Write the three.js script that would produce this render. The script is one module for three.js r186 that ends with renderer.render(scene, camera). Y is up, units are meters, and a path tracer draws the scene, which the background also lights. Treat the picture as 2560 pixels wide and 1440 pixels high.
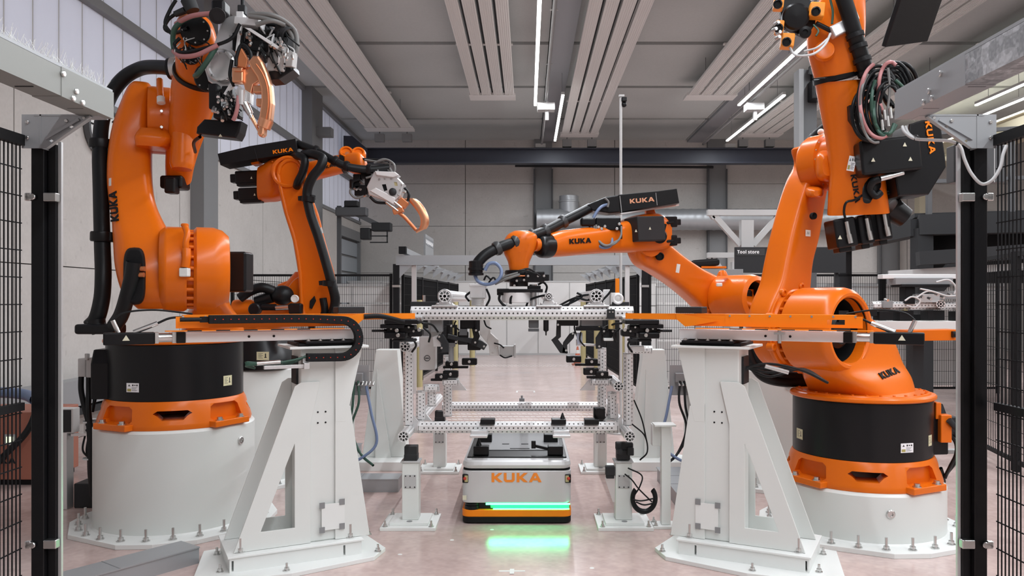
import * as THREE from 'three';
import { mergeGeometries } from 'three/addons/utils/BufferGeometryUtils.js';
import { RoundedBoxGeometry } from 'three/addons/geometries/RoundedBoxGeometry.js';
import { RectAreaLightUniformsLib } from 'three/addons/lights/RectAreaLightUniformsLib.js';
import { Brush, Evaluator, SUBTRACTION } from 'three-bvh-csg';

// ---------------------------------------------------------------- camera, sky, exposure
const FOCAL = 1990, VPX = 1318, VPY = 750, EYE = 1.7;          // focal length and vanishing point in a 2560 x 1440 frame
const scene = new THREE.Scene();
const camera = new THREE.PerspectiveCamera(2 * Math.atan(720 / FOCAL) * 180 / Math.PI, 2560 / 1440, 0.05, 100);
camera.position.set(0, EYE, 0);
camera.lookAt(0, EYE, -10);
camera.setViewOffset(2560, 1440, 1280 - VPX, 720 - VPY, 2560, 1440);
camera.updateProjectionMatrix();
scene.background = new THREE.Color(0.85, 0.88, 0.97);            // overcast sky outside the glazing
scene.backgroundIntensity = 0.66;
const renderer = new THREE.WebGLRenderer();
renderer.toneMapping = THREE.LinearToneMapping;
renderer.toneMappingExposure = 1.82;
renderer.shadowMap.enabled = true;
RectAreaLightUniformsLib.init();
const STRIP_LIGHT = 95, STRIP_GLOW = 6;                        // area light radiance and visible glow of the ceiling strips

// ---------------------------------------------------------------- helpers
const V = (x, y, z) => new THREE.Vector3(x, y, z);
const P = (px, py, d) => V((px - VPX) * d / FOCAL, EYE - (py - VPY) * d / FOCAL, -d);   // point seen at a pixel, d metres away
let seed = 7;
const rnd = () => ((seed = (seed * 16807) % 2147483647) - 1) / 2147483646;
const UP = V(0, 1, 0);
function basis(o, x, y) {                                       // matrix with given x and (roughly) y directions
  const X = x.clone().normalize(), Z = X.clone().cross(y).normalize(), Y = Z.clone().cross(X);
  return new THREE.Matrix4().makeBasis(X, Y, Z).setPosition(o);
}
const put = (g, m) => g.applyMatrix4(m);
const box = (w, h, d, x = 0, y = 0, z = 0, ry = 0, rx = 0, rz = 0) => {
  const g = new THREE.BoxGeometry(w, h, d);
  if (rx) g.rotateX(rx); if (rz) g.rotateZ(rz); if (ry) g.rotateY(ry);
  return g.translate(x, y, z);
};
const rbox = (w, h, d, x = 0, y = 0, z = 0, r = 0.01, ry = 0, rz = 0, rx = 0) => {
  const g = new RoundedBoxGeometry(w, h, d, 2, Math.min(r, w / 2.01, h / 2.01, d / 2.01));
  if (rx) g.rotateX(rx); if (rz) g.rotateZ(rz); if (ry) g.rotateY(ry);
  return g.translate(x, y, z);
};
const boxAt = (c, w, h, d, x, y = UP, r = 0) => put(r ? rbox(w, h, d, 0, 0, 0, r) : box(w, h, d), basis(c, x, y));
function bar(a, b, w, h, up = UP, r = 0) {                       // box from a to b
  const d = b.clone().sub(a), L = d.length();
  let u = up; if (Math.abs(d.clone().normalize().dot(up)) > 0.99) u = V(0, 0, 1);
  return put(r ? rbox(L, h, w, 0, 0, 0, r) : box(L, h, w), basis(a.clone().add(b).multiplyScalar(0.5), d, u));
}
function cyl(a, b, r1, r2 = r1, seg = 20, open = false) {
  const d = b.clone().sub(a), g = new THREE.CylinderGeometry(r2, r1, d.length(), seg, 1, open);
  g.applyQuaternion(new THREE.Quaternion().setFromUnitVectors(UP, d.normalize()));
  const c = a.clone().add(b).multiplyScalar(0.5);
  return g.translate(c.x, c.y, c.z);
}
function lathe(a, dir, prof, seg = 48) {                         // prof: [radius, distance along dir]
  const g = new THREE.LatheGeometry(prof.map(([r, t]) => new THREE.Vector2(Math.max(r, 1e-4), t)), seg);
  g.applyQuaternion(new THREE.Quaternion().setFromUnitVectors(UP, dir.clone().normalize()));
  return crease(g.translate(a.x, a.y, a.z), 0.6);
}
function crease(g, ang) {
  // sharp edges where faces meet at more than ang
  const n = g.index ? g.toNonIndexed() : g, p = n.attributes.position, N = p.count, key = new Map(), fn = [];
  const A = V(), B = V(), C = V();
  for (let i = 0; i < N; i += 3) {
    A.fromBufferAttribute(p, i); B.fromBufferAttribute(p, i + 1); C.fromBufferAttribute(p, i + 2);
    const f = B.clone().sub(A).cross(C.clone().sub(A)); const w = f.length(); f.normalize(); fn.push([f, w]);
    for (let k = 0; k < 3; k++) {
      const s = Math.round(p.getX(i + k) * 2e4) + '_' + Math.round(p.getY(i + k) * 2e4) + '_' + Math.round(p.getZ(i + k) * 2e4);
      let l = key.get(s); if (!l) key.set(s, l = []); l.push(i + k);
    }
  }
  const out = new Float32Array(N * 3), c = Math.cos(ang);
  for (const l of key.values()) for (const i of l) {
    const f = fn[(i / 3) | 0][0]; let x = 0, y = 0, z = 0;
    for (const j of l) { const [q, w] = fn[(j / 3) | 0]; if (q.dot(f) > c) { x += q.x * w; y += q.y * w; z += q.z * w; } }
    const L = Math.hypot(x, y, z) || 1; out[i * 3] = x / L; out[i * 3 + 1] = y / L; out[i * 3 + 2] = z / L;
  }
  n.setAttribute('normal', new THREE.BufferAttribute(out, 3));
  return n;
}
function tube(pts, r, rad = 8, n = 0) {
  const c = new THREE.CatmullRomCurve3(pts, false, 'centripetal');
  return new THREE.TubeGeometry(c, n || Math.max(8, pts.length * 8), r, rad, false);
}
function shape(pts, holes = []) {
  const s = new THREE.Shape(pts.map(([x, y]) => new THREE.Vector2(x, y)));
  for (const h of holes) s.holes.push(h instanceof THREE.Path ? h : new THREE.Path(h.map(([x, y]) => new THREE.Vector2(x, y))));
  return s;
}
const hole = (x, y, r) => { const p = new THREE.Path(); p.absarc(x, y, r, 0, Math.PI * 2, true); p.isPath = true; return p; };
function prism(pts, depth, holes = [], bevel = 0, seg = 6) {     // extruded along +z, centred on z = 0
  const s = pts instanceof THREE.Shape ? pts : shape(pts, holes);
  const g = new THREE.ExtrudeGeometry(s, { depth: depth - 2 * bevel, bevelEnabled: bevel > 0, bevelSize: bevel, bevelThickness: bevel, bevelOffset: -bevel, bevelSegments: 2, curveSegments: seg });
  return g.translate(0, 0, -depth / 2 + bevel);
}
function ring(n, f) { return Array.from({ length: n }, (_, i) => f(i / n * Math.PI * 2, i)); }
function loftPts(secs, cap = true, ang = 0.7) {                   // secs: arrays of points, all of one length
  const n = secs[0].length, pos = [], tri = (a, b, c) => pos.push(a.x, a.y, a.z, b.x, b.y, b.z, c.x, c.y, c.z);
  for (let i = 0; i + 1 < secs.length; i++) for (let j = 0; j < n; j++) {
    const a = secs[i][j], b = secs[i][(j + 1) % n], c = secs[i + 1][(j + 1) % n], d = secs[i + 1][j];
    tri(a, b, c); tri(a, c, d);
  }
  if (cap) for (const [s, flip] of [[secs[0], true], [secs[secs.length - 1], false]]) {
    const m = s.reduce((q, v) => q.add(v), V(0, 0, 0)).multiplyScalar(1 / n);
    for (let j = 0; j < n; j++) flip ? tri(m, s[(j + 1) % n], s[j]) : tri(m, s[j], s[(j + 1) % n]);
  }
  const g = new THREE.BufferGeometry();
  g.setAttribute('position', new THREE.Float32BufferAttribute(pos, 3));
  g.setAttribute('uv', new THREE.Float32BufferAttribute(new Float32Array(pos.length / 3 * 2), 2));
  return crease(g, ang);
}
// superellipse sections: [centre, half width along u, half height along v, exponent]
function loft(u, v, list, n = 28, fine = 4, ang = 0.8) {
  const pts = [];
  const L = list.map(([c, a, b, e = 3]) => ({ c, a, b, e }));
  const at = (t) => {                                             // smooth interpolation between the given sections
    const i = Math.min(L.length - 2, Math.floor(t)), f = t - i, q = (k) => {
      const g = (j) => k(L[Math.max(0, Math.min(L.length - 1, j))]), p0 = g(i - 1), p1 = g(i), p2 = g(i + 1), p3 = g(i + 2);
      return 0.5 * (2 * p1 + (p2 - p0) * f + (2 * p0 - 5 * p1 + 4 * p2 - p3) * f * f + (3 * p1 - p0 - 3 * p2 + p3) * f * f * f);
    };
    return { c: V(q((s) => s.c.x), q((s) => s.c.y), q((s) => s.c.z)), a: Math.max(1e-3, q((s) => s.a)), b: Math.max(1e-3, q((s) => s.b)), e: q((s) => s.e) };
  };
  const N = (L.length - 1) * fine;
  for (let i = 0; i <= N; i++) {
    const s = at(i / fine);
    pts.push(ring(n, (t) => {
      const x = Math.cos(t), y = Math.sin(t), e = 2 / s.e;
      return s.c.clone().addScaledVector(u, s.a * Math.sign(x) * Math.abs(x) ** e).addScaledVector(v, s.b * Math.sign(y) * Math.abs(y) ** e);
    }));
  }
  const g = loftPts(pts, true, ang);
  // keep faces pointing outwards
  return fixOut(g);
}
function fixOut(g) {
  const p = g.attributes.position; let vol = 0; const a = V(), b = V(), c = V();
  for (let i = 0; i < p.count; i += 3) { a.fromBufferAttribute(p, i); b.fromBufferAttribute(p, i + 1); c.fromBufferAttribute(p, i + 2); vol += a.dot(b.clone().cross(c)); }
  if (vol < 0) {
    const nn = g.attributes.normal;
    for (let i = 0; i < p.count; i += 3) for (const at of [p, nn]) {
      const x = at.getX(i + 1), y = at.getY(i + 1), z = at.getZ(i + 1);
      at.setXYZ(i + 1, at.getX(i + 2), at.getY(i + 2), at.getZ(i + 2)); at.setXYZ(i + 2, x, y, z);
    }
    for (let i = 0; i < nn.count; i++) nn.setXYZ(i, -nn.getX(i), -nn.getY(i), -nn.getZ(i));
  }
  return g;
}
function join(gs) {
  gs = (Array.isArray(gs) ? gs : [gs]).flat(9).map((g) => {
    const n = g.index ? g.toNonIndexed() : g;
    for (const k of Object.keys(n.attributes)) if (!['position', 'normal', 'uv'].includes(k)) n.deleteAttribute(k);
    if (!n.attributes.normal) n.computeVertexNormals();
    if (!n.attributes.uv) n.setAttribute('uv', new THREE.Float32BufferAttribute(new Float32Array(n.attributes.position.count * 2), 2));
    n.groups = [];
    return n;
  });
  return gs.length === 1 ? gs[0] : mergeGeometries(gs);
}
function boxUV(g) {                                              // texture coordinates in metres from the dominant direction of each face
  const p = g.attributes.position, n = g.attributes.normal, uv = g.attributes.uv;
  for (let i = 0; i < p.count; i += 3) {
    const ax = Math.abs(n.getX(i)), ay = Math.abs(n.getY(i)), az = Math.abs(n.getZ(i));
    for (let k = i; k < i + 3; k++) {
      const x = p.getX(k), y = p.getY(k), z = p.getZ(k);
      if (ay >= ax && ay >= az) uv.setXY(k, x, z); else if (ax >= az) uv.setXY(k, z, y); else uv.setXY(k, x, y);
    }
  }
  return g;
}
const taken = new Map();
function numbered(n) { const k = taken.get(n) || 0; taken.set(n, k + 1); return k ? n + '_' + String(k).padStart(3, '0') : n; }
function shade(o) { o.castShadow = true; o.receiveShadow = true; return o; }
function thing(name, label, category, base = V(0, 0, 0), group) {
  const o = new THREE.Group(); o.name = numbered(name); o.position.copy(base); scene.add(o);
  o.userData = { label, category }; if (group) o.userData.group = group;
  return o;
}
// parts are given in world coordinates; they are moved into the thing's frame
function rootOf(o) { let r = o; while (r.parent && r.parent !== scene) r = r.parent; return r; }
function part(parent, name, gs, mat, label, keepUV) {
  const g = join(gs); if (mat.userData.metric && !keepUV) boxUV(g);
  const b = rootOf(parent).position; g.translate(-b.x, -b.y, -b.z);
  const m = shade(new THREE.Mesh(g, mat)); m.name = name; if (label) m.userData.label = label;
  parent.add(m); return m;
}
function parts(parent, name, list, mat, label) { return list.map((g) => part(parent, name, g, mat, label)); }
function stuff(parent, name, gs, mat) { const m = part(parent, name, gs, mat); m.userData.kind = 'stuff'; return m; }
function solo(name, gs, mat, label, category, group, base) {      // a thing that is one mesh
  const g = join(gs); if (mat.userData.metric) boxUV(g);
  if (!base) { g.computeBoundingBox(); const b = g.boundingBox; base = V((b.min.x + b.max.x) / 2, b.min.y, (b.min.z + b.max.z) / 2); }
  g.translate(-base.x, -base.y, -base.z);
  const m = shade(new THREE.Mesh(g, mat)); m.name = numbered(name); m.position.copy(base); scene.add(m);
  m.userData = { label, category }; if (group) m.userData.group = group;
  return m;
}
function struct(name, gs, mat, label, parent) {
  const g = join(gs); if (mat.userData.metric) boxUV(g);
  const m = shade(new THREE.Mesh(g, mat)); m.name = name; (parent || scene).add(m);
  if (!parent) { m.userData.kind = 'structure'; if (label) m.userData.label = label; }
  return m;
}
function copyOf(src, dx, dy, dz, label) {
  const r = src.clone(); r.name = numbered(src.name.replace(/_\d{3}$/, '')); r.position.set(src.position.x + dx, src.position.y + dy, src.position.z + dz);
  r.userData = { ...src.userData }; if (label) r.userData.label = label;
  scene.add(r); return r;
}
const csg = new Evaluator(); csg.attributes = ['position', 'normal', 'uv']; csg.useGroups = false;
function cut(g, ...cs) {
  let a = new Brush(join(g)); a.updateMatrixWorld();
  const b = new Brush(join(cs)); b.updateMatrixWorld();
  return csg.evaluate(a, b, SUBTRACTION).geometry;
}
const hexBolt = (p, dir, r, h, len = 0) => {                     // washer, hexagonal nut and, if len is given, a threaded end
  const d = dir.clone().normalize(), at = (t) => p.clone().addScaledVector(d, t);
  const g = [cyl(p, at(h * 0.25), r * 1.7, r * 1.7, 12), cyl(at(h * 0.25), at(h), r * 1.15, r * 1.15, 6)];
  if (len) g.push(cyl(at(h), at(h + len), r * 0.62, r * 0.62, 8));
  return g;
};

// ---------------------------------------------------------------- textures and materials
function noiseMap(size, metres, fn) {                             // fn(noise at octave list) -> [r,g,b] 0..255 sRGB
  const data = new Uint8Array(size * size * 4);
  const lat = (n) => { const a = Float32Array.from({ length: n * n }, rnd); return (x, y) => {
    const u = x * n, v = y * n, i = Math.floor(u), j = Math.floor(v), f = u - i, g = v - j, s = f * f * (3 - 2 * f), t = g * g * (3 - 2 * g);
    const q = (a2, b2) => a[((b2 % n + n) % n) * n + (a2 % n + n) % n];
    return (q(i, j) * (1 - s) + q(i + 1, j) * s) * (1 - t) + (q(i, j + 1) * (1 - s) + q(i + 1, j + 1) * s) * t;
  }; };
  const o = [4, 9, 21, 47, 110, 256].map(lat);
  for (let y = 0; y < size; y++) for (let x = 0; x < size; x++) {
    const c = fn(o.map((f) => f(x / size, y / size)), x / size, y / size), k = (y * size + x) * 4;
    data[k] = c[0]; data[k + 1] = c[1]; data[k + 2] = c[2]; data[k + 3] = 255;
  }
  const t = new THREE.DataTexture(data, size, size, THREE.RGBAFormat);
  t.wrapS = t.wrapT = THREE.RepeatWrapping; t.magFilter = THREE.LinearFilter; t.minFilter = THREE.LinearMipmapLinearFilter; t.colorSpace = THREE.SRGBColorSpace;
  t.repeat.set(1 / metres, 1 / metres); t.needsUpdate = true;
  return t;
}
function canvasMap(w, h, draw) {
  const c = document.createElement('canvas'); c.width = w; c.height = h;
  draw(c.getContext('2d'), w, h);
  const t = new THREE.CanvasTexture(c); t.colorSpace = THREE.SRGBColorSpace; t.anisotropy = 4;
  return t;
}
const lin = (r, g, b) => new THREE.Color().setRGB(r, g, b);
function mat(o) { const { metric, ...q } = o; const m = (q.clearcoat || q.transmission || q.sheen || q.specularIntensity !== undefined) ? new THREE.MeshPhysicalMaterial(q) : new THREE.MeshStandardMaterial(q); if (metric || q.map) m.userData.metric = true; return m; }
const grey = (v, rough, extra = {}) => mat({ color: lin(v, v, v * 0.99), roughness: rough, ...extra });
const T_floor = noiseMap(1024, 6, (o) => {
  const a = (o[0] - .5) * 16 + (o[1] - .5) * 15 + (o[2] - .5) * 12 + (o[3] - .5) * 10 + (o[4] - .5) * 9 + (o[5] - .5) * 10, s = o[1] > .78 ? (o[1] - .78) * 60 : 0;
  return [197 + a - s * .6, 174 + a - s * .2, 168 + a * .95];
});
const T_wall = noiseMap(512, 5, (o) => { const a = (o[0] - .5) * 10 + (o[2] - .5) * 5 + (o[4] - .5) * 4 + (o[5] - .5) * 5 - (o[3] > .93 ? 10 : 0); return [193 + a, 189 + a, 185 + a]; });
const T_ceil = noiseMap(512, 7, (o) => { const a = (o[0] - .5) * 9 + (o[1] - .5) * 6 + (o[5] - .5) * 4; return [186 + a, 190 + a, 189 + a]; });
const T_galv = noiseMap(512, 0.8, (o) => { const a = (o[1] - .5) * 26 + (o[2] > .55 ? 16 : -8) + (o[3] > .6 ? 14 : -6) + (o[4] - .5) * 26; return [172 + a, 175 + a, 178 + a]; });
const M = {
  floor: mat({ map: T_floor, roughness: 0.18, metalness: 0 }),
  wall: mat({ map: T_wall, roughness: 0.85 }),
  ceil: mat({ map: T_ceil, roughness: 0.9 }),
  joint: grey(0.20, 0.9),
  orange: mat({ color: lin(0.74, 0.150, 0.005), roughness: 0.3, clearcoat: 0.12, clearcoatRoughness: 0.2, specularIntensity: 0.55 }),
  coverOrange: mat({ color: lin(0.90, 0.235, 0.008), roughness: 0.45, clearcoat: 0.02, specularIntensity: 0.5 }),
  white: mat({ color: lin(0.72, 0.745, 0.72), roughness: 0.38 }),
  whiteBright: mat({ color: lin(0.78, 0.80, 0.78), roughness: 0.4 }),
  black: mat({ color: lin(0.008, 0.008, 0.009), roughness: 0.32, specularIntensity: 0.5 }),
  blackMatt: mat({ color: lin(0.009, 0.009, 0.010), roughness: 0.6, specularIntensity: 0.4 }),
  rubber: mat({ color: lin(0.008, 0.009, 0.010), roughness: 0.4, specularIntensity: 0.5 }),
  charcoal: mat({ color: lin(0.026, 0.027, 0.029), roughness: 0.55, specularIntensity: 0.5 }),
  darkGrey: mat({ color: lin(0.09, 0.093, 0.098), roughness: 0.55 }),
  midGrey: mat({ color: lin(0.24, 0.245, 0.25), roughness: 0.55 }),
  lightGrey: mat({ color: lin(0.48, 0.48, 0.475), roughness: 0.5 }),
  alu: mat({ color: lin(0.72, 0.725, 0.73), roughness: 0.36, metalness: 0.75 }),
  aluPale: mat({ color: lin(0.80, 0.80, 0.80), roughness: 0.45, metalness: 0.35 }),
  steel: mat({ color: lin(0.62, 0.62, 0.61), roughness: 0.28, metalness: 1 }),
  galv: mat({ map: T_galv, roughness: 0.42, metalness: 0.55 }),
  beamGrey: mat({ color: lin(0.27, 0.28, 0.265), roughness: 0.5, metalness: 0.3 }),
  zinc: mat({ color: lin(0.38, 0.395, 0.41), roughness: 0.42, metalness: 0.45 }),
  galvDull: mat({ map: T_galv, color: lin(0.75, 0.76, 0.76), roughness: 0.55, metalness: 0.3 }),
  copper: mat({ color: lin(0.86, 0.42, 0.24), roughness: 0.3, metalness: 0.95 }),
  copperDull: mat({ color: lin(0.62, 0.22, 0.09), roughness: 0.45, metalness: 0.6 }),
  crane: mat({ color: lin(0.028, 0.032, 0.05), roughness: 0.5 }),
  column: mat({ color: lin(0.20, 0.205, 0.21), roughness: 0.6 }),
  girder: mat({ color: lin(0.30, 0.31, 0.33), roughness: 0.7 }),
  olive: mat({ color: lin(0.46, 0.40, 0.20), roughness: 0.6 }),
  hoseBlue: mat({ color: lin(0.16, 0.22, 0.36), roughness: 0.4 }),
  hosePink: mat({ color: lin(0.44, 0.19, 0.19), roughness: 0.45 }),
  hoseGreen: mat({ color: lin(0.03, 0.085, 0.06), roughness: 0.45 }),
  hoseGrey: mat({ color: lin(0.17, 0.17, 0.165), roughness: 0.5 }),
  cableGrey: mat({ color: lin(0.55, 0.55, 0.55), roughness: 0.5 }),
  panelWhite: mat({ color: lin(0.70, 0.69, 0.675), roughness: 0.6 }),
  yellow: mat({ color: lin(0.82, 0.52, 0.05), roughness: 0.5 }),
  sensorOrange: mat({ color: lin(0.86, 0.30, 0.02), roughness: 0.45 }),
  red: mat({ color: lin(0.55, 0.04, 0.02), roughness: 0.3 }),
  cabinet: mat({ color: lin(0.40, 0.15, 0.10), roughness: 0.6 }),
  cream: mat({ color: lin(0.70, 0.68, 0.52), roughness: 0.6 }),
  brass: mat({ color: lin(0.65, 0.52, 0.22), roughness: 0.4, metalness: 0.6 }),
  glassPane: mat({ color: lin(0.84, 0.85, 0.90), roughness: 1, transmission: 0.5, thickness: 0 }),
  plex: mat({ color: lin(0.93, 0.95, 0.95), roughness: 0.05, transmission: 1, thickness: 0 }),
};
// block letters of the maker's mark, one unit high
const LETTERS = {
  K: [[[0, 0], [.30, 0], [.30, .36], [.36, .36], [.78, 0], [1.22, 0], [.62, .51], [1.18, 1], [.76, 1], [.36, .64], [.30, .64], [.30, 1], [0, 1]]],
  U: [[[.22, 0], [.96, 0], [1.18, .2], [1.18, 1], [.88, 1], [.88, .3], [.82, .25], [.36, .25], [.30, .3], [.30, 1], [0, 1], [0, .2]]],
  A: [[[0, 0], [.33, 0], [.43, .2], [.95, .2], [1.05, 0], [1.38, 0], [.86, 1], [.52, 1]], [[.54, .42], [.69, .74], [.84, .42]]],
};
// where the line of sight through a pixel meets a part: point and outward normal, used to lay lettering on the real surface
const eyeRay = new THREE.Raycaster();
function onPart(m, px, py) {
  m.updateWorldMatrix(true, false); m.material.side = THREE.DoubleSide;
  eyeRay.set(V(0, EYE, 0), P(px, py, 1).sub(V(0, EYE, 0)).normalize());
  const h = eyeRay.intersectObject(m, false)[0]; m.material.side = THREE.FrontSide;
  if (!h) return null;
  const n = h.face.normal.clone(); if (n.dot(eyeRay.ray.direction) > 0) n.negate();
  return { p: h.point, n };
}
function logoOn(m, px0, py0, px1, py1, mt, label, off = .003) {      // lettering on part m, base line from the first pixel to the second
  const A = onPart(m, px0, py0), B = onPart(m, px1, py1);
  if (!A || !B) { console.log('lettering misses its part', px0, py0); return; }
  const x = B.p.clone().sub(A.p), n = A.n.clone().add(B.n).normalize(), y = n.clone().cross(x).normalize();
  part(m, 'lettering', logo(A.p.clone().addScaledVector(n, off), x.clone().normalize(), y, x.length() / 5.42, .005), mt, label);
}
function logo(o, x, y, height, depth = 0.004) {                    // lettering with its lower left corner at o, running along x
  const gs = []; let c = 0; const z = x.clone().cross(y).normalize();
  for (const ch of ['K', 'U', 'K', 'A']) {
    const [outer, inner] = LETTERS[ch];
    const g = prism(outer.map(([a, b]) => [a * height, b * height]), depth, inner ? [inner.map(([a, b]) => [a * height, b * height])] : []);
    gs.push(put(g.translate(c * height, 0, 0), basis(o.clone().addScaledVector(z, depth * 0.4), x, y)));
    c += ch === 'U' ? 1.40 : ch === 'K' ? 1.32 : 1.4;
  }
  return gs;
}
// ---------------------------------------------------------------- the hall
const WL = -5.55, WR = 16, DB = 26.4, DF = -9, CEIL = 7.0;
struct('floor', box(WR - WL + .6, 0.2, DB - DF + .6, (WL + WR) / 2, -0.1, -(DB + DF) / 2), M.floor, 'reddish grey sealed concrete hall floor');
// ceiling slabs with recessed dark joints
{
  const c = struct('ceiling', box(WR - WL + .6, 0.2, DB - DF + .6, (WL + WR) / 2, CEIL + 0.24, -(DB + DF) / 2), M.joint, 'pale concrete slab ceiling with recessed joints');
  const js = [-9, -3.9, -.4, 2.97, 6.34, 9.71, 13.08, 16.43, 19.8, 23.3, 26.5];
  const xs = [WL - .2, .45, 5.25, 10.3, WR + .2];
  for (let i = 0; i + 1 < js.length; i++) for (let k = 0; k < 4; k++)
    struct('slab', box(xs[k + 1] - xs[k] - .02, 0.14, js[i + 1] - js[i] - .2, (xs[k] + xs[k + 1]) / 2, CEIL + .07, -(js[i] + js[i + 1]) / 2), M.ceil, null, c);
}
[[.47, .95], [5.3, 5.8], [10.35, 10.85]].forEach(([a, b], i) => struct('trim_' + (i + 1), box(b - a, 0.08, DB - DF, (a + b) / 2, CEIL - .04, -(DB + DF) / 2), M.girder, 'blue grey roof girder running along the hall'));
// far wall of concrete panels
{
  const w = struct('wall_back', box(WR - WL + .6, CEIL + .3, 0.2, (WL + WR) / 2, CEIL / 2, -DB - .16), M.joint, 'pale concrete panel end wall of the hall');
  const xs = [WL, -2.05, .3, 2.9, 6.1, 9.3, 12.6, WR], ys = [0, 2.6, 4.15, 5.55, 7.05];
  for (let i = 0; i + 1 < xs.length; i++) for (let j = 0; j < 4; j++)
    struct('wall_panel', box(xs[i + 1] - xs[i] - .02, ys[j + 1] - ys[j] - .012, 0.07, (xs[i] + xs[i + 1]) / 2, (ys[j] + ys[j + 1]) / 2, -DB - .03), M.wall, null, w);
}
struct('wall_right', box(0.2, CEIL + .3, DB - DF, WR + .1, CEIL / 2, -(DB + DF) / 2), M.wall, 'plain right wall of the hall');
struct('wall_front', box(WR - WL + .6, CEIL + .3, 0.2, (WL + WR) / 2, CEIL / 2, -DF + .1), M.wall, 'plain wall behind the viewer');
// left wall: concrete below, translucent glazing above
const SILL = 4.22, RAIL = 5.5;
{
  const w = struct('wall_left', [box(0.2, SILL, DB - DF, WL - .16, SILL / 2, -(DB + DF) / 2)], M.joint, 'left hall wall of pale concrete panels below the glazing');
  const ds = [-9, -4, 0, 4.3, 8.6, 12.7, 16.7, 20.3, 23.3];
  for (let i = 0; i + 1 < ds.length; i++) for (const [y0, y1] of [[0, 2.1], [2.1, SILL]])
    struct('wall_panel', box(0.07, y1 - y0 - .012, ds[i + 1] - ds[i] - .02, WL - .03, (y0 + y1) / 2, -(ds[i] + ds[i + 1]) / 2), M.wall, null, w);
  struct('wall_panel', box(0.07, .6, 3.1, WL - .03, SILL - .3, -24.85), M.wall, null, w);
}
{
  const w = struct('window_1', [box(.14, .09, DB - DF, WL - .02, SILL + .02, -(DB + DF) / 2), box(.16, .13, DB - DF, WL - .02, RAIL, -(DB + DF) / 2), box(.16, .1, DB - DF, WL - .02, CEIL - .05, -(DB + DF) / 2)], M.column, 'long translucent glazing band along the left wall');
  for (let d = -3, i = 0; d < DB - .3; d += .5, i++) for (const [y0, y1] of [[SILL + .06, RAIL - .06], [RAIL + .06, CEIL - .1]])
    struct('pane', box(.02, y1 - y0, .475, WL - .05, (y0 + y1) / 2, -d - .25), M.glassPane, null, w);
  const ribs = [];
  for (let d = -3; d < DB - .3; d += .5) ribs.push(box(.028, CEIL - SILL - .1, .022, WL - .055, (CEIL + SILL) / 2, -d));
  struct('mullion', ribs, M.lightGrey, null, w);
  struct('frame_end', box(.1, CEIL - SILL, 6, WL - .07, (CEIL + SILL) / 2, 6), M.wall, null, w);
}
[[6.6, 7.0], [13.1, 13.7], [19.7, 20.7]].forEach(([a, b], i) => struct('trim_' + (4 + i), [box(.26, CEIL, b - a, WL + .1, CEIL / 2, -(a + b) / 2), box(.5, .22, .3, WL + .35, 5.95, -(a + b) / 2)], M.column, 'dark grey steel column on the left wall'));
// dark columns, pipes and crane beam at the end wall
[[.24, .82], [5.95, 6.55], [11.6, 12.2]].forEach(([a, b], i) => {
  struct('trim_' + (7 + i), [box(b - a, CEIL, .2, (a + b) / 2, CEIL / 2, -DB + .1)], M.column, 'grey steel column against the end wall');
  solo('wall_pipe', [cyl(V(a, 0, -DB + .28), V(a, 6, -DB + .28), .03), cyl(V(b, 0, -DB + .28), V(b, 6, -DB + .28), .025)], M.darkGrey, ['pair of dark pipes running up the end wall column beside the round air duct outlet', 'pair of dark pipes on the end wall column behind the black crate rack', 'pair of dark pipes on the end wall column behind the mezzanine'][i], 'pipe');
});
solo('wall_pipe', [cyl(V(-.4, 6.1, -DB + .3), V(6.1, 6.05, -DB + .3), .04)], M.charcoal, 'thin dark horizontal pipe on the end wall just under the crane beam', 'pipe');
{
  const t = thing('crane_beam', 'dark blue steel crane beam spanning the hall before the end wall', 'crane', V(0, 5.82, -24));
  part(t, 'web', box(16.5, .4, .05, 2.9, 6.03, -24), M.crane);
  part(t, 'flange', box(16.5, .04, .34, 2.9, 6.24, -24), M.crane);
  part(t, 'flange', box(16.5, .04, .34, 2.9, 5.82, -24), M.crane);
  part(t, 'end_carriage', prism([[-.35, -.3], [.35, -.3], [.35, .05], [-.1, .42], [-.35, .42]], .5).rotateY(.2).translate(-5.15, 6.15, -23.9), M.crane);
  for (const x of [.4, 6.1]) part(t, 'bracket', box(.3, .12, .2, x, 6.34, -24), M.lightGrey);
}
// air duct on the end wall
{
  const t = thing('air_duct', 'spiral ribbed sheet metal air duct along the end wall', 'duct', V(4, 4, -25.7));
  part(t, 'duct_pipe', lathe(V(.3, 4.3, -25.7), V(1, 0, 0), Array.from({ length: 130 }, (_, i) => [.34 + (i % 3 === 0 ? .012 : 0), i * .083]), 24), M.zinc);
  part(t, 'outlet', lathe(V(1.35, 4.3, -25.75), V(0, 1, 0), [[.31, 0], [.31, .55], [.33, .56], [.33, .6], [.31, .61], [.31, .76], [.28, .77], [0, .77]], 24), M.zinc);
}
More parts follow.
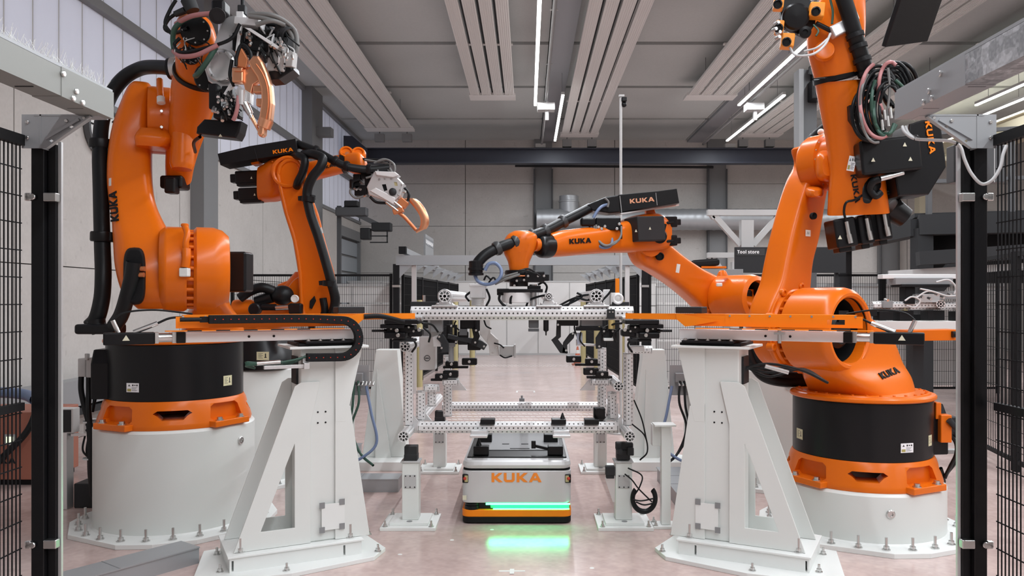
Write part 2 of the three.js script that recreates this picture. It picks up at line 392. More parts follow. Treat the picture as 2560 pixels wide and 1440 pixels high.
// radiant ceiling panels, each of four ribbed strips with dark slots between
function radiant(x0, x1, d0, d1, label) {
  const t = thing('radiant_panel', label, 'ceiling panel', V((x0 + x1) / 2, 6.56, -(d0 + d1) / 2), 'radiant ceiling panels');
  const n = 4, w = (x1 - x0) / n;
  for (let i = 0; i < n; i++) {
    const gs = [box(w - .06, .05, d1 - d0, x0 + w * (i + .5), 6.6, -(d0 + d1) / 2)];
    for (let k = 0; k < 6; k++) gs.push(box(.012, .012, d1 - d0, x0 + w * i + .045 + (w - .09) * k / 5, 6.571, -(d0 + d1) / 2));
    part(t, 'strip', gs, M.panelWhite);
  }
  parts(t, 'collector', [box(x1 - x0 + .004, .064, .5, (x0 + x1) / 2, 6.593, -d1 + .248), ...[d0 + 3, d1 - 4].map((d) => box(x1 - x0, .03, .1, (x0 + x1) / 2, 6.65, -d))], M.panelWhite);
  parts(t, 'pipe', ring(3, (a, i) => cyl(V(x0 + w * (i + 1), 6.66, -d0), V(x0 + w * (i + 1), 6.66, -d1), .02, .02, 6)), M.charcoal);
  parts(t, 'hanger', [d0 + 2, (d0 + d1) / 2, d1 - 2].flatMap((d) => [x0 + .1, x1 - .1].map((x) => cyl(V(x, 6.62, -d), V(x, 7, -d), .008, .008, 6))), M.midGrey);
}
radiant(-1.38, -.28, 4, 19.4, 'ribbed white radiant ceiling panel directly left of the longest light strip');
radiant(.98, 2.1, 4, 23.8, 'ribbed white radiant ceiling panel over the blue grey girder right of the longest light strip');
radiant(-4.62, -3.25, 4, 23, 'ribbed white radiant ceiling panel nearest the glazed left wall');
radiant(3.8, 5.0, 4, 19.4, 'ribbed white radiant ceiling panel left of the paired light strips');
radiant(6.3, 7.5, 4, 23.8, 'ribbed white radiant ceiling panel right of the paired light strips');
radiant(8.7, 9.9, 4, 19.4, 'ribbed white radiant ceiling panel over the mezzanine');
for (const [x, d, w] of [[-4.3, 23.2, 'glass side of the radiant panel nearest the glazed wall'], [-3.5, 23.2, 'lane side of the radiant panel nearest the glazed wall'], [1.2, 24, 'girder side of the panel over the blue grey girder'], [1.95, 24, 'far side of the panel over the blue grey girder'], [6.5, 24, 'near side of the panel right of the paired strips'], [7.3, 24, 'far side of the panel right of the paired strips']])
  solo('valve_box', [box(.27, .22, .2, x, 6.42, -d), box(.03, .5, .03, x, 6.76, -d)], M.midGrey, 'small grey box on the ' + w, 'box', 'grey boxes at the panel ends');
// LED strips
function strip(x, d0, d1, y, label) {
  const L = d1 - d0, t = thing('light_strip', label, 'light', V(x, y, -(d0 + d1) / 2), 'ceiling light strips');
  part(t, 'housing', box(.07, .06, L, x, y + .045, -(d0 + d1) / 2), M.lightGrey);
  part(t, 'diffuser', box(.06, .03, L, x, y, -(d0 + d1) / 2), M.glow);
  parts(t, 'hanger', Array.from({ length: Math.max(2, Math.round(L / 3)) }, (_, i, a) => cyl(V(x, y + .06, -d0 - .5 - (L - 1) * i / Math.max(1, Math.round(L / 3) - 1)), V(x, 7, -d0 - .5 - (L - 1) * i / Math.max(1, Math.round(L / 3) - 1)), .006, .006, 5)), M.midGrey);
  const l = new THREE.RectAreaLight(0xf4f9ff, STRIP_LIGHT, .06, L); l.position.set(x, y - .02, -(d0 + d1) / 2); l.rotation.x = -Math.PI / 2; l.name = 'strip_light'; scene.add(l);
}
M.glow = mat({ color: lin(.9, .9, .9), emissive: lin(1, .985, .96), emissiveIntensity: STRIP_GLOW, roughness: .6 });
strip(.19, 9.5, 18.8, 6.3, 'longest white light strip hanging beside the ceiling conduit');
strip(.85, -7, 9.0, 6.3, 'white light strip over the sensor robot and the viewer');
strip(.80, 17.8, 22.9, 6.28, 'short white light strip hanging before the end wall');
strip(5.0, -7, 18.8, 6.3, 'long white light strip behind the raised robot flange');
strip(5.75, 17.8, 22.9, 6.28, 'short white light strip beyond the steel portal column');
strip(10.6, -7, 18.8, 6.3, 'long white light strip over the mezzanine');
strip(11.3, 17.8, 22.9, 6.28, 'short white light strip beyond the mezzanine');
for (const [x, lb] of [[.44, 'long grey conduit pipe under the ceiling beside the longest light strip'], [5.3, 'long grey conduit pipe under the ceiling beside the paired light strips']]) {
  const t = thing('conduit', lb, 'pipe', V(x, 6.4, -12));
  part(t, 'pipe', cyl(V(x, 6.4, -2), V(x, 6.4, -24), .035, .035, 10), M.midGrey);
  parts(t, 'bracket', [4, 9, 13, 16, 19].map((d) => box(.14, .015, .03, x, 6.44, -d)), M.lightGrey);
  parts(t, 'hanger', [4, 9, 14, 19].map((d) => cyl(V(x, 6.4, -d), V(x, 7, -d), .01, .01, 5)), M.midGrey);
  parts(t, 'projector', [box(.4, .16, .3, x, 6.2, -18.6), box(.08, .3, .08, x + .02, 6.05, -18.6)], M.lightGrey);
}
// roller door on the left wall
{
  const w = struct('door_1', box(.06, 3.6, 2.7, WL - .1, 1.8, -24.75), M.lightGrey, 'grey sectional door in the left wall near the end wall');
  for (let i = 0; i < 7; i++) struct('door_slat', box(.05, .44, 2.6, WL - .04, .26 + i * .51, -24.75), mat({ color: lin(.34, .37, .40), roughness: .5 }), null, w);
  struct('door_jamb', [box(.16, 3.7, .14, WL, 1.85, -23.4), box(.16, 3.7, .14, WL, 1.85, -26.1), box(.2, .3, 2.8, WL, 3.75, -24.75)], M.column, null, w);
}
// wall clock
{
  const c = P(256, 320, 10.28); c.x = WL + .06;
  const t = thing('wall_clock', 'round white wall clock with dark rim on the left wall', 'clock', c.clone());
  part(t, 'rim', lathe(c.clone().add(V(-.04, 0, 0)), V(1, 0, 0), [[0, 0], [.36, 0], [.36, .07], [.335, .08], [.33, .05], [0, .05]], 40), M.darkGrey);
  part(t, 'dial', lathe(c.clone().add(V(.012, 0, 0)), V(1, 0, 0), [[.33, 0], [.33, .006], [0, .006]], 40), M.whiteBright);
  parts(t, 'hour_mark', ring(12, (a) => box(.004, .06, .022).translate(0, .27, 0).rotateX(a).translate(c.x + .022, c.y, c.z)), M.blackMatt);
  parts(t, 'hand', [box(.004, .2, .022).translate(0, .08, 0).rotateX(1.1), box(.004, .26, .014).translate(0, .11, 0).rotateX(3.5)].map((g) => g.translate(c.x + .026, c.y, c.z)), M.blackMatt);
}
// low white partition in front of the end wall
{
  const t = thing('partition', 'low white panel partition standing before the end wall', 'partition', V(-1, 0, -24.6));
  for (let i = 0; i < 12; i++) for (const [a, b] of [[.06, 1.5], [1.53, 2.24]]) part(t, 'panel', box(.94, b - a, .04, -5 + i * .97, (a + b) / 2, -24.6), M.panelWhite);
  parts(t, 'frame', [box(11.8, .05, .07, .35, 2.27, -24.6), box(11.8, .06, .07, .35, .03, -24.6), ...Array.from({ length: 13 }, (_, i) => box(.025, 2.25, .045, -5.49 + i * .97, 1.13, -24.6))], M.lightGrey);
}
// ---------------------------------------------------------------- pedestals
function pedestal(x, d, h, label, lug, vis = [-100, 100]) {
  const R = .572, t = thing('robot_pedestal', label, 'pedestal', V(x, 0, -d), 'white robot pedestals');
  part(t, 'column', lathe(V(x, .03, -d), UP, [[R - .03, 0], [R - .004, 0], [R, .012], [R, h - .05], [R - .012, h - .036], [R - .03, h - .03], [0, h - .03]], 96), M.white);
  part(t, 'weld_bead', lathe(V(x, .034, -d), UP, [[R + .012, 0], [R + .008, .006], [R, .012]], 64), M.whiteBright);
  const an = [-48, -7, 12, 34, 62, 83, 104, 130, 152, 173, 194, 220, 242, 263, 284].map((a) => a * Math.PI / 180);
  part(t, 'foot_plate', prism(an.map((a) => [Math.sin(a) * .745, Math.cos(a) * .745]), .034, [], .003).rotateX(Math.PI / 2).translate(x, .017, -d), M.whiteBright);
  for (let i = 0; i < 24; i++) {
    const a = (vis[2] || 0) + i * Math.PI / 12, p = V(x + Math.sin(a) * .665, .034, -d + Math.cos(a) * .665);
    part(t, 'anchor_bolt', hexBolt(p, UP, .016, .028, .055), M.steel);
  }
  if (lug) { const a = lug * Math.PI / 180, n = V(Math.sin(a), 0, Math.cos(a)), p = V(x, h - .13, -d).addScaledVector(n, R - .004); part(t, 'lifting_screw', [lathe(p, n, [[.03, 0], [.03, .012], [.024, .018], [.014, .018], [.012, .008], [0, .008]], 20)], M.steel); }
  return t;
}
pedestal(-2.71, 6.15, .775, 'tall white round pedestal under the black drum of the bowed welding robot', 74, [-1, 1, .12]);
pedestal(2.50, 5.96, .38, 'short white round pedestal under the robot with the raised sensor head', -4, [-1, 1, .1]);
pedestal(-2.72, 7.68, 1.07, 'tallest white round pedestal behind the bowed welding robot', 8);
pedestal(2.50, 7.55, 1.07, 'tallest white round pedestal behind the short pedestal', -20);

// ---------------------------------------------------------------- A-shaped slide stands, left one described, right one mirrored about the lane
const AXIS_X = -.08, E1 = V(.89, 0, -.456), E2 = V(-.456, 0, -.89), F0 = V(-1.806, 0, -4.87);
function frameOf(side) {                                           // side -1 left, +1 right
  const m = side < 0 ? 1 : -1, e1 = V(E1.x * m, 0, E1.z), e2 = V(E2.x * m, 0, E2.z), o = V(AXIS_X + (F0.x - AXIS_X) * m + (side > 0 ? .08 : -.015), 0, F0.z);
  const at = (s, r, y) => o.clone().addScaledVector(e1, s).addScaledVector(e2, r).setY(y);
  const slab = (s0, s1, r0, r1, y0, y1, rr = 0) => boxAt(at((s0 + s1) / 2, (r0 + r1) / 2, (y0 + y1) / 2), s1 - s0, y1 - y0, r1 - r0, e1, UP, rr);
  const plate = (pts, r, th, holes = [], bev = 0) => put(prism(pts, th, holes, bev), basis(at(0, r, 0), e1, UP));   // upright plate, pts in (s, y)
  return { e1, e2, at, slab, plate, m };
}
function stand(side, label) {
  const { e1, e2, at, slab, plate } = frameOf(side);
  const t = thing('slide_stand', label, 'stand', at(.5, .2, 0), 'white A-shaped slide stands');
  const flat = (pts, y, th) => put(prism(pts, th, [], .003), basis(at(0, 0, y), e1, e2));
  part(t, 'floor_plate', flat([[-.2, .04], [-.06, -.12], [.34, -.17], [.88, -.09], [1.0, .06], [.96, .48], [.5, .62], [-.1, .54]], .014, .028), M.whiteBright);
  part(t, 'leveling_frame', cut(slab(0, .82, 0, .5, .028, .115), slab(.012, .024, -.02, .06, .036, .1), slab(.7, .713, -.02, .06, .036, .1)), M.whiteBright);
  part(t, 'top_flange', slab(-.012, .832, -.012, .512, .115, .128, .003), M.whiteBright);
  part(t, 'column', [slab(.44, .72, .07, .37, .128, 1.385, .012)], M.white);
  part(t, 'head_plate', slab(.36, .87, -.0, .44, 1.385, 1.402, .004), M.whiteBright);
  const tri = [[.03, .13], [.5, .13], [.5, .9], [.56, 1.17], [.44, 1.17], [.40, 1.145]], holeA = [[.19, .24], [.40, .24], [.40, .78], [.36, .68]];
  part(t, 'gusset', plate(tri, .058, .012, [holeA], .002), M.white);
  part(t, 'gusset', plate(tri.map(([a, b]) => [a - .02, b]), .385, .012, [holeA], .002), M.white);
  part(t, 'gusset', plate([[.66, .13], [.89, .13], [.76, 1.0], [.66, 1.02]], .06, .012, [], .002), M.white);
  part(t, 'head_wing', plate([[.66, .9], [.73, .9], [.84, 1.385], [.66, 1.385]], .06, .014, [], .002), M.white);
  part(t, 'head_wing', plate([[.66, .9], [.73, .9], [.84, 1.385], [.66, 1.385]], .375, .014, [], .002), M.white);
  part(t, 'target_sheet', slab(.57, .72, .0475, .0505, .2, .37), M.whiteBright, 'white paper target sheet with grey squares');
  parts(t, 'target_square', [[.57, .19], [.57, .35], [.7, .2], [.7, .36]].map(([s, y]) => slab(s - .015, s + .02, .044, .047, y - .005, y + .033)), M.midGrey);
  for (const [s, r] of [[.07, .06], [.13, .45], [.76, .06], [.75, .44]]) part(t, 'leveling_bolt', hexBolt(at(s, r, .128), UP, .017, .03, .06), M.steel);
  for (const [s, r] of [[-.05, .05], [.32, -.11], [.93, 0], [.98, .4], [-.03, .42]]) part(t, 'anchor_bolt', hexBolt(at(s, r, .028), UP, .013, .022, .025), M.steel);
  parts(t, 'screw_hole', [[.55, .9], [.6, .9], [.55, .97], [.6, .97]].map(([s, y]) => cyl(at(s, .0695, y), at(s, .067, y), .006, .006, 8)), M.blackMatt);
  part(t, 'cable_opening', slab(.425, .437, .14, .3, 1.15, 1.33), M.charcoal);
  return t;
}
stand(-1, 'white welded A-shaped stand carrying the slide with the black cable chain');
stand(1, 'white welded A-shaped stand carrying the slide with the bare orange cover');

// ---------------------------------------------------------------- linear slides on the stands
function slide(side, label) {
  const { e1, e2, at, slab, plate } = frameOf(side), L = side < 0;
  const q = L ? .075 : .13, t = thing('linear_slide', label, 'slide', at(.4, .2, 1.402), 'linear slides on the stands');
  part(t, 'base_plate', [slab(.42, .82, .03, .42, 1.402, 1.42, .004), slab(.46, .8, .0, .4, 1.42, 1.436, .004)], M.blackMatt);
  for (let i = 0; i < 5; i++) part(t, 'bolt', hexBolt(at(.48 + i * .075, .02, 1.436), UP, .008, .014), M.steel);
  part(t, 'rail_profile', [slab(-.32 + q, .83, .05, .2, 1.442, 1.505, .004)], M.aluPale, 'pale aluminium rail profile');
  parts(t, 'rail_hole', [.12, .27].map((s) => cyl(at(s, .0495, 1.472), at(s, .046, 1.472), .008, .008, 10)), M.blackMatt);
  part(t, 'end_block', slab(-.37 + q, -.32 + q, .045, .205, 1.44, 1.507, .004), M.black);
  part(t, 'coupling', [cyl(at(-.47 + q, .125, 1.472), at(-.37 + q, .125, 1.472), .028, .028, 18), slab(-.39 + q, -.37 + q, .08, .17, 1.44, 1.505), slab(-.485 + q, -.465 + q, .08, .17, 1.44, 1.505)], M.steel);
  part(t, 'drive_motor', [slab(-.76 + q, -.485 + q, .085, .165, 1.435, 1.507, .008)], M.black);
  part(t, 'warning_sticker', plate([[-.66 + q, 1.46], [-.62 + q, 1.46], [-.64 + q, 1.493]], .082, .002), M.cream);
  part(t, 'connector', [cyl(at(-.68 + q, .12, 1.507), at(-.71 + q, .12, 1.58), .013, .013, 10), cyl(at(-.6 + q, .12, 1.507), at(-.47 + q, .12, 1.56), .014, .014, 10)], M.steel);
  part(t, 'motor_cable', [tube([at(-.71 + q, .12, 1.58), at(-.66 + q, .12, 1.62), at(-.5 + q, .12, 1.64), at(-.2, .13, 1.615)], .006), tube([at(-.47 + q, .12, 1.56), at(-.4 + q, .12, 1.59), at(-.2, .12, 1.595)], .007)], M.rubber);
  // orange sheet cover: upright face, lower lip, folded far end
  const cov = M.coverOrange;
  part(t, 'cover_face', plate([[-.3, 1.53], [.52, 1.53], [.52, 1.605], [-.26, 1.605], [-.26, 1.6], [-.3, 1.6]], .03, .004, L ? [] : [[[-.2, 1.55], [-.1, 1.55], [-.1, 1.58], [-.2, 1.58]]]), cov);
  part(t, 'cover_lip', slab(-.36, .7, -.03, .028, 1.513, 1.518), cov);
  part(t, 'cover_top', slab(-.26, .9, .028, .15, 1.605, 1.609), cov);
  part(t, 'cover_nose', plate([[.52, 1.53], [.74, 1.53], [.84, 1.57], [1.2, 1.572], [1.2, 1.61], [.52, 1.61]], .032, .004), cov);
  part(t, 'cover_wing', plate([[.56, 1.565], [.82, 1.61], [.84, 1.61], [.84, 1.575], [.78, 1.525], [.74, 1.53]], .02, .005), cov);
  part(t, 'switch_box', slab(.68, .86, .06, .2, 1.612, 1.655, .006), M.charcoal); if (L) part(t, 'nose_cable', tube([at(.84, .02, 1.59), at(.95, .02, 1.592), at(1.05, .02, 1.57), at(1.12, .03, 1.55)], .016, 8), M.blackMatt);
  for (let i = 0; i < 7; i++) part(t, 'cover_screw', hexBolt(at(-.26 + i * .125, .028, 1.598), e2.clone().negate(), .004, .008), M.steel);
  parts(t, 'cover_gap', [0, 1, 2, 3, 4].map((i) => slab(-.24 + i * .16, -.16 + i * .16, -.031, -.027, 1.5125, 1.5185)), M.blackMatt);
  if (L) {
    // cable chain: links along a U-shaped path
    const path = []; for (let s = -.12; s < .66; s += .02) path.push([s, 1.583 - Math.max(0, s - .3) ** 2 * .1, 1]);
    for (let a = 90; a > -95; a -= 14) { const q = a * Math.PI / 180; path.push([.68 + Math.cos(q) * .115, 1.45 + Math.sin(q) * .12, 1]); }
    for (let s = .66; s > .44; s -= .02) path.push([s, 1.33 + (.66 - s) * .02, 1]);
    const cv = new THREE.CatmullRomCurve3(path.map(([s, y]) => at(s, -.02, y))), n = 62;
    const c = part(t, 'cable_chain', tube(path.filter((_, i) => i % 3 === 0).map(([s, y]) => at(s, -.02, y)), .013, 6, 60), M.blackMatt, 'black plastic cable chain with red dots');
    for (let i = 0; i < n; i++) {
      const p = cv.getPointAt((i + .5) / n), q = cv.getTangentAt((i + .5) / n);
      part(c, 'chain_link', boxAt(p, .0265, .052, .05, q, e2.clone().negate().cross(q).multiplyScalar(1), .004), M.blackMatt);
      if (i % 2) part(c, 'red_pin', boxAt(p.clone().addScaledVector(e2, -.026), .006, .006, .003, q, UP), M.red);
    }
    part(t, 'chain_plug', [cyl(at(-.28, -.01, 1.583), at(-.16, -.01, 1.583), .013, .013, 10), slab(-.17, -.12, -.02, .0, 1.565, 1.6)], M.black);
    part(t, 'chain_bracket', [slab(.2, .47, -.02, .02, 1.268, 1.29, .002), slab(.44, .475, -.04, .03, 1.262, 1.3, .002)], M.alu); part(t, 'bracket_arm', slab(.44, .47, .0, .07, 1.26, 1.34, .002), M.alu);
    part(t, 'hose_bundle', [0, 1, 2].map((i) => tube([at(.46, -.01 + i * .012, 1.34), at(.38, -.01 + i * .02, 1.32 - i * .01), at(.22, .0 + i * .02, 1.3), at(.1, .05, 1.29 + i * .01), at(.16, .08, 1.27)], .007)), M.hoseGreen);
    part(t, 'fitting', [cyl(at(.16, .0, 1.305), at(.3, -.01, 1.312), .013, .013, 10), cyl(at(.2, .03, 1.298), at(.32, .02, 1.305), .012, .012, 10)], M.steel);
  } else {
    part(t, 'stop_screw', [slab(.15, .21, -.005, .05, 1.485, 1.5), cyl(at(.18, .02, 1.43), at(.18, .02, 1.52), .012, .012, 8)], M.steel);
    part(t, 'hose_bundle', [0, 1, 2, 3].map((i) => tube([at(.44, .2 + i * .03, 1.25), at(.3, .25 + i * .03, 1.28 - i * .03), at(.1, .35 + i * .03, 1.24), at(-.05, .5, 1.15)], .009)), M.rubber);
    part(t, 'fitting', [cyl(at(.3, .2, 1.27), at(.16, .24, 1.23), .014, .014, 10)], M.steel);
  }
  return t;
}
{
  const t = thing('cable_plug', 'small black and teal cable plug lying on the base of the bare cover stand', 'plug', V(1.11, .128, -5.3));
  part(t, 'plug_shell', rbox(.06, .05, .05, 1.10, .1535, -5.29, .012, .4), M.black); part(t, 'plug_nose', cyl(V(1.12, .16, -5.3), V(1.15, .175, -5.31), .02, .018, 14), mat({ color: lin(.05, .16, .15), roughness: .5 }));
}
slide(-1, 'linear slide with orange sheet cover and black cable chain in front');
slide(1, 'linear slide with orange sheet cover, black motor and one slotted window');

// ---------------------------------------------------------------- transport vehicle
{
  const x = -.08, d0 = 6.04, w = .83, len = 1.95, t = thing('transport_vehicle', 'low grey driverless transport vehicle with orange band and green light strip', 'vehicle', V(x, 0, -d0 - len / 2));
  const outline = (ww, l, r) => { const s = new THREE.Shape(), a = ww / 2, b = l / 2; s.moveTo(-a + r, -b); s.lineTo(a - r, -b); s.quadraticCurveTo(a, -b, a, -b + r); s.lineTo(a, b - r); s.quadraticCurveTo(a, b, a - r, b); s.lineTo(-a + r, b); s.quadraticCurveTo(-a, b, -a, b - r); s.lineTo(-a, -b + r); s.quadraticCurveTo(-a, -b, -a + r, -b); return s; };
  const layer = (ww, l, y0, y1, bev, r = .07) => prism(outline(ww, l, r), y1 - y0, [], bev, 8).rotateX(Math.PI / 2).translate(x, (y0 + y1) / 2, -d0 - len / 2);
  part(t, 'skirt', layer(w, len, .008, .055, .006), M.blackMatt);
  part(t, 'orange_band', layer(w + .004, len + .004, .055, .107, .004), M.coverOrange);
  part(t, 'scanner_gap', layer(w - .07, len - .07, .107, .160, .002), M.black);
  part(t, 'body', layer(w, len, .160, .405, .006), mat({ color: lin(.62, .62, .63), roughness: .38, metalness: .25 }), 'silver grey body panel');
  part(t, 'seam', layer(w - .012, len - .012, .405, .412, .001), M.blackMatt);
  part(t, 'hood', layer(w, len, .412, .478, .03, .09), mat({ color: lin(.66, .66, .665), roughness: .35, metalness: .2 }), 'silver grey hood');
  part(t, 'deck', [rbox(.77, .012, 1.75, x, .482, -d0 - len / 2 - .02, .005)], M.black, 'black deck plate');
  part(t, 'deck_rim', [rbox(.7, .006, 1.4, x, .491, -d0 - len / 2 - .1, .002)], M.midGrey);
  const fx = -d0 + .001;
  part(t, 'lettering', logo(V(x - .19, .318, fx), V(1, 0, 0), UP, .07, .003), mat({ color: lin(.9, .25, .02), roughness: .5 }), 'orange block letters');
  for (const s of [-1, 1]) {
    const c = part(t, 'status_lamp', rbox(.045, .065, .03, x + s * .39, .345, fx - .01, .006), M.black, 'black corner lamp housing with red lens');
    part(c, 'lens', new THREE.SphereGeometry(.013, 14, 10).translate(x + s * .393, .347, fx + .006), M.red);
    part(c, 'lens_ring', rbox(.026, .05, .01, x + s * .383, .345, fx + .003, .004), M.olive);
  }
  M.green = mat({ color: lin(.2, .6, .4), emissive: lin(.05, 1, .30), emissiveIntensity: 6, roughness: .4 });
  part(t, 'light_bar', [rbox(.64, .013, .012, x + .085, .151, -d0 + .0 - .006, .004)], M.green, 'glowing green light strip');
  part(t, 'light_bar', [rbox(.58, .006, .012, x + .11, .112, -d0 - .012, .002)], M.green, 'glowing green light strip');
  part(t, 'light_window', [rbox(.6, .03, .01, x + .1, .130, -d0 - .03, .002)], M.glassGreen || (M.glassGreen = mat({ color: lin(.1, .5, .33), roughness: .25 })));
  part(t, 'scanner', [lathe(V(x - .34, .109, -d0 - .055), UP, [[0, 0], [.06, 0], [.058, .025], [.05, .028], [.056, .03], [.056, .045], [0, .045]], 24)], M.black);
  const l = new THREE.RectAreaLight(lin(.05, 1, .4), 12, .6, .03); l.position.set(x + .09, .135, -d0 + .012); l.rotation.y = Math.PI; l.lookAt(x + .09, 0, 3); l.name = 'green_strip_light'; scene.add(l);
  parts(t, 'deck_slot', [rbox(.16, .004, .012, x + .02, .496, -d0 - .42, .002), rbox(.06, .004, .02, x - .1, .496, -d0 - .62, .002), rbox(.06, .004, .02, x + .06, .496, -d0 - .62, .002)], M.charcoal);
  part(t, 'sticker', box(.03, .035, .001, x - .395, .2, fx + .0), M.cream);
  const stop = (px, dd, k) => [rbox(.12, .07, .09, px, .525, -dd, .008), cyl(V(px - .02, .56, -dd), V(px - .02, .62, -dd), .025, .004, 12), cyl(V(px - .03, .53, -dd + .045), V(px - .03, .53, -dd + .052), .01, .01, 10)];
  part(t, 'locating_block', stop(x - .28, d0 + .2), M.black); part(t, 'locating_block', stop(x + .3, d0 + .2).slice(0, 1), M.black);
  part(t, 'locating_block', stop(x - .28, d0 + .75).slice(0, 1), M.black); part(t, 'locating_block', stop(x + .28, d0 + .75).slice(0, 1), M.black);
  part(t, 'latch_arm', [bar(V(x + .24, .53, -d0 - .22), V(x + .14, .55, -d0 - .24), .02, .02), rbox(.035, .06, .03, x + .13, .56, -d0 - .24, .004)], M.black);
}
// ---------------------------------------------------------------- robots
const hz = (pts, r, rad = 8) => tube(pts.map(([x, y, d]) => P(x, y, d)), r, rad);
function plateAt(pts, d, th, bev = 0, holes = []) {               // upright plate whose outline is given in the photograph's frame, at distance d
  const w = pts.map(([x, y]) => P(x, y, d)), c = w.reduce((a, b) => a.add(b), V(0, 0, 0)).multiplyScalar(1 / w.length);
  const w2 = pts.map(([x, y]) => { const q = P(x, y, d); return [q.x - c.x, q.y - c.y]; });
  return prism(w2, th, holes.map((h) => h.map(([x, y]) => { const q = P(x, y, d); return [q.x - c.x, q.y - c.y]; })), bev).translate(c.x, c.y, -d);
}
const disc = (c, n, R, th, seg = 32) => lathe(c, n, [[0, 0], [R, 0], [R, th * .7], [R - th * .3, th], [0, th]], seg);
function boltRing(c, n, R, count, r, h, from = 0, to = Math.PI * 2) {
  const N = n.clone().normalize(), u = Math.abs(N.y) > .9 ? V(1, 0, 0) : UP.clone().cross(N).normalize(), v = N.clone().cross(u);
  return Array.from({ length: count }, (_, i) => { const a = from + (to - from) * i / count; return cyl(c.clone().addScaledVector(u, Math.cos(a) * R).addScaledVector(v, Math.sin(a) * R), c.clone().addScaledVector(u, Math.cos(a) * R).addScaledVector(v, Math.sin(a) * R).addScaledVector(N, h), r, r, 7); });
}
function stickerMap(kind) {
  return canvasMap(128, 96, (c, w, h) => {
    c.fillStyle = kind ? '#d8d3ae' : '#eeeef0'; c.fillRect(0, 0, w, h); c.fillStyle = '#333';
    if (kind) { c.strokeStyle = '#6d6a50'; c.strokeRect(6, 6, w - 12, h - 12); for (let i = 0; i < 5; i++) c.fillRect(16, 18 + i * 13, 50 - (i % 2) * 14, 4); c.fillRect(86, 20, 12, 50); c.fillRect(80, 60, 24, 10); }
    else { c.beginPath(); c.moveTo(16, 34); c.lineTo(28, 12); c.lineTo(40, 34); c.fill(); c.fillRect(58, 14, 16, 18); c.fillRect(82, 16, 12, 14); c.fillRect(102, 14, 14, 18); for (let i = 0; i < 5; i++) c.fillRect(54, 44 + i * 9, 60 - (i % 3) * 10, 3); c.fillStyle = '#a89d5c'; c.fillRect(8, 60, 40, 28); }
  });
}
const ST = [0, 1].map((k) => { const m = mat({ map: stickerMap(k), roughness: .5 }); m.userData.metric = false; return m; });
function sticker(t, kind, c, n, w, h, turn = 0) {
  const g = new THREE.BoxGeometry(w, h, .0016); if (turn) g.rotateZ(turn);
  return part(t, 'sticker', put(g, new THREE.Matrix4().makeBasis(UP.clone().cross(n).normalize(), UP.clone(), n.clone().normalize()).setPosition(c)), ST[kind], kind ? 'cream warning sticker' : 'white rating sticker', true);
}
const cap = (p, n, r) => lathe(p, n, [[r, 0], [r, r * .5], [r * .8, r * .75], [0, r * .75]], 14);
// base frame, drum and turntable of the two large robots
function bigBase(t, x, d, h, nicheDeg, bulgeDeg) {
  const O = V(x, h, -d), rad = (a) => a * Math.PI / 180, dir = (a) => V(Math.sin(rad(a)), 0, Math.cos(rad(a)));
  const along = (g, a, r) => g.rotateY(rad(a)).translate(x + Math.sin(rad(a)) * r, 0, -d + Math.cos(rad(a)) * r);
  let b = lathe(V(x, h, -d), UP, [[.36, 0], [.545, 0], [.55, .02], [.545, .04], [.505, .17], [.49, .197], [.36, .197], [.36, 0]], 72);
  const cuts = [];
  for (let k = 0; k < 4; k++) {
    const tr = (w0, w1, y0, y1, dep) => prism([[-w0 + .03, y0], [w0 - .03, y0], [w0, y0 + .03], [w1, y1 - .02], [w1 - .03, y1], [-w1 + .03, y1], [-w1, y1 - .02], [-w0, y0 + .03]], dep);
    cuts.push(along(tr(.15, .13, h + .036, h + .165, .2), nicheDeg + 90 * k, .566));
    cuts.push(along(tr(.10, .13, h + .068, h + .135, .4), nicheDeg + 46 + 90 * k, .5));
  }
  b = cut(b, cuts);
  const fr = part(t, 'base_frame', crease(b, .6), M.orange, 'orange cast base frame');
  for (let k = 0; k < 4; k++) {
    const a = nicheDeg + 90 * k;
    const pad = part(fr, 'foot_pad', along(rbox(.33, .046, .18, 0, h + .023, 0, .008), a, .495), M.orange);
    for (const s of [-.1, .1]) part(fr, 'base_bolt', hexBolt(O.clone().addScaledVector(dir(a), .555).addScaledVector(dir(a + 90), s).setY(h + .046), UP, .017, .024), M.steel);
  }
  const dr = part(t, 'drum_cover', lathe(V(x, h + .195, -d), UP, [[.3, 0], [.482, 0], [.487, .01], [.487, .395], [.48, .41], [.3, .41]], 96), M.black, 'black round drum cover');
  part(dr, 'cable_housing', along(prism([[-.26, 0], [.26, 0], [.26, .26], [.2, .36], [-.2, .36], [-.26, .26]], .2, [], .015).translate(0, h + .2, 0), bulgeDeg, .43), M.black);
  part(t, 'turntable', lathe(V(x, h + .605, -d), UP, [[.3, 0], [.50, 0], [.508, .008], [.508, .024], [.50, .032], [.47, .036], [.465, .045], [0, .045]], 96), M.orange);
  stuff(t, 'turntable_bolt', boltRing(V(x, h + .645, -d), UP, .44, 30, .01, .012), M.orange);
  return { O, dir };
}
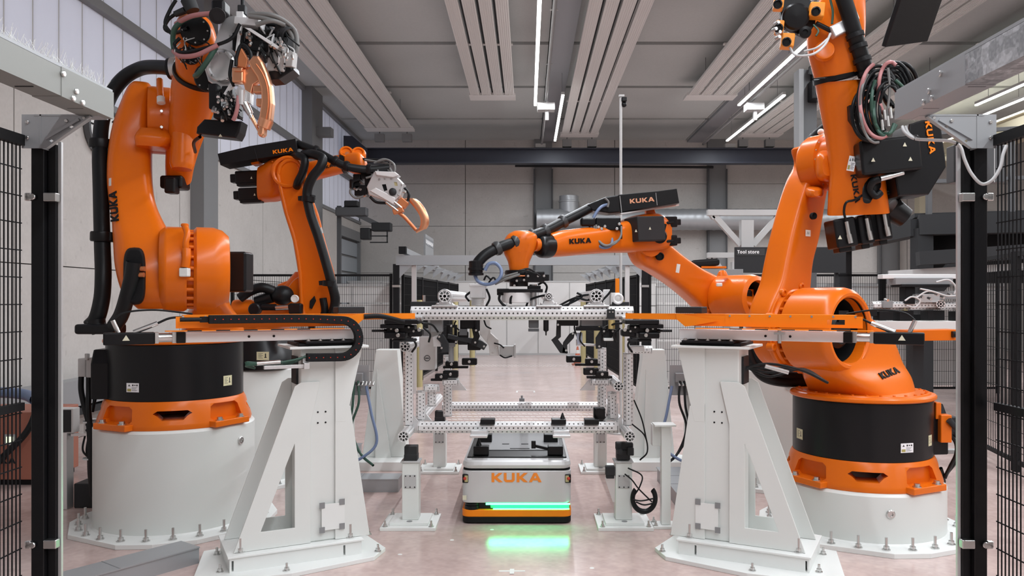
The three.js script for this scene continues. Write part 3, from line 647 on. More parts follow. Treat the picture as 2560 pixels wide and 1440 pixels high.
// turret, shoulder and motor opening of the two large robots
function bigTurret(t, x, d, h, a, f, C2, s0, s1, hole) {
  const at = (k, y) => C2.clone().addScaledVector(a, k).setY(y), m = (s0 + s1) / 2, base = V(x, 0, -d);
  const c = (q, k, y) => base.clone().lerp(at(k, 0), q).setY(y);
  const bo = base.clone().sub(C2), bf = bo.x * f.x + bo.z * f.z, S = (y, f0, f1, a0, a1, e = 3.6) => [C2.clone().addScaledVector(f, (f0 + f1) / 2).addScaledVector(a, (a0 + a1) / 2).setY(C2.y + y), (a1 - a0) / 2, (f1 - f0) / 2, e];
  let tg = loft(a, f, [S(h + .64 - C2.y, bf - .36, bf + .36, s0 - .1, s1 + .15, 3), S(-.36, bf - .38, bf + .46, s0 - .06, s1 + .09), S(-.26, bf - .38, .14, s0 - .02, s1 + .02), S(-.12, bf - .34, .265, s0, s1 - .02), S(0, bf - .17, .29, s0 + .005, s1 - .025), S(.12, bf + .08, .265, s0 + .01, s1 - .03), S(.22, bf + .22, .18, s0 + .015, s1 - .035), S(.28, -.06, .06, s0 + .02, s1 - .04)], 44, 6);
  if (hole) tg = crease(cut(tg, cyl(at(s0 + .07, C2.y), at(s1 + .4, C2.y), .2276, .2276, 48)), .7);
  const turret = part(t, 'turret', tg, M.orange);
  const R = .305, L = s1 - s0;
  if (hole) {
    const hub = part(t, 'shoulder', lathe(at(s0, C2.y), a, [[0, 0], [.285, 0], [R, .02], [R, L - .07], [R - .012, L - .03], [R - .04, L], [.245, L], [.232, L - .015], [.228, L - .1]], 72), M.orange);
    part(hub, 'motor_well', lathe(at(s0, C2.y), a, [[.2278, L - .02], [.227, .08], [0, .08]], 48), M.blackMatt);
    part(t, 'shoulder_motor', [lathe(at(s0 + .1, C2.y), a, [[.13, 0], [.13, L - .2], [.1, L - .17], [0, L - .17]], 24), boxAt(at(s1 - .12, C2.y + .1), .12, .08, .12, a)], M.black);
  } else part(t, 'shoulder', lathe(at(s0, C2.y), a, [[0, 0], [.285, 0], [R, .02], [R, L * .55], [R - .02, L * .8], [R - .06, L * .98], [R - .1, L], [0, L]], 72), M.orange);
  part(t, 'joint_ring', lathe(at(s0 - .035, C2.y), a, [[.245, -.02], [.25, .04]], 64), M.orange);
  stuff(t, 'joint_bolt', boltRing(at(s0 - .045, C2.y), a, .272, 22, .014, .05), M.orange);
  return turret;
}

// ================= robot with the bowed link and the hanging copper gun
{
  const a = V(.92, 0, -.39), f = V(.39, 0, .92), x = -2.71, d = 6.15, h = .775;
  const t = thing('industrial_robot', 'large orange robot with bowed link arm holding a copper welding gun high', 'robot', V(x, h, -d));
  const { O, dir } = bigBase(t, x, d, h, -25, -80);
  sticker(t, 0, V(x, h + .30, -d).addScaledVector(dir(12 - 24), .488), dir(12 - 24), .1, .065);
  sticker(t, 1, V(x, h + .315, -d).addScaledVector(dir(-46 - 8), .488), dir(-54), .06, .075); sticker(t, 1, V(x, h + .32, -d).addScaledVector(dir(70), .488), dir(70), .09, .075);
  const C2 = V(x, 1.92, -d).addScaledVector(f, .5);
  bigTurret(t, x, d, h, a, f, C2, .12, .36, false);
  const at = (k, y) => C2.clone().addScaledVector(a, k).setY(y);
  // link arm
  const sec = (l, r, y, D, b, e = 3.4) => [P((l + r) / 2, y, D), (r - l) / 2 * D / FOCAL, b, e];
  const link = part(t, 'link_arm', loft(a, f, [sec(334, 372, 210, 6.15, .08), sec(322, 380, 228, 6.15, .16), sec(304, 378, 275, 6.13, .225), sec(288, 377, 325, 6.1, .235), sec(278, 375, 385, 6.05, .2, 4), sec(275, 376, 450, 5.95, .175, 4), sec(280, 384, 505, 5.88, .18, 4), sec(288, 402, 550, 5.8, .2, 4), sec(293, 430, 605, 5.74, .27), sec(299, 444, 672, 5.7, .306), sec(316, 444, 735, 5.68, .255), sec(350, 440, 772, 5.68, .12)], 36, 4), M.orange);
  part(t, 'link_hub', lathe(at(-.1, 1.92), a, [[0, 0], [.27, 0], [.297, .03], [.302, .05], [.302, .155], [.29, .175], [0, .175]], 64), M.orange);
  logoOn(link, 298, 552, 292, 478, M.blackMatt, 'black block letters along the link');
  part(t, 'link_hook', [hz([[466, 640, 5.45], [464, 610, 5.43], [468, 585, 5.45], [462, 566, 5.5]], .022), cap(P(462, 566, 5.5), UP, .026)], M.orange);
  part(t, 'hook_pad', rbox(.062, .06, .05, P(462, 681, 5.43).x, P(462, 681, 5.43).y, -5.43, .008), M.whiteBright);
  part(t, 'hook_body', hz([[463, 668, 5.43], [466, 645, 5.43], [466, 622, 5.44]], .03), M.orange);
  // elbow
  const e0 = P(372, 300, 6.1);
  part(t, 'elbow', lathe(e0, a, [[0, 0], [.25, 0], [.255, .02], [.255, .15], [.22, .17], [.22, .26], [0, .26]], 48), M.orange);
  part(t, 'elbow_bracket', [loft(a, V(0, 0, 1), [[P(388, 372, 5.95), .1, .12, 4], [P(398, 350, 5.95), .13, .14, 4], [P(400, 330, 6), .1, .14, 4]], 20, 3)], M.orange);
  part(t, 'stop_pin', hz([[399, 200, 5.95], [400, 222, 5.9], [402, 245, 5.86]], .024), M.orange);
  part(t, 'stop_pad', cyl(P(402, 243, 5.86), P(403, 258, 5.85), .028, .03, 16), M.whiteBright);
  for (const y of [278, 318]) part(t, 'elbow_bolt', cap(P(404, y, 5.86), f, .012), M.steel);
  // forearm
  const fd = P(500, 170, 5.6).sub(P(455, 400, 6.15)).normalize(), fu = a, fv = fd.clone().cross(a).normalize();
  part(t, 'forearm', loft(fu, fv, [[P(447, 440, 6.2), .095, .11, 3], [P(450, 405, 6.15), .105, .12, 3], [P(458, 360, 6.08), .118, .14, 2.8], [P(470, 310, 6), .135, .16, 2.6], [P(482, 262, 5.92), .155, .165, 2.3], [P(491, 222, 5.83), .172, .17, 2.1], [P(497, 190, 5.75), .168, .168, 2]], 36, 4), M.orange);
  part(t, 'forearm_boss', lathe(P(458, 345, 5.95), V(0, -1, .1), [[0, -.09], [.06, -.085], [.085, -.05], [.085, .2], [.07, .24], [0, .24]], 32), M.orange);
  part(t, 'axis_motor', [rbox(.17, .1, .17, P(438, 458, 6.15).x, P(438, 458, 6.15).y, -6.15, .02), rbox(.08, .12, .1, P(430, 465, 6.05).x, P(430, 465, 6.05).y, -6.05, .015)], M.black);
  part(t, 'wrist_ring', lathe(P(498, 186, 5.74), fd, [[.1, -.02], [.176, -.02], [.18, -.01], [.18, .012], [.1, .012]], 48), M.black);
  const wc = P(492, 120, 5.58);
  part(t, 'wrist', loft(fu, fv, [[P(499, 186, 5.73), .155, .15, 2.2], [P(497, 160, 5.68), .155, .15, 2.3], [P(492, 120, 5.6), .145, .145, 2.6], [P(488, 80, 5.5), .13, .13, 2.8], [P(486, 55, 5.45), .1, .1, 2.6], [P(486, 46, 5.44), .04, .04, 2]], 32, 4), M.orange);
  const cn = V(.15, -.1, 1).normalize();
  for (const [px, py, dd, R] of [[490, 78, 5.36, .098], [522, 195, 5.5, .095], [478, 140, 5.42, .06]]) {
    const c = part(t, 'wrist_cover', disc(P(px, py, dd), cn, R, .025), M.black, 'black round wrist cover');
    stuff(c, 'cover_bolt', boltRing(P(px, py, dd).addScaledVector(cn, .022), cn, R * .82, 8, .006, .006), M.steel);
  }
  // dress pack on the back of the link
  part(t, 'supply_hose', hz([[434, 172, 5.9], [400, 168, 6.0], [350, 172, 6.15], [310, 195, 6.2], [278, 235, 6.2], [256, 300, 6.1], [250, 380, 5.95], [252, 470, 5.85], [254, 550, 5.75], [256, 620, 5.68], [258, 690, 5.62], [254, 750, 5.6], [240, 800, 5.58], [226, 815, 5.58]], .054, 16), M.rubber, 'thick black corrugated supply hose');
  for (const [px, py, dd, vx, vy] of [[434, 172, 5.9, 1, .05], [251, 360, 5.98, 0, 1], [256, 592, 5.7, 0.03, 1]]) { const n = V(vx, vy, 0).normalize(), q = P(px, py, dd); part(t, 'hose_clamp', lathe(q.clone().addScaledVector(n, -.035), n, [[.05, 0], [.075, 0], [.08, .01], [.08, .06], [.075, .07], [.05, .07]], 24), M.black); }
  part(t, 'hose_clamp_band', lathe(P(438, 172, 5.9).add(V(-.02, 0, 0)), V(1, .05, 0), [[.082, 0], [.082, .045]], 24), M.steel);
  parts(t, 'clamp_arm', [bar(P(262, 592, 5.7), P(286, 592, 5.7), .08, .06), bar(P(257, 372, 5.98), P(278, 372, 6), .07, .06)], M.black);
  part(t, 'hose_tray', [rbox(.27, .07, .2, P(252, 822, 5.57).x, P(252, 822, 5.57).y, -5.57, .02), hz([[240, 800, 5.55], [243, 815, 5.55], [250, 825, 5.55]], .06, 14)], M.black);
  part(t, 'supply_hose', hz([[335, 655, 5.32], [330, 690, 5.33], [318, 740, 5.36], [302, 790, 5.45], [286, 815, 5.5]], .05, 14), M.rubber);
  part(t, 'cable_pocket', [loft(V(1, 0, 0), UP, [[P(336, 690, 5.52), .08, .2, 3.5], [P(336, 690, 5.37), .075, .19, 3.5], [P(336, 690, 5.34), .055, .17, 3.5]], 28, 2)], M.blackMatt, 'black cable pocket in the link arm');
  parts(t, 'link_bolt', [[352, 672], [350, 687]].map(([px, py]) => cyl(P(px - 8, py, 5.33), P(px + 10, py, 5.33), .017, .017, 10)), M.copperDull);
  part(t, 'shoulder_motor', [rbox(.2, .3, .18, P(588, 680, 5.95).x, P(588, 680, 5.95).y, -5.98, .02), rbox(.07, .08, .1, P(605, 672, 6).x, P(605, 672, 6).y, -6, .01)], M.black);
  part(t, 'plug_block', [rbox(.06, .17, .12, P(252, 920, 6.1).x, P(252, 920, 6.1).y, -6.1, .008)], M.orange);
  part(t, 'plug', [rbox(.06, .15, .1, P(233, 918, 6.1).x, P(233, 918, 6.1).y, -6.1, .008), rbox(.06, .14, .09, P(212, 918, 6.1).x, P(212, 918, 6.1).y, -6.1, .008), ...[218, 238].map((px) => rbox(.025, .05, .03, P(px, 892, 6.05).x, P(px, 892, 6.05).y, -6.05, .004))], M.lightGrey, 'grey heavy connector');
  { const fc = thing('power_cable', 'bundle of black power cables hanging from the grey plugs down the tall pedestal', 'cable', P(225, 1240, 6.1));
  stuff(fc, 'cable_strand', [hz([[203, 942, 6.1], [203, 975, 6.1], [212, 1020, 6.1], [222, 1060, 6.1], [225, 1120, 6.1], [226, 1180, 6.1], [232, 1240, 6.1]], .021), hz([[222, 940, 6.08], [222, 975, 6.08], [221, 1020, 6.05], [225, 1070, 6.05], [228, 1150, 6.05], [230, 1230, 6.05]], .021), ...[0, 1, 2].map((i) => hz([[258, 955 + i * 9, 6.1], [244, 962 + i * 12, 6.12], [236, 990 + i * 10, 6.15], [232, 1030, 6.15]], .009, 6))], M.rubber);
    parts(fc, 'cable_tie', [1054, 1146].map((py) => lathe(P(224, py, 6.08), UP, [[.045, -.006], [.048, -.006], [.048, .006], [.045, .006]], 16)), M.cableGrey); }
  part(t, 'sticker', boxAt(P(275, 455, 5.68), .035, .055, .002, V(.6, 0, .5)), M.whiteBright);

  // copper welding gun
  const g = thing('welding_gun', 'spot welding gun with curved copper arm, silver plates and tangled hoses on the bowed robot', 'welding gun', P(600, 180, 5.3));
  part(g, 'frame_plate', plateAt([[560, 48], [600, 38], [606, 72], [600, 140], [586, 205], [566, 232], [524, 205], [514, 172], [536, 120]], 5.36, .05, .006), M.alu);
  part(g, 'frame_plate', plateAt([[598, 60], [606, 58], [590, 210], [566, 240], [560, 236], [582, 200]], 5.26, .03, .004), M.aluPale);
  const pl = part(g, 'round_plate', lathe(P(556, 165, 5.31), V(-.25, -.1, 1), [[0, 0], [.11, 0], [.11, .02], [.1, .03], [.085, .03], [.08, .018], [0, .018]], 36), M.alu);
  stuff(pl, 'plate_bolt', [...boltRing(P(556, 165, 5.28), V(-.25, -.1, 1), .094, 10, .006, .012), ...[[575, 90], [580, 120], [592, 100], [590, 175]].map(([px, py]) => cap(P(px, py, 5.33), V(0, 0, 1), .007))], M.steel);
  part(g, 'top_block', [boxAt(P(625, 60, 5.3), .17, .05, .12, V(1, -.12, .1), UP, .006), rbox(.05, .07, .06, P(603, 45, 5.3).x, P(603, 45, 5.3).y, -5.3, .005)], M.aluPale);
  part(g, 'spacer_bar', [plateAt([[612, 70], [628, 72], [700, 118], [694, 124]], 5.22, .025, .003), plateAt([[590, 145], [602, 140], [598, 215], [588, 214]], 5.2, .03, .003)], M.aluPale);
  part(g, 'servo_housing', lathe(P(655, 110, 5.55), V(.1, -.1, 1), [[0, 0], [.13, 0], [.135, .02], [.135, .12], [.12, .14], [.12, .2], [.1, .22], [0, .22]], 32), M.charcoal);
  part(g, 'transformer', [boxAt(P(706, 155, 5.35), .13, .17, .16, V(1, -.1, .25), UP, .01), boxAt(P(725, 150, 5.28), .07, .1, .05, V(1, -.1, .25), UP, .006)], M.lightGrey, 'pale grey transformer block');
  part(g, 'transformer_frame', [lathe(P(688, 150, 5.34), V(-.8, 0, .6), [[.085, 0], [.1, 0], [.1, .015], [.085, .015]], 32)], M.alu);
  part(g, 'transformer_foot', plateAt([[672, 190], [740, 170], [742, 182], [706, 205], [680, 208]], 5.35, .15, .006), M.black);
  parts(g, 'transformer_screw', [[712, 160], [712, 172], [728, 172]].map(([px, py]) => cap(P(px, py, 5.24), V(0, 0, 1), .007)), M.charcoal);
  const arm = part(g, 'copper_arm', plateAt([[636, 143], [650, 143], [660, 158], [672, 186], [682, 220], [685, 262], [681, 300], [676, 314], [666, 318], [664, 338], [658, 343], [651, 342], [647, 336], [650, 318], [647, 314], [652, 290], [657, 255], [656, 225], [646, 196], [630, 172], [624, 158]], 5.16, .07, .012), M.copper, 'curved copper electrode arm');
  part(arm, 'groove', hz([[640, 160, 5.119], [655, 182, 5.119], [667, 215, 5.119], [670, 262, 5.119], [664, 300, 5.119]], .004, 6), M.copperDull);
  part(arm, 'electrode_holder', [cyl(P(666, 300, 5.16), P(659, 320, 5.16), .048, .044, 20), cyl(P(658, 320, 5.16), P(655, 340, 5.16), .026, .02, 16)], M.copper);
  part(g, 'copper_bracket', [plateAt([[612, 172], [632, 168], [646, 190], [650, 205], [636, 214], [630, 240], [618, 236], [610, 205]], 5.2, .05, .006)], M.copper);
  part(g, 'copper_clamp', [rbox(.075, .1, .07, P(598, 190, 5.18).x, P(598, 190, 5.18).y, -5.18, .012), rbox(.055, .022, .08, P(600, 178, 5.17).x, P(600, 178, 5.17).y, -5.17, .006), rbox(.07, .05, .06, P(648, 225, 5.2).x, P(648, 225, 5.2).y, -5.2, .01), rbox(.045, .05, .06, P(652, 258, 5.2).x, P(652, 258, 5.2).y, -5.2, .008)], M.copper);
  part(g, 'cylinder_plate', plateAt([[590, 130], [606, 122], [622, 150], [618, 172], [594, 168]], 5.17, .04, .005), M.copperDull);
  part(g, 'electrode_rod', [cyl(P(612, 258, 5.17), P(626, 285, 5.17), .026, .02, 14), cyl(P(618, 272, 5.17), P(630, 295, 5.17), .016, .014, 12)], M.steel);
  part(g, 'electrode_tip', [cyl(P(628, 290, 5.17), P(648, 330, 5.17), .014, .007, 12)], M.copper);
  part(g, 'rod_guide', [plateAt([[600, 216], [632, 236], [630, 262], [604, 252], [590, 232]], 5.2, .06, .006), cyl(P(604, 225, 5.15), P(604, 262, 5.16), .022, .022, 14)], M.alu);
  part(g, 'red_hose', [hz([[596, 240, 5.15], [594, 265, 5.15], [588, 290, 5.16], [583, 300, 5.17]], .014)], M.hosePink);
  part(g, 'valve_block', [[545, 255, .08, .12], [575, 235, .07, .08], [560, 285, .1, .08], [590, 275, .06, .1], [540, 225, .06, .06], [605, 110, .09, .12], [640, 125, .1, .1]].map(([px, py, w, hh]) => rbox(w, hh, .12, P(px, py, 5.32).x, P(px, py, 5.32).y, -5.32, .01)), M.black);
  stuff(g, 'fitting', [[552, 246], [560, 262], [548, 276], [570, 258], [580, 246], [536, 268], [585, 292], [556, 292], [598, 232], [570, 232], [545, 238], [690, 110], [700, 100], [618, 84], [628, 92]].map(([px, py], i) => cyl(P(px, py, 5.25), P(px + 4 - (i % 3) * 4, py + 5 + (i % 2) * 5, 5.22), .011, .011, 10)), M.steel);
  part(g, 'gun_motor', [plateAt([[502, 322], [520, 303], [612, 308], [606, 335], [598, 350], [500, 338]], 5.45, .14, .012)], M.black, 'black motor under the gun');
  part(g, 'warning_mark', plateAt([[546, 342], [556, 342], [551, 335]], 5.378, .003), M.cream);
  part(g, 'camera_head', [cyl(P(545, 38, 5.3), P(543, 40, 5.1), .05, .05, 20), rbox(.09, .09, .12, P(552, 22, 5.3).x, P(552, 22, 5.3).y, -5.3, .02), cyl(P(544, 41, 5.1), P(544, 41, 5.09), .03, .03, 16)], M.black);
  parts(g, 'connector', [cyl(P(437, 36, 5.4), P(462, 26, 5.4), .02, .024, 12), cyl(P(470, 0, 5.4), P(482, 28, 5.4), .05, .045, 16), rbox(.05, .06, .05, P(606, 26, 5.3).x, P(606, 26, 5.3).y, -5.3, .006)], M.charcoal);
  const H = (m, r, ...l) => part(g, 'hose', l.map((q) => hz(q, r)), m);
  H(M.rubber, .012, [[437, 36, 5.4], [420, 50, 5.4], [412, 72, 5.4], [432, 82, 5.4], [470, 70, 5.3]], [[440, 0, 5.4], [425, 25, 5.4], [413, 60, 5.4], [428, 84, 5.4]], [[606, 0, 5.3], [606, 30, 5.3]], [[600, 60, 5.2], [580, 95, 5.2], [520, 118, 5.2], [450, 130, 5.25], [436, 110, 5.3], [450, 95, 5.3]]);
  H(M.hoseGreen, .018, [[436, 130, 5.35], [432, 100, 5.35], [438, 70, 5.3], [470, 45, 5.25], [520, 34, 5.2]], [[540, 118, 5.2], [520, 150, 5.2], [495, 185, 5.25], [488, 190, 5.3]]);
  H(M.hosePink, .016, [[434, 128, 5.3], [450, 140, 5.25], [490, 138, 5.2], [530, 120, 5.18], [545, 112, 5.18]], [[440, 60, 5.3], [480, 40, 5.2], [540, 32, 5.15]]);
  H(M.hoseGrey, .016, [[625, 35, 5.2], [680, 38, 5.2], [715, 55, 5.25], [738, 80, 5.3], [742, 120, 5.3], [736, 140, 5.3]], [[622, 40, 5.2], [670, 48, 5.2], [705, 60, 5.25], [730, 90, 5.3], [738, 130, 5.3]], [[640, 62, 5.2], [680, 52, 5.2], [712, 62, 5.25]]);
  H(M.rubber, .018, [[650, 60, 5.35], [690, 62, 5.35], [715, 85, 5.35], [705, 110, 5.35]], [[640, 88, 5.3], [680, 80, 5.3], [700, 95, 5.3]]);
  { const web = [], web2 = []; for (let i = 0; i < 26; i++) { const x0 = 600 + rnd() * 120, y0 = 60 + rnd() * 70, x1 = x0 + (rnd() - .3) * 60, y1 = y0 + 20 + rnd() * 50; (i % 3 ? web : web2).push(hz([[x0, y0, 5.26], [(x0 + x1) / 2 + (rnd() - .5) * 40, (y0 + y1) / 2 - 15 * rnd(), 5.22 + rnd() * .06], [x1, y1, 5.26]], .004 + rnd() * .003, 5)); }
    for (let i = 0; i < 18; i++) { const x0 = 440 + rnd() * 90, y0 = 90 + rnd() * 60, x1 = x0 + (rnd() - .4) * 60, y1 = y0 + 10 + rnd() * 60; (i % 4 ? web : web2).push(hz([[x0, y0, 5.34], [(x0 + x1) / 2 + (rnd() - .5) * 30, (y0 + y1) / 2, 5.26], [x1, y1, 5.36]], .004, 5)); }
    for (let i = 0; i < 14; i++) { const x0 = 540 + rnd() * 60, y0 = 225 + rnd() * 50; web.push(hz([[x0, y0, 5.26], [x0 + (rnd() - .5) * 30, y0 + 14, 5.2], [x0 + (rnd() - .5) * 40, y0 + 30, 5.24]], .005, 5)); }
    stuff(g, 'thin_cable', web, M.rubber); stuff(g, 'pale_cable', web2, M.cableGrey); }
  part(g, 'spring_coil', lathe(P(702, 72, 5.32), V(.6, -.5, .3), Array.from({ length: 13 }, (_, i) => [.05 + (i % 2) * .008, i * .008]), 24), M.charcoal);
  stuff(g, 'small_fitting', Array.from({ length: 26 }, (_, i) => { const px = [700, 560, 620, 575, 715][i % 5] + (rnd() - .5) * 44, py = [110, 262, 92, 246, 130][i % 5] + (rnd() - .5) * 34; return cyl(P(px, py, 5.22), P(px + (rnd() - .5) * 10, py + 4 + rnd() * 7, 5.2), .007 + rnd() * .005, .008, 8); }), M.steel);
  part(g, 'bracket_plate', plateAt([[700, 92], [742, 98], [745, 128], [712, 122]], 5.3, .02, .003), M.darkGrey);
  H(M.rubber, .012, [[590, 165, 5.15], [592, 140, 5.15], [605, 112, 5.15], [625, 130, 5.14], [628, 158, 5.14]], [[585, 215, 5.2], [575, 190, 5.2], [580, 150, 5.2]], [[500, 342, 5.45], [485, 355, 5.6], [488, 380, 5.9]]);
}

// ================= robot with the raised sensor head
{
  const a = V(.59, 0, .81), f = V(-.81, 0, .59), x = 2.5, d = 5.96, h = .38;
  const t = thing('industrial_robot', 'large orange robot with upright forearm and raised head of orange sensor boxes', 'robot', V(x, h, -d));
  const { dir } = bigBase(t, x, d, h, 26, 98);
  sticker(t, 0, V(x, h + .30, -d).addScaledVector(dir(24 - 10), .488), dir(14), .1, .065);
  sticker(t, 1, V(x, h + .33, -d).addScaledVector(dir(44), .488), dir(44), .06, .075); sticker(t, 1, V(x, h + .33, -d).addScaledVector(dir(-82), .488), dir(-82), .09, .075);
  const C2 = V(2.155, 1.485, -5.74);
  const turret = bigTurret(t, x, d, h, a, f, C2, -.19, .20, true);
  logoOn(turret, 2206, 949, 2250, 932, M.blackMatt, 'black block letters on the turret');
  const at = (k, y) => C2.clone().addScaledVector(a, k).setY(y);
  part(t, 'plug_block', [rbox(.08, .2, .16, P(2352, 1068, 5.8).x, P(2352, 1068, 5.8).y, -5.8, .008), rbox(.04, .12, .1, P(2338, 1030, 5.8).x, P(2338, 1025, 5.8).y, -5.8, .006)], M.orange);
  part(t, 'plug', [rbox(.07, .13, .12, P(2376, 1062, 5.8).x, P(2376, 1062, 5.8).y, -5.8, .01), cyl(P(2372, 1050, 5.7), P(2390, 1070, 5.7), .022, .02, 12)], M.charcoal);
  part(t, 'plug_support', [rbox(.16, .03, .06, P(2375, 1128, 5.85).x, P(2375, 1128, 5.85).y, -5.85, .004), rbox(.03, .14, .04, P(2360, 1110, 5.85).x, P(2360, 1110, 5.85).y, -5.85, .004)], M.lightGrey);
  { const pc = thing('power_cable', 'black plug cables curving down beside the short round pedestal', 'cable', P(2370, 1200, 5.85));
    stuff(pc, 'cable_strand', [[[2382, 1080, 5.75], [2396, 1100, 5.75], [2398, 1130, 5.76], [2385, 1160, 5.8], [2368, 1182, 5.85], [2362, 1195, 5.86]], [[2376, 1085, 5.75], [2390, 1110, 5.75], [2390, 1135, 5.76], [2376, 1165, 5.8], [2366, 1185, 5.85]], [[2352, 1170, 5.85], [2358, 1190, 5.88], [2360, 1205, 5.9]]].map((q) => hz(q, .013, 8)), M.rubber); }
  stuff(t, 'low_hose', [[[1870, 880, 6.3], [1885, 915, 6.25], [1910, 942, 6.2], [1960, 955, 6.2], [2020, 952, 6.2]], [[1885, 870, 6.3], [1900, 905, 6.25], [1935, 930, 6.2], [1990, 938, 6.2], [2030, 935, 6.2]], [[1850, 896, 6.35], [1890, 905, 6.3], [1930, 915, 6.25], [1975, 918, 6.2]]].map((q) => hz(q, .04, 12)), M.rubber);
  const b2 = (w, D) => Math.max(.08, (w * D / FOCAL / 2 - .10) / .53), sec = (l, r, y, D, e = 5) => [P((l + r) / 2, y, D), .12, b2(r - l, D), e];
  const link = part(t, 'link_arm', loft(a, f, [[P(2035, 366, 6.22), .1, .08, 4], [P(2034, 376, 6.22), .12, .17, 4], sec(1982, 2082, 410, 6.2), sec(1964, 2076, 450, 6.18), sec(1946, 2066, 502, 6.15), sec(1923, 2052, 588, 6.1), sec(1908, 2036, 653, 6.06), sec(1896, 2030, 711, 6.03), [P(1950, 775, 6.0), .125, .26, 4], [P(1955, 830, 6.0), .125, .28, 3], [P(1965, 895, 6.0), .11, .2, 3], [P(1970, 915, 6.0), .1, .08, 3]], 40, 4), M.orange);
  part(t, 'link_hub', lathe(at(-.47, 1.485), a, [[0, 0], [.26, 0], [.295, .03], [.302, .06], [.302, .235], [.29, .25], [0, .25]], 64), M.orange);
  part(link, 'link_hole', lathe(P(2033, 540, 5.9), V(.3, 0, 1), [[.026, -.01], [.026, .012], [.02, .016], [.016, .008], [0, .004]], 18), M.blackMatt);
  { const nm = mat({ map: canvasMap(128, 96, (c, w, h2) => { c.fillStyle = '#f1efe8'; c.fillRect(0, 0, w, h2); c.fillStyle = '#22584a'; c.font = 'italic 58px sans-serif'; c.fillText('R4', 26, 68); }), roughness: .7 }); nm.userData.metric = false;
    const q = onPart(link, 2019, 583); if (q) part(link, 'paper_note', put(new THREE.BoxGeometry(.06, .048, .002), new THREE.Matrix4().makeBasis(UP.clone().cross(q.n).normalize(), q.n.clone().cross(UP.clone().cross(q.n)).normalize(), q.n).setPosition(q.p.clone().addScaledVector(q.n, .004))), nm, 'white paper note handwritten R4', true); }
  part(t, 'link_lug', [loft(V(1, 0, 0), UP, [[P(2036, 480, 6.0), .07, .045, 3], [P(2040, 482, 5.85), .05, .035, 3], [P(2042, 483, 5.8), .02, .02, 3]], 18, 3)], M.orange);
  part(t, 'joint_flange', lathe(at(-.285, 1.485), a, [[.29, 0], [.318, .004], [.322, .012], [.322, .034], [.316, .04], [.29, .04]], 72), M.orange);
  parts(t, 'flange_lug', ring(9, (q) => { const u2 = f, v2 = UP, c = at(-.275, 1.485).addScaledVector(u2, Math.cos(q + .3) * .318).addScaledVector(v2, Math.sin(q + .3) * .318); return lathe(c, a, [[0, 0], [.03, 0], [.03, .05], [.022, .056], [.014, .056], [.012, .045], [0, .045]], 16); }), M.orange);
  // elbow and forearm
  part(t, 'elbow', lathe(P(2046, 410, 6.1), a, [[0, -.06], [.2, -.06], [.215, -.03], [.215, .1], [.19, .12], [.19, .2], [0, .2]], 48), M.orange);
  stuff(t, 'elbow_bolt', boltRing(P(2046, 410, 6.1).addScaledVector(a, .1), a, .2, 18, .008, .012), M.steel);
  part(t, 'elbow_cover', [loft(V(1, 0, 0), UP, [[P(2070, 415, 5.95), .1, .12, 3], [P(2072, 415, 5.8), .09, .11, 3.4], [P(2074, 415, 5.74), .05, .07, 3]], 24, 3)], M.orange);
  const fd = P(2095, 193, 5.62).sub(P(2145, 541, 5.78)).normalize(), fu = V(.93, 0, .36).normalize(), fv = fd.clone().cross(fu).normalize();
  const fs = (l, r, y, D, b, e) => [P((l + r) / 2, y, D), (r - l) / 2 * D / FOCAL, b, e];
  const fa = part(t, 'forearm', loft(fu, fv, [fs(2073, 2216, 530, 5.8, .17, 6), fs(2075, 2210, 480, 5.78, .17, 6), fs(2077, 2204, 426, 5.76, .17, 5), fs(2068, 2192, 347, 5.72, .17, 4), fs(2054, 2176, 274, 5.68, .165, 3), fs(2042, 2156, 212, 5.64, .155, 2.2), fs(2041, 2152, 204, 5.63, .155, 2.1)], 40, 4), M.orange);
  logoOn(fa, 2126, 438, 2138, 508, M.blackMatt, 'black block letters down the forearm');
  part(fa, 'warning_sticker', boxAt(P(2129, 409, 5.575), .05, .105, .002, V(1, -.2, .15)), ST[0], 'white and yellow warning sticker', true);
  part(t, 'wrist_ring', lathe(P(2096, 197, 5.63), fd, [[.1, -.01], [.168, -.01], [.17, .0], [.17, .022], [.1, .025]], 48), M.black);
  part(t, 'wrist', loft(fu, fv, [[P(2095, 190, 5.62), .16, .155, 2.2], [P(2092, 160, 5.6), .172, .16, 2.3], [P(2088, 120, 5.58), .185, .16, 2.8], [P(2090, 80, 5.55), .19, .15, 3], [P(2098, 40, 5.52), .17, .14, 3], [P(2104, 0, 5.5), .15, .13, 3], [P(2108, -40, 5.48), .12, .12, 3]], 36, 4), M.orange);
  part(t, 'wrist_cap', lathe(P(2060, 130, 5.45), V(-.3, .2, 1), [[0, 0], [.07, 0], [.065, .03], [.05, .035], [0, .035]], 28), M.orange);
  for (const [px, py, k] of [[2052, 330, 0], [2055, 341, 1]]) part(t, 'stop_pad', new THREE.SphereGeometry(.025, 16, 12).translate(P(px, py, 6.05).x, P(px, py, 6.05).y, -6.05), M.whiteBright);
  // motors under the forearm
  for (const [px, py, w] of [[2102, 584, .155], [2152, 576, .1], [2196, 566, .1]]) {
    const m = part(t, 'axis_motor', [boxAt(P(px, py, 5.78), w, .21, .2, V(1, .16, 0), V(-.12, 1, 0), .015), boxAt(P(px + 4, py + 40, 5.78), w * .6, .04, .12, V(1, .16, 0), V(-.12, 1, 0), .008)], M.black, 'black axis motor');
    part(m, 'motor_plug', [cyl(P(px + 14, py - 30, 5.66), P(px + 20, py + 4, 5.66), .015, .015, 10), cyl(P(px + 20, py + 2, 5.66), P(px + 25, py + 24, 5.66), .019, .019, 10)], M.steel);
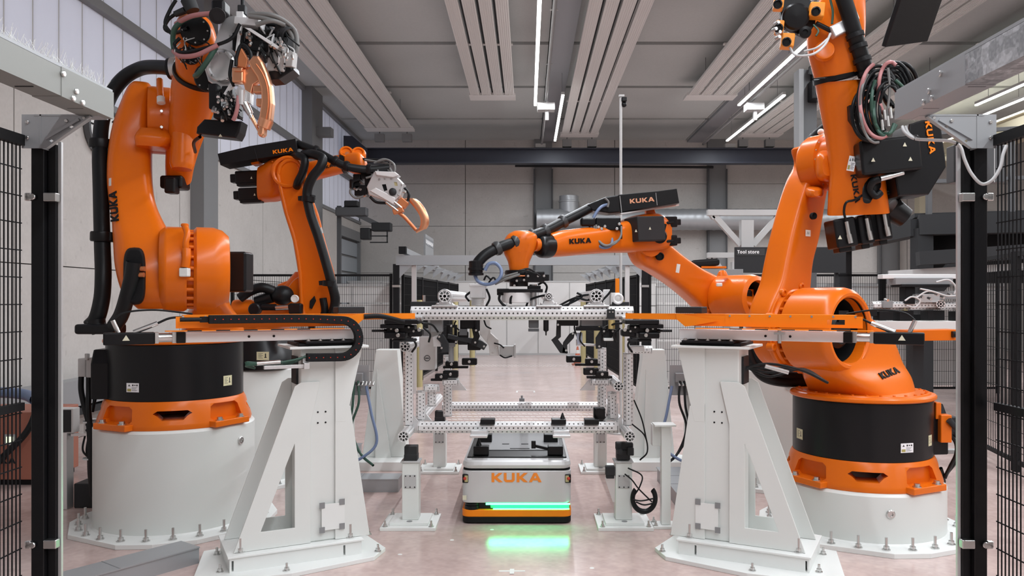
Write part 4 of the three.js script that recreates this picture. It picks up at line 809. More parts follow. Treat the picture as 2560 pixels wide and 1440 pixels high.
    part(m, 'motor_cable', hz([[px + 14, py - 30, 5.66], [px + 8, py - 55, 5.64], [px + 14, py - 78, 5.62], [px + 34, py - 84, 5.62], [2182, 470, 5.62]], .009), M.rubber);
  }
  part(t, 'warning_mark', plateAt([[2095, 598], [2105, 598], [2100, 588]], 5.672, .003), M.cream);
  part(t, 'cover_box', [boxAt(P(2218, 392, 5.5), .40, .24, .16, V(1, .1, .1), UP, .02)], M.black, 'black motor cover box');
  parts(t, 'warning_mark', [[2183, 400], [2262, 362], [2276, 398]].map(([px, py]) => plateAt([[px - 5, py + 4], [px + 5, py + 4], [px, py - 6]], 5.405, .003)), M.cream);
  part(t, 'energy_box', [plateAt([[2252, 320], [2325, 296], [2340, 400], [2342, 425], [2300, 492], [2225, 496], [2215, 440], [2240, 400]], 5.62, .26, .012)], M.black, 'tall black energy supply box');
  part(t, 'lettering', logo(P(2312, 304, 5.485), V(.15, -1, 0).normalize(), V(1, .15, 0).normalize(), .042), M.coverOrange, 'orange block letters');
  parts(t, 'cable_socket', [cyl(P(2225, 520, 5.75), P(2262, 545, 5.75), .09, .075, 24), loft(V(1, 0, 0), UP, [[P(2185, 460, 5.55), .05, .05, 2.5], [P(2172, 478, 5.52), .045, .05, 2.5], [P(2168, 498, 5.52), .03, .03, 2.5]], 18, 3)], M.black);
  part(t, 'big_plug', [cyl(P(2200, 447, 5.45), P(2228, 440, 5.45), .02, .02, 12), cyl(P(2225, 441, 5.45), P(2258, 432, 5.45), .017, .017, 12)], M.steel);
  part(t, 'plug_cable', hz([[2200, 447, 5.45], [2183, 455, 5.47], [2176, 475, 5.5], [2190, 490, 5.5], [2202, 480, 5.5]], .025, 10), M.rubber);
  // hose package behind the elbow and beside the wrist
  part(t, 'supply_hose', hz([[2010, 376, 6.5], [2035, 345, 6.5], [2062, 322, 6.45], [2080, 310, 6.4]], .045, 14), M.rubber);
  part(t, 'supply_hose', hz([[2100, -30, 5.3], [2120, 30, 5.32], [2135, 80, 5.35], [2150, 130, 5.4], [2166, 180, 5.45], [2176, 215, 5.5]], .052, 14), M.rubber, 'thick ribbed black hose beside the wrist');
  parts(t, 'hose_rib', [[2136, 84, 5.35], [2144, 112, 5.37], [2154, 145, 5.41], [2165, 178, 5.44]].map(([px, py, D]) => lathe(P(px, py, D), V(.3, -1, 0), [[.05, 0], [.06, 0], [.06, .03], [.05, .03]], 20)), M.black);
  part(t, 'hose_clamp', [boxAt(P(2100, 72, 5.38), .14, .08, .07, V(1, .5, 0), UP, .01), boxAt(P(2128, 45, 5.36), .07, .07, .08, V(1, .4, 0), UP, .01)], M.alu, 'silver hose clamp');
  part(t, 'strut', cyl(P(2040, 58, 5.38), P(2080, 78, 5.38), .016, .016, 12), M.black);
  // coiled cables on the forearm side
  const coil = (m, r, l) => part(t, 'coiled_cable', l.map((q) => hz(q, r)), m);
  const loopPts = (cx, cy, rx, ry, D, s, e, k = 0) => { const l = []; for (let i = 0; i <= 10; i++) { const q = s + (e - s) * i / 10; l.push([cx + Math.cos(q) * rx + k * i, cy + Math.sin(q) * ry, D - .01 * (i % 3)]); } return l; };
  coil(M.rubber, .011, [0, 1, 2, 3, 4, 5].map((i) => loopPts(2196 + i * 6, 255 + i * 4, 52 - i * 5, 90 - i * 6, 5.36 - i * .012, 1.6 + i * .1, 5.6 + i * .12)));
  coil(M.rubber, .012, [0, 1, 2, 3, 4].map((i) => loopPts(2236 - i * 3, 222 + i * 4, 42 - i * 4, 66 - i * 7, 5.4 + i * .012, 2.6 + i * .2, 6.6)));
  coil(M.hosePink, .013, [loopPts(2200, 250, 50, 95, 5.3, 1.2, 4.4), loopPts(2226, 225, 30, 70, 5.32, 1.9, 5.2), [[2232, 215, 5.3], [2250, 240, 5.3], [2256, 262, 5.3]]]);
  coil(M.hoseGreen, .012, [loopPts(2215, 255, 36, 80, 5.31, .8, 3.9), [[2238, 200, 5.3], [2262, 225, 5.3], [2266, 255, 5.3]], loopPts(2212, 270, 28, 70, 5.3, .6, 3.4)]);
  coil(M.hoseGrey, .009, [loopPts(2190, 265, 40, 92, 5.29, 1.4, 4.2), [[2220, 170, 5.3], [2224, 220, 5.3], [2216, 300, 5.3]]]);
  coil(M.rubber, .013, [0, 1, 2, 3].map((i) => loopPts(2176 + i * 9, 285 + i * 3, 46 - i * 3, 68 - i * 5, 5.42 + i * .015, 1.2 + i * .2, 5.8)));
  coil(M.rubber, .014, [0, 1, 2].map((i) => loopPts(2250 - i * 5, 215 + i * 6, 44 - i * 6, 58 - i * 6, 5.5 + i * .02, 2.2, 6.4)));
  part(t, 'distributor_plate', [plateAt([[2120, 265], [2150, 258], [2156, 268], [2154, 318], [2140, 326], [2122, 300]], 5.47, .05, .005)], M.black);
  stuff(t, 'distributor_screw', [[2130, 268], [2138, 262], [2148, 265], [2132, 284], [2138, 300], [2150, 296], [2140, 312], [2150, 310]].map(([px, py]) => cap(P(px, py, 5.445), V(0, 0, 1), .008)), M.steel);
  stuff(t, 'hose_coupling', [[2210, 275], [2218, 290], [2204, 300], [2225, 270]].map(([px, py], i) => cyl(P(px, py, 5.28), P(px + 3, py + 26, 5.28), .011, .011, 8)), M.steel);
  // sensor head on the flange
  const g = thing('sensor_head', 'black camera disc ringed by four orange sensor boxes on the raised flange', 'sensor head', P(1985, 48, 5.35));
  const hn = V(-.25, -.15, 1).normalize(), hc = P(1988, 45, 5.4);
  part(g, 'carrier_plate', plateAt([[1958, -6], [2012, -10], [2040, 20], [2036, 62], [2014, 96], [1985, 84], [1954, 70], [1950, 30]], 5.42, .035, .004), M.black);
  part(g, 'camera_disc', lathe(hc, hn, [[0, 0], [.09, 0], [.092, .02], [.088, .05], [.075, .062], [0, .066]], 40), M.black, 'glossy black round camera disc');
  part(g, 'lens_boss', lathe(P(2012, 82, 5.38), hn, [[0, 0], [.04, 0], [.04, .03], [.018, .034], [.016, .02], [0, .02]], 24), M.black);
  for (const [px, py, w, hh] of [[1946, 10, 24, 30], [2041, 28, 36, 36], [1948, 70, 20, 30], [1968, 104, 32, 34]]) {
    const s = part(g, 'sensor_box', boxAt(P(px, py, 5.34), w * 5.34 / FOCAL, hh * 5.34 / FOCAL, .09, V(1, -.12, .2), UP, .01), M.sensorOrange, 'orange sensor box with dark round lens');
    part(s, 'lens', lathe(P(px - 2, py + 2, 5.295), hn, [[.028, 0], [.03, .012], [.03, .03], [.022, .034], [.018, .02], [0, .02]], 20), M.black);
  }
  parts(g, 'fitting', [[1938, 60], [1942, 84], [1932, 76], [1940, 96]].map(([px, py]) => cyl(P(px, py, 5.3), P(px + 9, py - 5, 5.26), .012, .012, 8)), M.steel);
  part(g, 'cable', [hz([[1975, 120, 5.3], [1990, 138, 5.25], [2030, 136, 5.2], [2062, 112, 5.25], [2076, 84, 5.3]], .008), hz([[2010, 128, 5.28], [2040, 120, 5.24], [2070, 96, 5.28]], .007)], M.cableGrey);
  part(g, 'cable', [hz([[2034, 62, 5.3], [2046, 78, 5.26], [2040, 90, 5.26]], .006), hz([[2076, 0, 5.35], [2082, 30, 5.35], [2080, 60, 5.36]], .008)], M.hoseGreen);
}
// ================= smaller welding robot behind the bowed one (its shoulder axis points at the lane's near end)
{
  const x = -2.72, d = 7.68, h = 1.07;
  const t = thing('industrial_robot', 'orange robot with a slanting flat link arm and a small copper welding gun reaching right', 'robot', V(x, h, -d));
  part(t, 'base_frame', [lathe(V(x, h, -d), UP, [[.3, 0], [.46, 0], [.46, .03], [.42, .05], [.4, .16], [.3, .18], [.3, 0]], 48)], M.orange);
  part(t, 'drum_cover', [loft(V(1, 0, 0), V(0, 0, 1), [[V(x, h + .0, -d + .1), .5, .46, 4], [V(x, h + .1, -d + .1), .5, .45, 4], [V(x, h + .3, -d + .08), .4, .38, 4]], 32, 3)], M.black);
  sticker(t, 1, P(657, 890, 7.1), V(0, .1, 1), .11, .075);
  part(t, 'turret', loft(V(1, 0, 0), V(0, 0, 1), [[V(x, h + .3, -d), .36, .34, 3], [V(x + .1, h + .42, -d), .36, .3, 3], [V(x + .35, h + .55, -d - .02), .38, .2, 3], [V(x + .55, h + .75, -d - .03), .22, .15, 3], [V(x + .6, h + .9, -d - .03), .12, .1, 3]], 32, 5), M.orange);
  part(t, 'shoulder', lathe(P(793, 742, 7.75), V(0, 0, 1), [[0, 0], [.2, 0], [.21, .02], [.21, .3], [.2, .32], [0, .32]], 40), M.orange);
  // link: flat casting with a raised rim
  const out = [[690, 432], [696, 411], [710, 398], [728, 395], [746, 402], [757, 416], [763, 440], [768, 468], [779, 500], [793, 535], [811, 604], [832, 677], [842, 730], [840, 770], [824, 800], [790, 812], [765, 800], [754, 765], [750, 690], [735, 601], [713, 532], [698, 470]];
  const link = part(t, 'link_arm', plateAt(out, 7.42, .15, .03), M.orange);
  const cl = [...out, out[0]].map(([px, py]) => { const k = .955; return P(766 + (px - 766) * .93, 600 + (py - 600) * .975, 7.345); });
  part(link, 'rim', tube(cl, .02, 8, 120), M.orange);
  part(t, 'link_head', lathe(P(724, 432, 7.4), V(0, 0, 1), [[0, -.05], [.15, -.05], [.152, .05], [.145, .075], [.128, .08], [.115, .07], [.11, .02], [0, .015]], 40), M.orange);
  stuff(t, 'head_bolt', [[0, 0], [8, 0], [-8, 0], [4, 7], [-4, 7], [4, -7], [-4, -7]].map(([i, j]) => cap(P(716 + i, 413 + j * .8, 7.38), V(0, 0, 1), .009)), M.orange);
  part(t, 'link_slot', plateAt([[775, 752], [786, 740], [790, 752], [780, 772], [774, 770]], 7.335, .02, .004), M.blackMatt);
  part(t, 'link_tag', plateAt([[801, 570], [804, 568], [808, 582], [805, 584]], 7.33, .004), M.whiteBright);
  // elbow housing, motors, energy box
  part(t, 'elbow_housing', loft(UP, V(0, 0, 1), [[P(655, 462, 7.65), .165, .15, 4], [P(668, 458, 7.63), .175, .16, 4], [P(690, 450, 7.6), .2, .17, 3.4], [P(718, 440, 7.6), .2, .16, 3], [P(742, 432, 7.6), .13, .13, 3]], 32, 4), M.orange);
  stuff(t, 'housing_bolt', Array.from({ length: 8 }, (_, i) => cap(P(681 + Math.sin(i * .4) * 5, 404 + i * 8, 7.43), V(.2, 0, 1), .008)), M.orange);
  for (const [py, px] of [[445, 618], [487, 626]]) {
    const m = part(t, 'axis_motor', [boxAt(P(px + 6, py, 7.62), .24, .125, .13, V(1, .05, 0), UP, .014), boxAt(P(px - 30, py + 2, 7.62), .07, .08, .09, V(1, .05, 0), UP, .01), boxAt(P(px + 4, py + 17, 7.6), .2, .03, .1, V(1, .05, 0), UP, .006)], M.black, 'black axis motor');
    part(m, 'warning_mark', plateAt([[px + 8, py + 2], [px + 13, py + 2], [px + 10.5, py - 4]], 7.552, .003), M.cream);
  }
  const bx = V(1, .17, 0).normalize();
  const eb = part(t, 'energy_box', [plateAt([[556, 390], [636, 371], [748, 353], [753, 386], [700, 396], [645, 404], [563, 418]], 7.5, .24, .004)], M.blackMatt, 'long black energy supply box');
  part(eb, 'box_seam', plateAt([[635.5, 371], [636.5, 371], [645.5, 404], [644.5, 404]], 7.377, .003), M.charcoal);
  part(eb, 'lettering', logo(P(683, 385, 7.379), V(1, .14, 0).normalize(), UP, .035), M.coverOrange, 'orange block letters');
  part(t, 'box_bracket', [plateAt([[630, 404], [652, 402], [652, 412], [634, 414]], 7.55, .12, .003)], M.orange);
  // forearm, wrist
  const fu = V(-.2, 1, 0).normalize();
  const fa = part(t, 'forearm', loft(fu, V(0, 0, 1), [[P(735, 440, 7.62), .1, .12, 3], [P(765, 432, 7.62), .09, .11, 3], [P(805, 422, 7.6), .088, .1, 2.6], [P(840, 413, 7.6), .09, .095, 2.2], [P(855, 410, 7.6), .088, .09, 2]], 28, 4), M.orange);
  logoOn(fa, 798, 426, 833, 416, M.blackMatt, 'black block letters');
  part(t, 'wrist_ring', lathe(P(855, 410, 7.6), V(1, .18, 0), [[.05, 0], [.095, 0], [.097, .01], [.097, .04], [.05, .045]], 32), M.black);
  part(t, 'wrist', loft(UP, V(0, 0, 1), [[P(866, 406, 7.6), .08, .08, 2.3], [P(884, 408, 7.58), .1, .09, 2.6], [P(902, 412, 7.56), .11, .1, 2.6], [P(915, 420, 7.55), .07, .08, 2.4]], 28, 4), M.orange);
  for (const [px, py] of [[866, 390], [896, 392]]) { const c = part(t, 'wrist_lobe', lathe(P(px, py, 7.62), V(.2, .5, 1), [[0, -.1], [.06, -.09], [.072, -.03], [.072, .05], [.06, .075], [.045, .075], [.04, .06], [0, .06]], 28), M.orange); part(c, 'bore', cyl(P(px + 2, py - 5, 7.55), P(px + 2, py - 5, 7.54), .022, .022, 14), M.copperDull); }
  // dress pack
  part(t, 'supply_hose', hz([[745, 360, 7.45], [789, 377, 7.35], [829, 399, 7.3], [865, 416, 7.3], [923, 424, 7.35], [973, 420, 7.4]], .037, 12), M.rubber, 'ribbed black hose along the forearm');
  parts(t, 'hose_clamp', [[789, 377, 7.35, 1, -.5], [838, 403, 7.3, 1, -.5], [866, 416, 7.3, 1, -.25], [923, 424, 7.35, 1, .0]].map(([px, py, D, i, j]) => lathe(P(px, py, D), V(i, j, 0), [[.035, -.02], [.048, -.02], [.052, 0], [.048, .02], [.035, .02]], 18)), M.black);
  part(t, 'supply_hose', hz([[733, 392, 7.4], [748, 390, 7.3], [762, 400, 7.25], [757, 430, 7.25], [745, 455, 7.28], [742, 466, 7.34]], .037, 12), M.rubber);
  part(t, 'supply_hose', hz([[760, 386, 7.35], [784, 386, 7.25], [806, 396, 7.22], [803, 414, 7.2], [780, 445, 7.2], [768, 480, 7.22], [775, 530, 7.22], [795, 590, 7.22], [813, 650, 7.22], [828, 705, 7.22], [838, 750, 7.25], [830, 790, 7.35]], .043, 14), M.rubber, 'thick black hose down the link arm');
  parts(t, 'hose_clamp', [[770, 497, 7.22], [822, 708, 7.22]].map(([px, py, D]) => join([lathe(P(px, py + 8, D), V(.1, 1, 0), [[.04, 0], [.06, 0], [.06, .05], [.04, .05]], 18), bar(P(px - 20, py, D + .05), P(px + 14, py - 4, D), .06, .04)])), M.black);
  part(t, 'supply_hose', hz([[808, 745, 7.35], [812, 780, 7.35], [800, 800, 7.4]], .035, 10), M.rubber);
  // counterbalance and fittings low behind the slide
  part(t, 'counterbalance', [lathe(P(585, 772, 7.35), V(1, 0, 0), [[0, 0], [.08, 0], [.085, .02], [.085, .16], [.07, .19], [0, .19]], 24)], M.orange);
  part(t, 'accumulator', [new THREE.SphereGeometry(.09, 24, 18).scale(1.15, 1, 1).translate(P(706, 738, 7.3).x, P(706, 738, 7.3).y, -7.3), cyl(P(680, 742, 7.3), P(640, 755, 7.3), .055, .05, 16)], M.rubber);
  part(t, 'supply_hose', hz([[600, 745, 7.25], [625, 728, 7.25], [655, 719, 7.25], [685, 728, 7.28]], .045, 12), M.rubber);
  parts(t, 'valve', [lathe(P(641, 773, 7.2), V(0, 0, 1), [[0, 0], [.055, 0], [.055, .06], [.045, .07], [0, .07]], 20), cyl(P(655, 768, 7.2), P(690, 768, 7.2), .03, .03, 14), rbox(.12, .1, .08, P(740, 772, 7.2).x, P(740, 772, 7.2).y, -7.2, .02)], M.black);
  part(t, 'valve_body', [cyl(P(690, 770, 7.2), P(722, 768, 7.2), .024, .024, 14)], M.steel);
  part(t, 'pressure_gauge', [lathe(P(738, 747, 7.22), V(0, 0, 1), [[0, 0], [.036, 0], [.036, .02], [.03, .024], [.03, .018], [0, .018]], 24)], M.whiteBright, 'small round pressure gauge');
  part(t, 'rocker', loft(V(1, 0, 0), V(0, 0, 1), [[P(735, 725, 7.7), .12, .1, 3], [P(730, 712, 7.7), .13, .1, 3], [P(745, 700, 7.7), .07, .08, 3]], 20, 3), M.orange);

  const g = thing('welding_gun', 'small copper C-shaped welding gun with silver cast body on the slanting robot', 'welding gun', P(980, 490, 7.4));
  part(g, 'gun_body', [plateAt([[938, 432], [985, 434], [1013, 462], [1005, 490], [984, 511], [926, 490], [920, 470]], 7.4, .14, .01, [[[955, 462], [970, 460], [975, 480], [962, 484]], [[985, 455], [998, 456], [1000, 470], [988, 470]]])], M.alu, 'silver cast gun body');
  part(g, 'top_rib', [plateAt([[940, 430], [990, 432], [1000, 440], [985, 446], [944, 440]], 7.36, .12, .006)], M.aluPale); part(g, 'side_rib', plateAt([[926, 478], [940, 470], [990, 496], [984, 511]], 7.34, .05, .005), M.aluPale);
  stuff(g, 'body_bolt', [[948, 448], [978, 446], [1004, 462], [996, 488], [980, 500], [936, 480], [950, 490], [968, 496], [1000, 475], [962, 446]].map(([px, py]) => cap(P(px, py, 7.325), V(0, 0, 1), .009)), M.steel);
  part(g, 'cover_plate', plateAt([[955, 462], [970, 460], [975, 480], [962, 484]], 7.42, .08), M.charcoal);
  part(g, 'amber_window', plateAt([[985, 455], [998, 456], [1000, 470], [988, 470]], 7.36, .05), M.olive);
  part(g, 'gun_boss', lathe(P(982, 480, 7.33), V(.1, 0, 1), [[0, -.02], [.035, -.02], [.035, .02], [.02, .03], [0, .03]], 18), M.charcoal);
  part(g, 'copper_arm', loft(V(1, 0, 0), V(0, 0, 1), [[P(1010, 500, 7.4), .06, .05, 3], [P(1028, 498, 7.4), .05, .045, 3], [P(1046, 516, 7.4), .05, .04, 3], [P(1060, 540, 7.4), .042, .04, 3], [P(1062, 560, 7.4), .04, .036, 3], [P(1056, 573, 7.4), .035, .03, 3]], 20, 5), M.copper, 'curved copper electrode arm');
  part(g, 'electrode_tip', [cyl(P(1058, 570, 7.4), P(1040, 580, 7.4), .016, .012, 12)], M.copper);
  part(g, 'lower_arm', [hz([[990, 527, 7.36], [1008, 540, 7.36], [1025, 558, 7.36], [1040, 575, 7.36]], .016), boxAt(P(996, 527, 7.36), .1, .05, .06, V(1, .3, 0), UP, .008), boxAt(P(1008, 508, 7.38), .09, .07, .07, V(1, -.8, 0), UP, .008)], M.copperDull);
  part(g, 'push_rod', [cyl(P(965, 505, 7.34), P(995, 528, 7.34), .013, .013, 10), cyl(P(980, 500, 7.34), P(1004, 520, 7.34), .012, .012, 10)], M.steel);
  stuff(g, 'valve_block', [[890, 462, .1, .09], [905, 478, .12, .1], [928, 452, .1, .1], [915, 440, .08, .07], [895, 445, .07, .06]].map(([px, py, w, hh]) => rbox(w, hh, .12, P(px, py, 7.45).x, P(px, py, 7.45).y, -7.45, .01)), M.black);
  stuff(g, 'fitting', [[896, 470], [910, 490], [922, 485], [900, 455], [930, 440], [940, 430], [886, 470], [1008, 480]].map(([px, py], i) => cyl(P(px, py, 7.36), P(px + 6, py + 4 - (i % 3) * 5, 7.34), .011, .011, 8)), M.steel);
  stuff(g, 'hose', [[[965, 422, 7.38], [985, 430, 7.36], [985, 412, 7.36], [968, 400, 7.38], [945, 404, 7.4]], [[960, 415, 7.4], [978, 406, 7.4], [960, 398, 7.42], [935, 408, 7.42]], [[975, 420, 7.36], [982, 440, 7.35], [968, 450, 7.35]], [[880, 465, 7.38], [876, 482, 7.36], [890, 495, 7.36], [910, 490, 7.36]], [[940, 428, 7.36], [930, 440, 7.34], [915, 445, 7.34]], [[912, 400, 7.45], [940, 404, 7.43], [970, 408, 7.4]]].map((q) => hz(q, .011, 6)), M.hoseGrey);
  stuff(g, 'hose_dark', [[[905, 398, 7.5], [935, 400, 7.45], [965, 402, 7.42]], [[880, 470, 7.36], [882, 455, 7.36], [900, 448, 7.36]], [[1012, 470, 7.38], [1022, 485, 7.36], [1020, 502, 7.36]], [[925, 492, 7.36], [940, 505, 7.36], [965, 508, 7.36]]].map((q) => hz(q, .014, 6)), M.rubber);
}

// ================= handling robot reaching over the fixture
{
  const x = 2.5, d = 7.55, h = 1.07, a = V(.59, 0, .81), f = V(-.81, 0, .59);
  const t = thing('industrial_robot', 'orange robot reaching flat over the fixture with a black gripper wrist', 'robot', V(x, h, -d));
  part(t, 'base_frame', lathe(V(x, h, -d), UP, [[.3, 0], [.46, 0], [.46, .03], [.42, .05], [.4, .16], [.3, .18], [.3, 0]], 48), M.orange);
  part(t, 'drum_cover', loft(V(1, 0, 0), V(0, 0, 1), [[V(x, h + .02, -d), .44, .44, 3], [V(x, h + .15, -d), .44, .44, 3], [V(x, h + .32, -d), .38, .38, 3]], 32, 3), M.black);
  const C2 = P(1838, 745, 7.38);
  part(t, 'turret', loft(a, f, [[V(x, h + .3, -d), .33, .34, 3], [V(x - .12, h + .42, -d + .05), .3, .32, 3], [V(x - .35, h + .55, -d + .1), .2, .26, 3], [C2.clone(), .15, .2, 3], [C2.clone().add(V(0, .08, 0)), .13, .18, 3]], 32, 5), M.orange);
  const sh = part(t, 'shoulder', lathe(C2.clone().addScaledVector(a, -.16), a, [[0, 0], [.2, 0], [.212, .015], [.212, .36], [.2, .4], [.16, .42], [.15, .4], [.145, .3]], 48), M.orange);
  part(sh, 'motor_well', lathe(C2.clone().addScaledVector(a, -.16), a, [[.1448, .38], [.144, .16], [0, .16]], 36), M.blackMatt);
  part(t, 'shoulder_motor', [boxAt(C2.clone().addScaledVector(a, .06), .16, .13, .15, a, UP, .01), boxAt(C2.clone().addScaledVector(a, .13).add(V(-.03, .06, 0)), .1, .03, .1, a, UP, .006)], M.black);
  stuff(t, 'joint_bolt', boltRing(C2.clone().addScaledVector(a, -.19), a, .2, 22, .011, .03), M.orange);
  part(t, 'link_hub', lathe(C2.clone().addScaledVector(a, -.36), a, [[0, 0], [.18, 0], [.205, .02], [.21, .04], [.21, .14], [.2, .16], [0, .16]], 48), M.orange);
  part(t, 'stop_lug', [loft(V(1, 0, 0), V(0, 0, 1), [[P(1806, 690, 7.3), .05, .04, 3], [P(1806, 680, 7.3), .035, .03, 3], [P(1806, 676, 7.3), .02, .02, 3]], 14, 2)], M.orange);
  part(t, 'stop_pad', rbox(.05, .03, .04, P(1798, 712, 7.1).x, P(1798, 712, 7.1).y, -7.1, .008), M.whiteBright);
  // link from shoulder to elbow
  const q0 = C2.clone().addScaledVector(a, -.28), q1 = P(1600, 612, 6.72), ld = q1.clone().sub(q0).normalize(), lu = ld.clone().cross(a).normalize();
  const L = (k, w, th = .095, e = 5) => [q0.clone().lerp(q1, k).addScaledVector(lu, k > .7 ? 0 : 0), th, w, e];
  const link = part(t, 'link_arm', loft(a, lu, [L(-.14, .08, .08, 3), L(-.1, .16, .09, 3), L(0, .2), L(.14, .18), L(.3, .155), L(.55, .14), L(.8, .15), L(.95, .165, .095, 4), L(1.04, .13, .09, 3), L(1.09, .06, .08, 3)], 36, 4), M.orange);
  part(link, 'link_hole', lathe(P(1650, 641, 6.72), V(.1, 0, 1), [[.034, -.02], [.034, .01], [.026, .012], [.024, 0], [0, 0]], 20), M.blackMatt);
  part(link, 'paper_note', boxAt(P(1695, 671, 6.83), .033, .075, .003, V(.95, -.15, -.3), V(.15, 1, 0)), M.whiteBright, 'white handwritten paper note');
  // forearm
  const w0 = P(1660, 590, 6.8), w1 = P(1372, 612, 6.1), fdir = w1.clone().sub(w0).normalize(), side = fdir.clone().cross(UP).normalize();
  const fa = part(t, 'forearm', loft(UP, side, [[P(1655, 588, 6.8), .12, .12, 4], [P(1630, 582, 6.74), .16, .14, 4], [P(1590, 585, 6.64), .155, .14, 4], [P(1545, 594, 6.53), .125, .13, 3.4], [P(1490, 600, 6.4), .11, .12, 3], [P(1430, 606, 6.25), .105, .11, 2.6], [P(1395, 610, 6.16), .1, .1, 2.3], [P(1372, 614, 6.1), .09, .09, 2.1]], 36, 4), M.orange);
  logoOn(fa, 1423, 610, 1477, 607, M.blackMatt, 'black block letters');
  part(t, 'elbow', lathe(P(1590, 600, 6.78), a, [[0, 0], [.14, 0], [.15, .02], [.15, .18], [0, .18]], 40), M.orange);
  part(t, 'wrist_ring', [loft(UP, side, [[P(1376, 616, 6.1), .085, .09, 2], [P(1368, 617, 6.08), .088, .092, 2], [P(1352, 617, 6.03), .083, .088, 2], [P(1344, 616, 6.01), .06, .065, 2]], 28, 3)], M.black);
  part(t, 'wrist_collar', [loft(UP, side, [[P(1345, 612, 6.01), .05, .055, 2], [P(1334, 611, 5.99), .052, .055, 2]], 24, 2)], M.orange);
  part(t, 'wrist', loft(V(1, 0, 0), V(0, 0, 1), [[P(1297, 678, 5.97), .07, .075, 3], [P(1297, 655, 5.97), .082, .085, 3], [P(1297, 630, 5.97), .115, .1, 3], [P(1300, 607, 5.97), .125, .11, 2.8], [P(1305, 588, 5.97), .11, .1, 2.4], [P(1304, 578, 5.97), .06, .06, 2]], 32, 4), M.orange);
  stuff(t, 'wrist_screw', boltRing(P(1304, 610, 5.86), V(0, 0, 1), .055, 7, .004, .006), M.orange);
  part(t, 'motor_box', [boxAt(P(1612, 574, 6.52), .28, .2, .18, V(.85, .06, -.5), V(-.08, 1, 0), .01)], M.charcoal, 'dark motor cover box');
  parts(t, 'warning_mark', [[1590, 577], [1625, 571]].map(([px, py]) => plateAt([[px - 3, py + 3], [px + 3, py + 3], [px, py - 4]], 6.38, .003)), M.cream);
  for (const py of [556, 602]) part(t, 'axis_motor', [boxAt(P(1668, py, 6.75), .14, .09, .12, V(1, .03, -.2), UP, .01), boxAt(P(1692, py, 6.78), .05, .05, .07, V(1, .03, -.2), UP, .006), cyl(P(1660, py + 2, 6.66), P(1684, py, 6.67), .012, .012, 8)], M.black);
  part(t, 'motor_bridge', [cyl(P(1650, 590, 6.66), P(1650, 592, 6.56), .06, .055, 20), bar(P(1662, 560, 6.6), P(1655, 585, 6.6), .03, .03)], M.black);
  const eb = part(t, 'energy_box', [plateAt([[1542, 491], [1640, 482], [1686, 476], [1692, 511], [1640, 520], [1546, 534]], 6.6, .22, .004), plateAt([[1466, 515], [1512, 496], [1543, 491], [1547, 534], [1520, 536], [1478, 530]], 6.5, .2, .01)], M.black, 'long black energy supply box');
  parts(eb, 'box_seam', [plateAt([[1549, 490], [1550.5, 490], [1555, 531], [1553.5, 531]], 6.488, .003), plateAt([[1639, 482], [1640, 482], [1643.5, 513], [1642.5, 513]], 6.488, .003)], M.lightGrey);
  part(eb, 'lettering', logo(P(1575, 509, 6.489), V(1, .09, 0).normalize(), UP, .037), mat({ color: lin(.75, .35, .2), roughness: .5 }), 'copper coloured block letters');
  part(t, 'box_rail', [bar(P(1545, 536, 6.52), P(1690, 514, 6.7), .1, .012)], M.alu);
  part(t, 'box_bracket', plateAt([[1615, 520], [1632, 518], [1640, 545], [1612, 545]], 6.75, .1, .004), M.orange);
  part(t, 'supply_hose', hz([[1475, 520, 6.45], [1440, 538, 6.35], [1408, 554, 6.25], [1364, 577, 6.1], [1325, 592, 5.98], [1285, 606, 5.9], [1248, 619, 5.84], [1215, 636, 5.8], [1196, 655, 5.78], [1190, 668, 5.78]], .04, 14), M.rubber, 'thick black hose over the forearm');
  parts(t, 'hose_clamp', [[1408, 554, 6.25], [1364, 577, 6.1], [1330, 590, 5.99], [1288, 605, 5.9], [1243, 621, 5.83]].map(([px, py, D], i) => lathe(P(px, py, D), V(-.85, -.42, .3), [[.04, -.022], [.05, -.02], [.055, 0], [.05, .02], [.04, .022]], 20)), mat({ color: lin(.035, .036, .038), roughness: .35 }));
  part(t, 'hose_end', [lathe(P(1190, 652, 5.78), V(0, -1, 0), [[.04, 0], [.052, .005], [.052, .05], [.058, .052], [.058, .07], [.05, .072], [.05, .085], [.056, .09], [.056, .105], [.035, .11], [0, .11]], 28)], M.black);
  stuff(t, 'blue_hose', [[[1186, 686, 5.78], [1195, 703, 5.76], [1216, 711, 5.74], [1240, 704, 5.72], [1252, 690, 5.72], [1252, 672, 5.74], [1238, 658, 5.76], [1222, 660, 5.76], [1212, 676, 5.76]], [[1523, 510, 6.42], [1500, 520, 6.35], [1480, 555, 6.32], [1482, 590, 6.3], [1502, 617, 6.28], [1524, 616, 6.3], [1530, 600, 6.34], [1512, 570, 6.38]]].map((q) => hz(q, .013, 8)), M.hoseBlue);
  stuff(t, 'grey_hose', [[[1240, 706, 5.74], [1262, 692, 5.72], [1295, 682, 5.72]], [[1238, 710, 5.74], [1264, 698, 5.7], [1300, 686, 5.7]], [[1490, 562, 6.3], [1492, 592, 6.28], [1510, 612, 6.27], [1535, 610, 6.28], [1552, 590, 6.32], [1553, 566, 6.36]], [[1485, 560, 6.3], [1488, 590, 6.28], [1512, 614, 6.26], [1548, 600, 6.3]], [[1512, 495, 6.35], [1521, 505, 6.36], [1519, 518, 6.36]]].map((q) => hz(q, .009, 6)), M.hoseGrey);
  part(t, 'valve_terminal', [rbox(.2, .1, .1, P(1520, 560, 6.35).x, P(1520, 560, 6.35).y, -6.38, .01), rbox(.12, .07, .1, P(1470, 555, 6.3).x, P(1470, 555, 6.3).y, -6.33, .02), rbox(.1, .12, .08, P(1540, 580, 6.4).x, P(1540, 580, 6.4).y, -6.42, .01)], M.black);
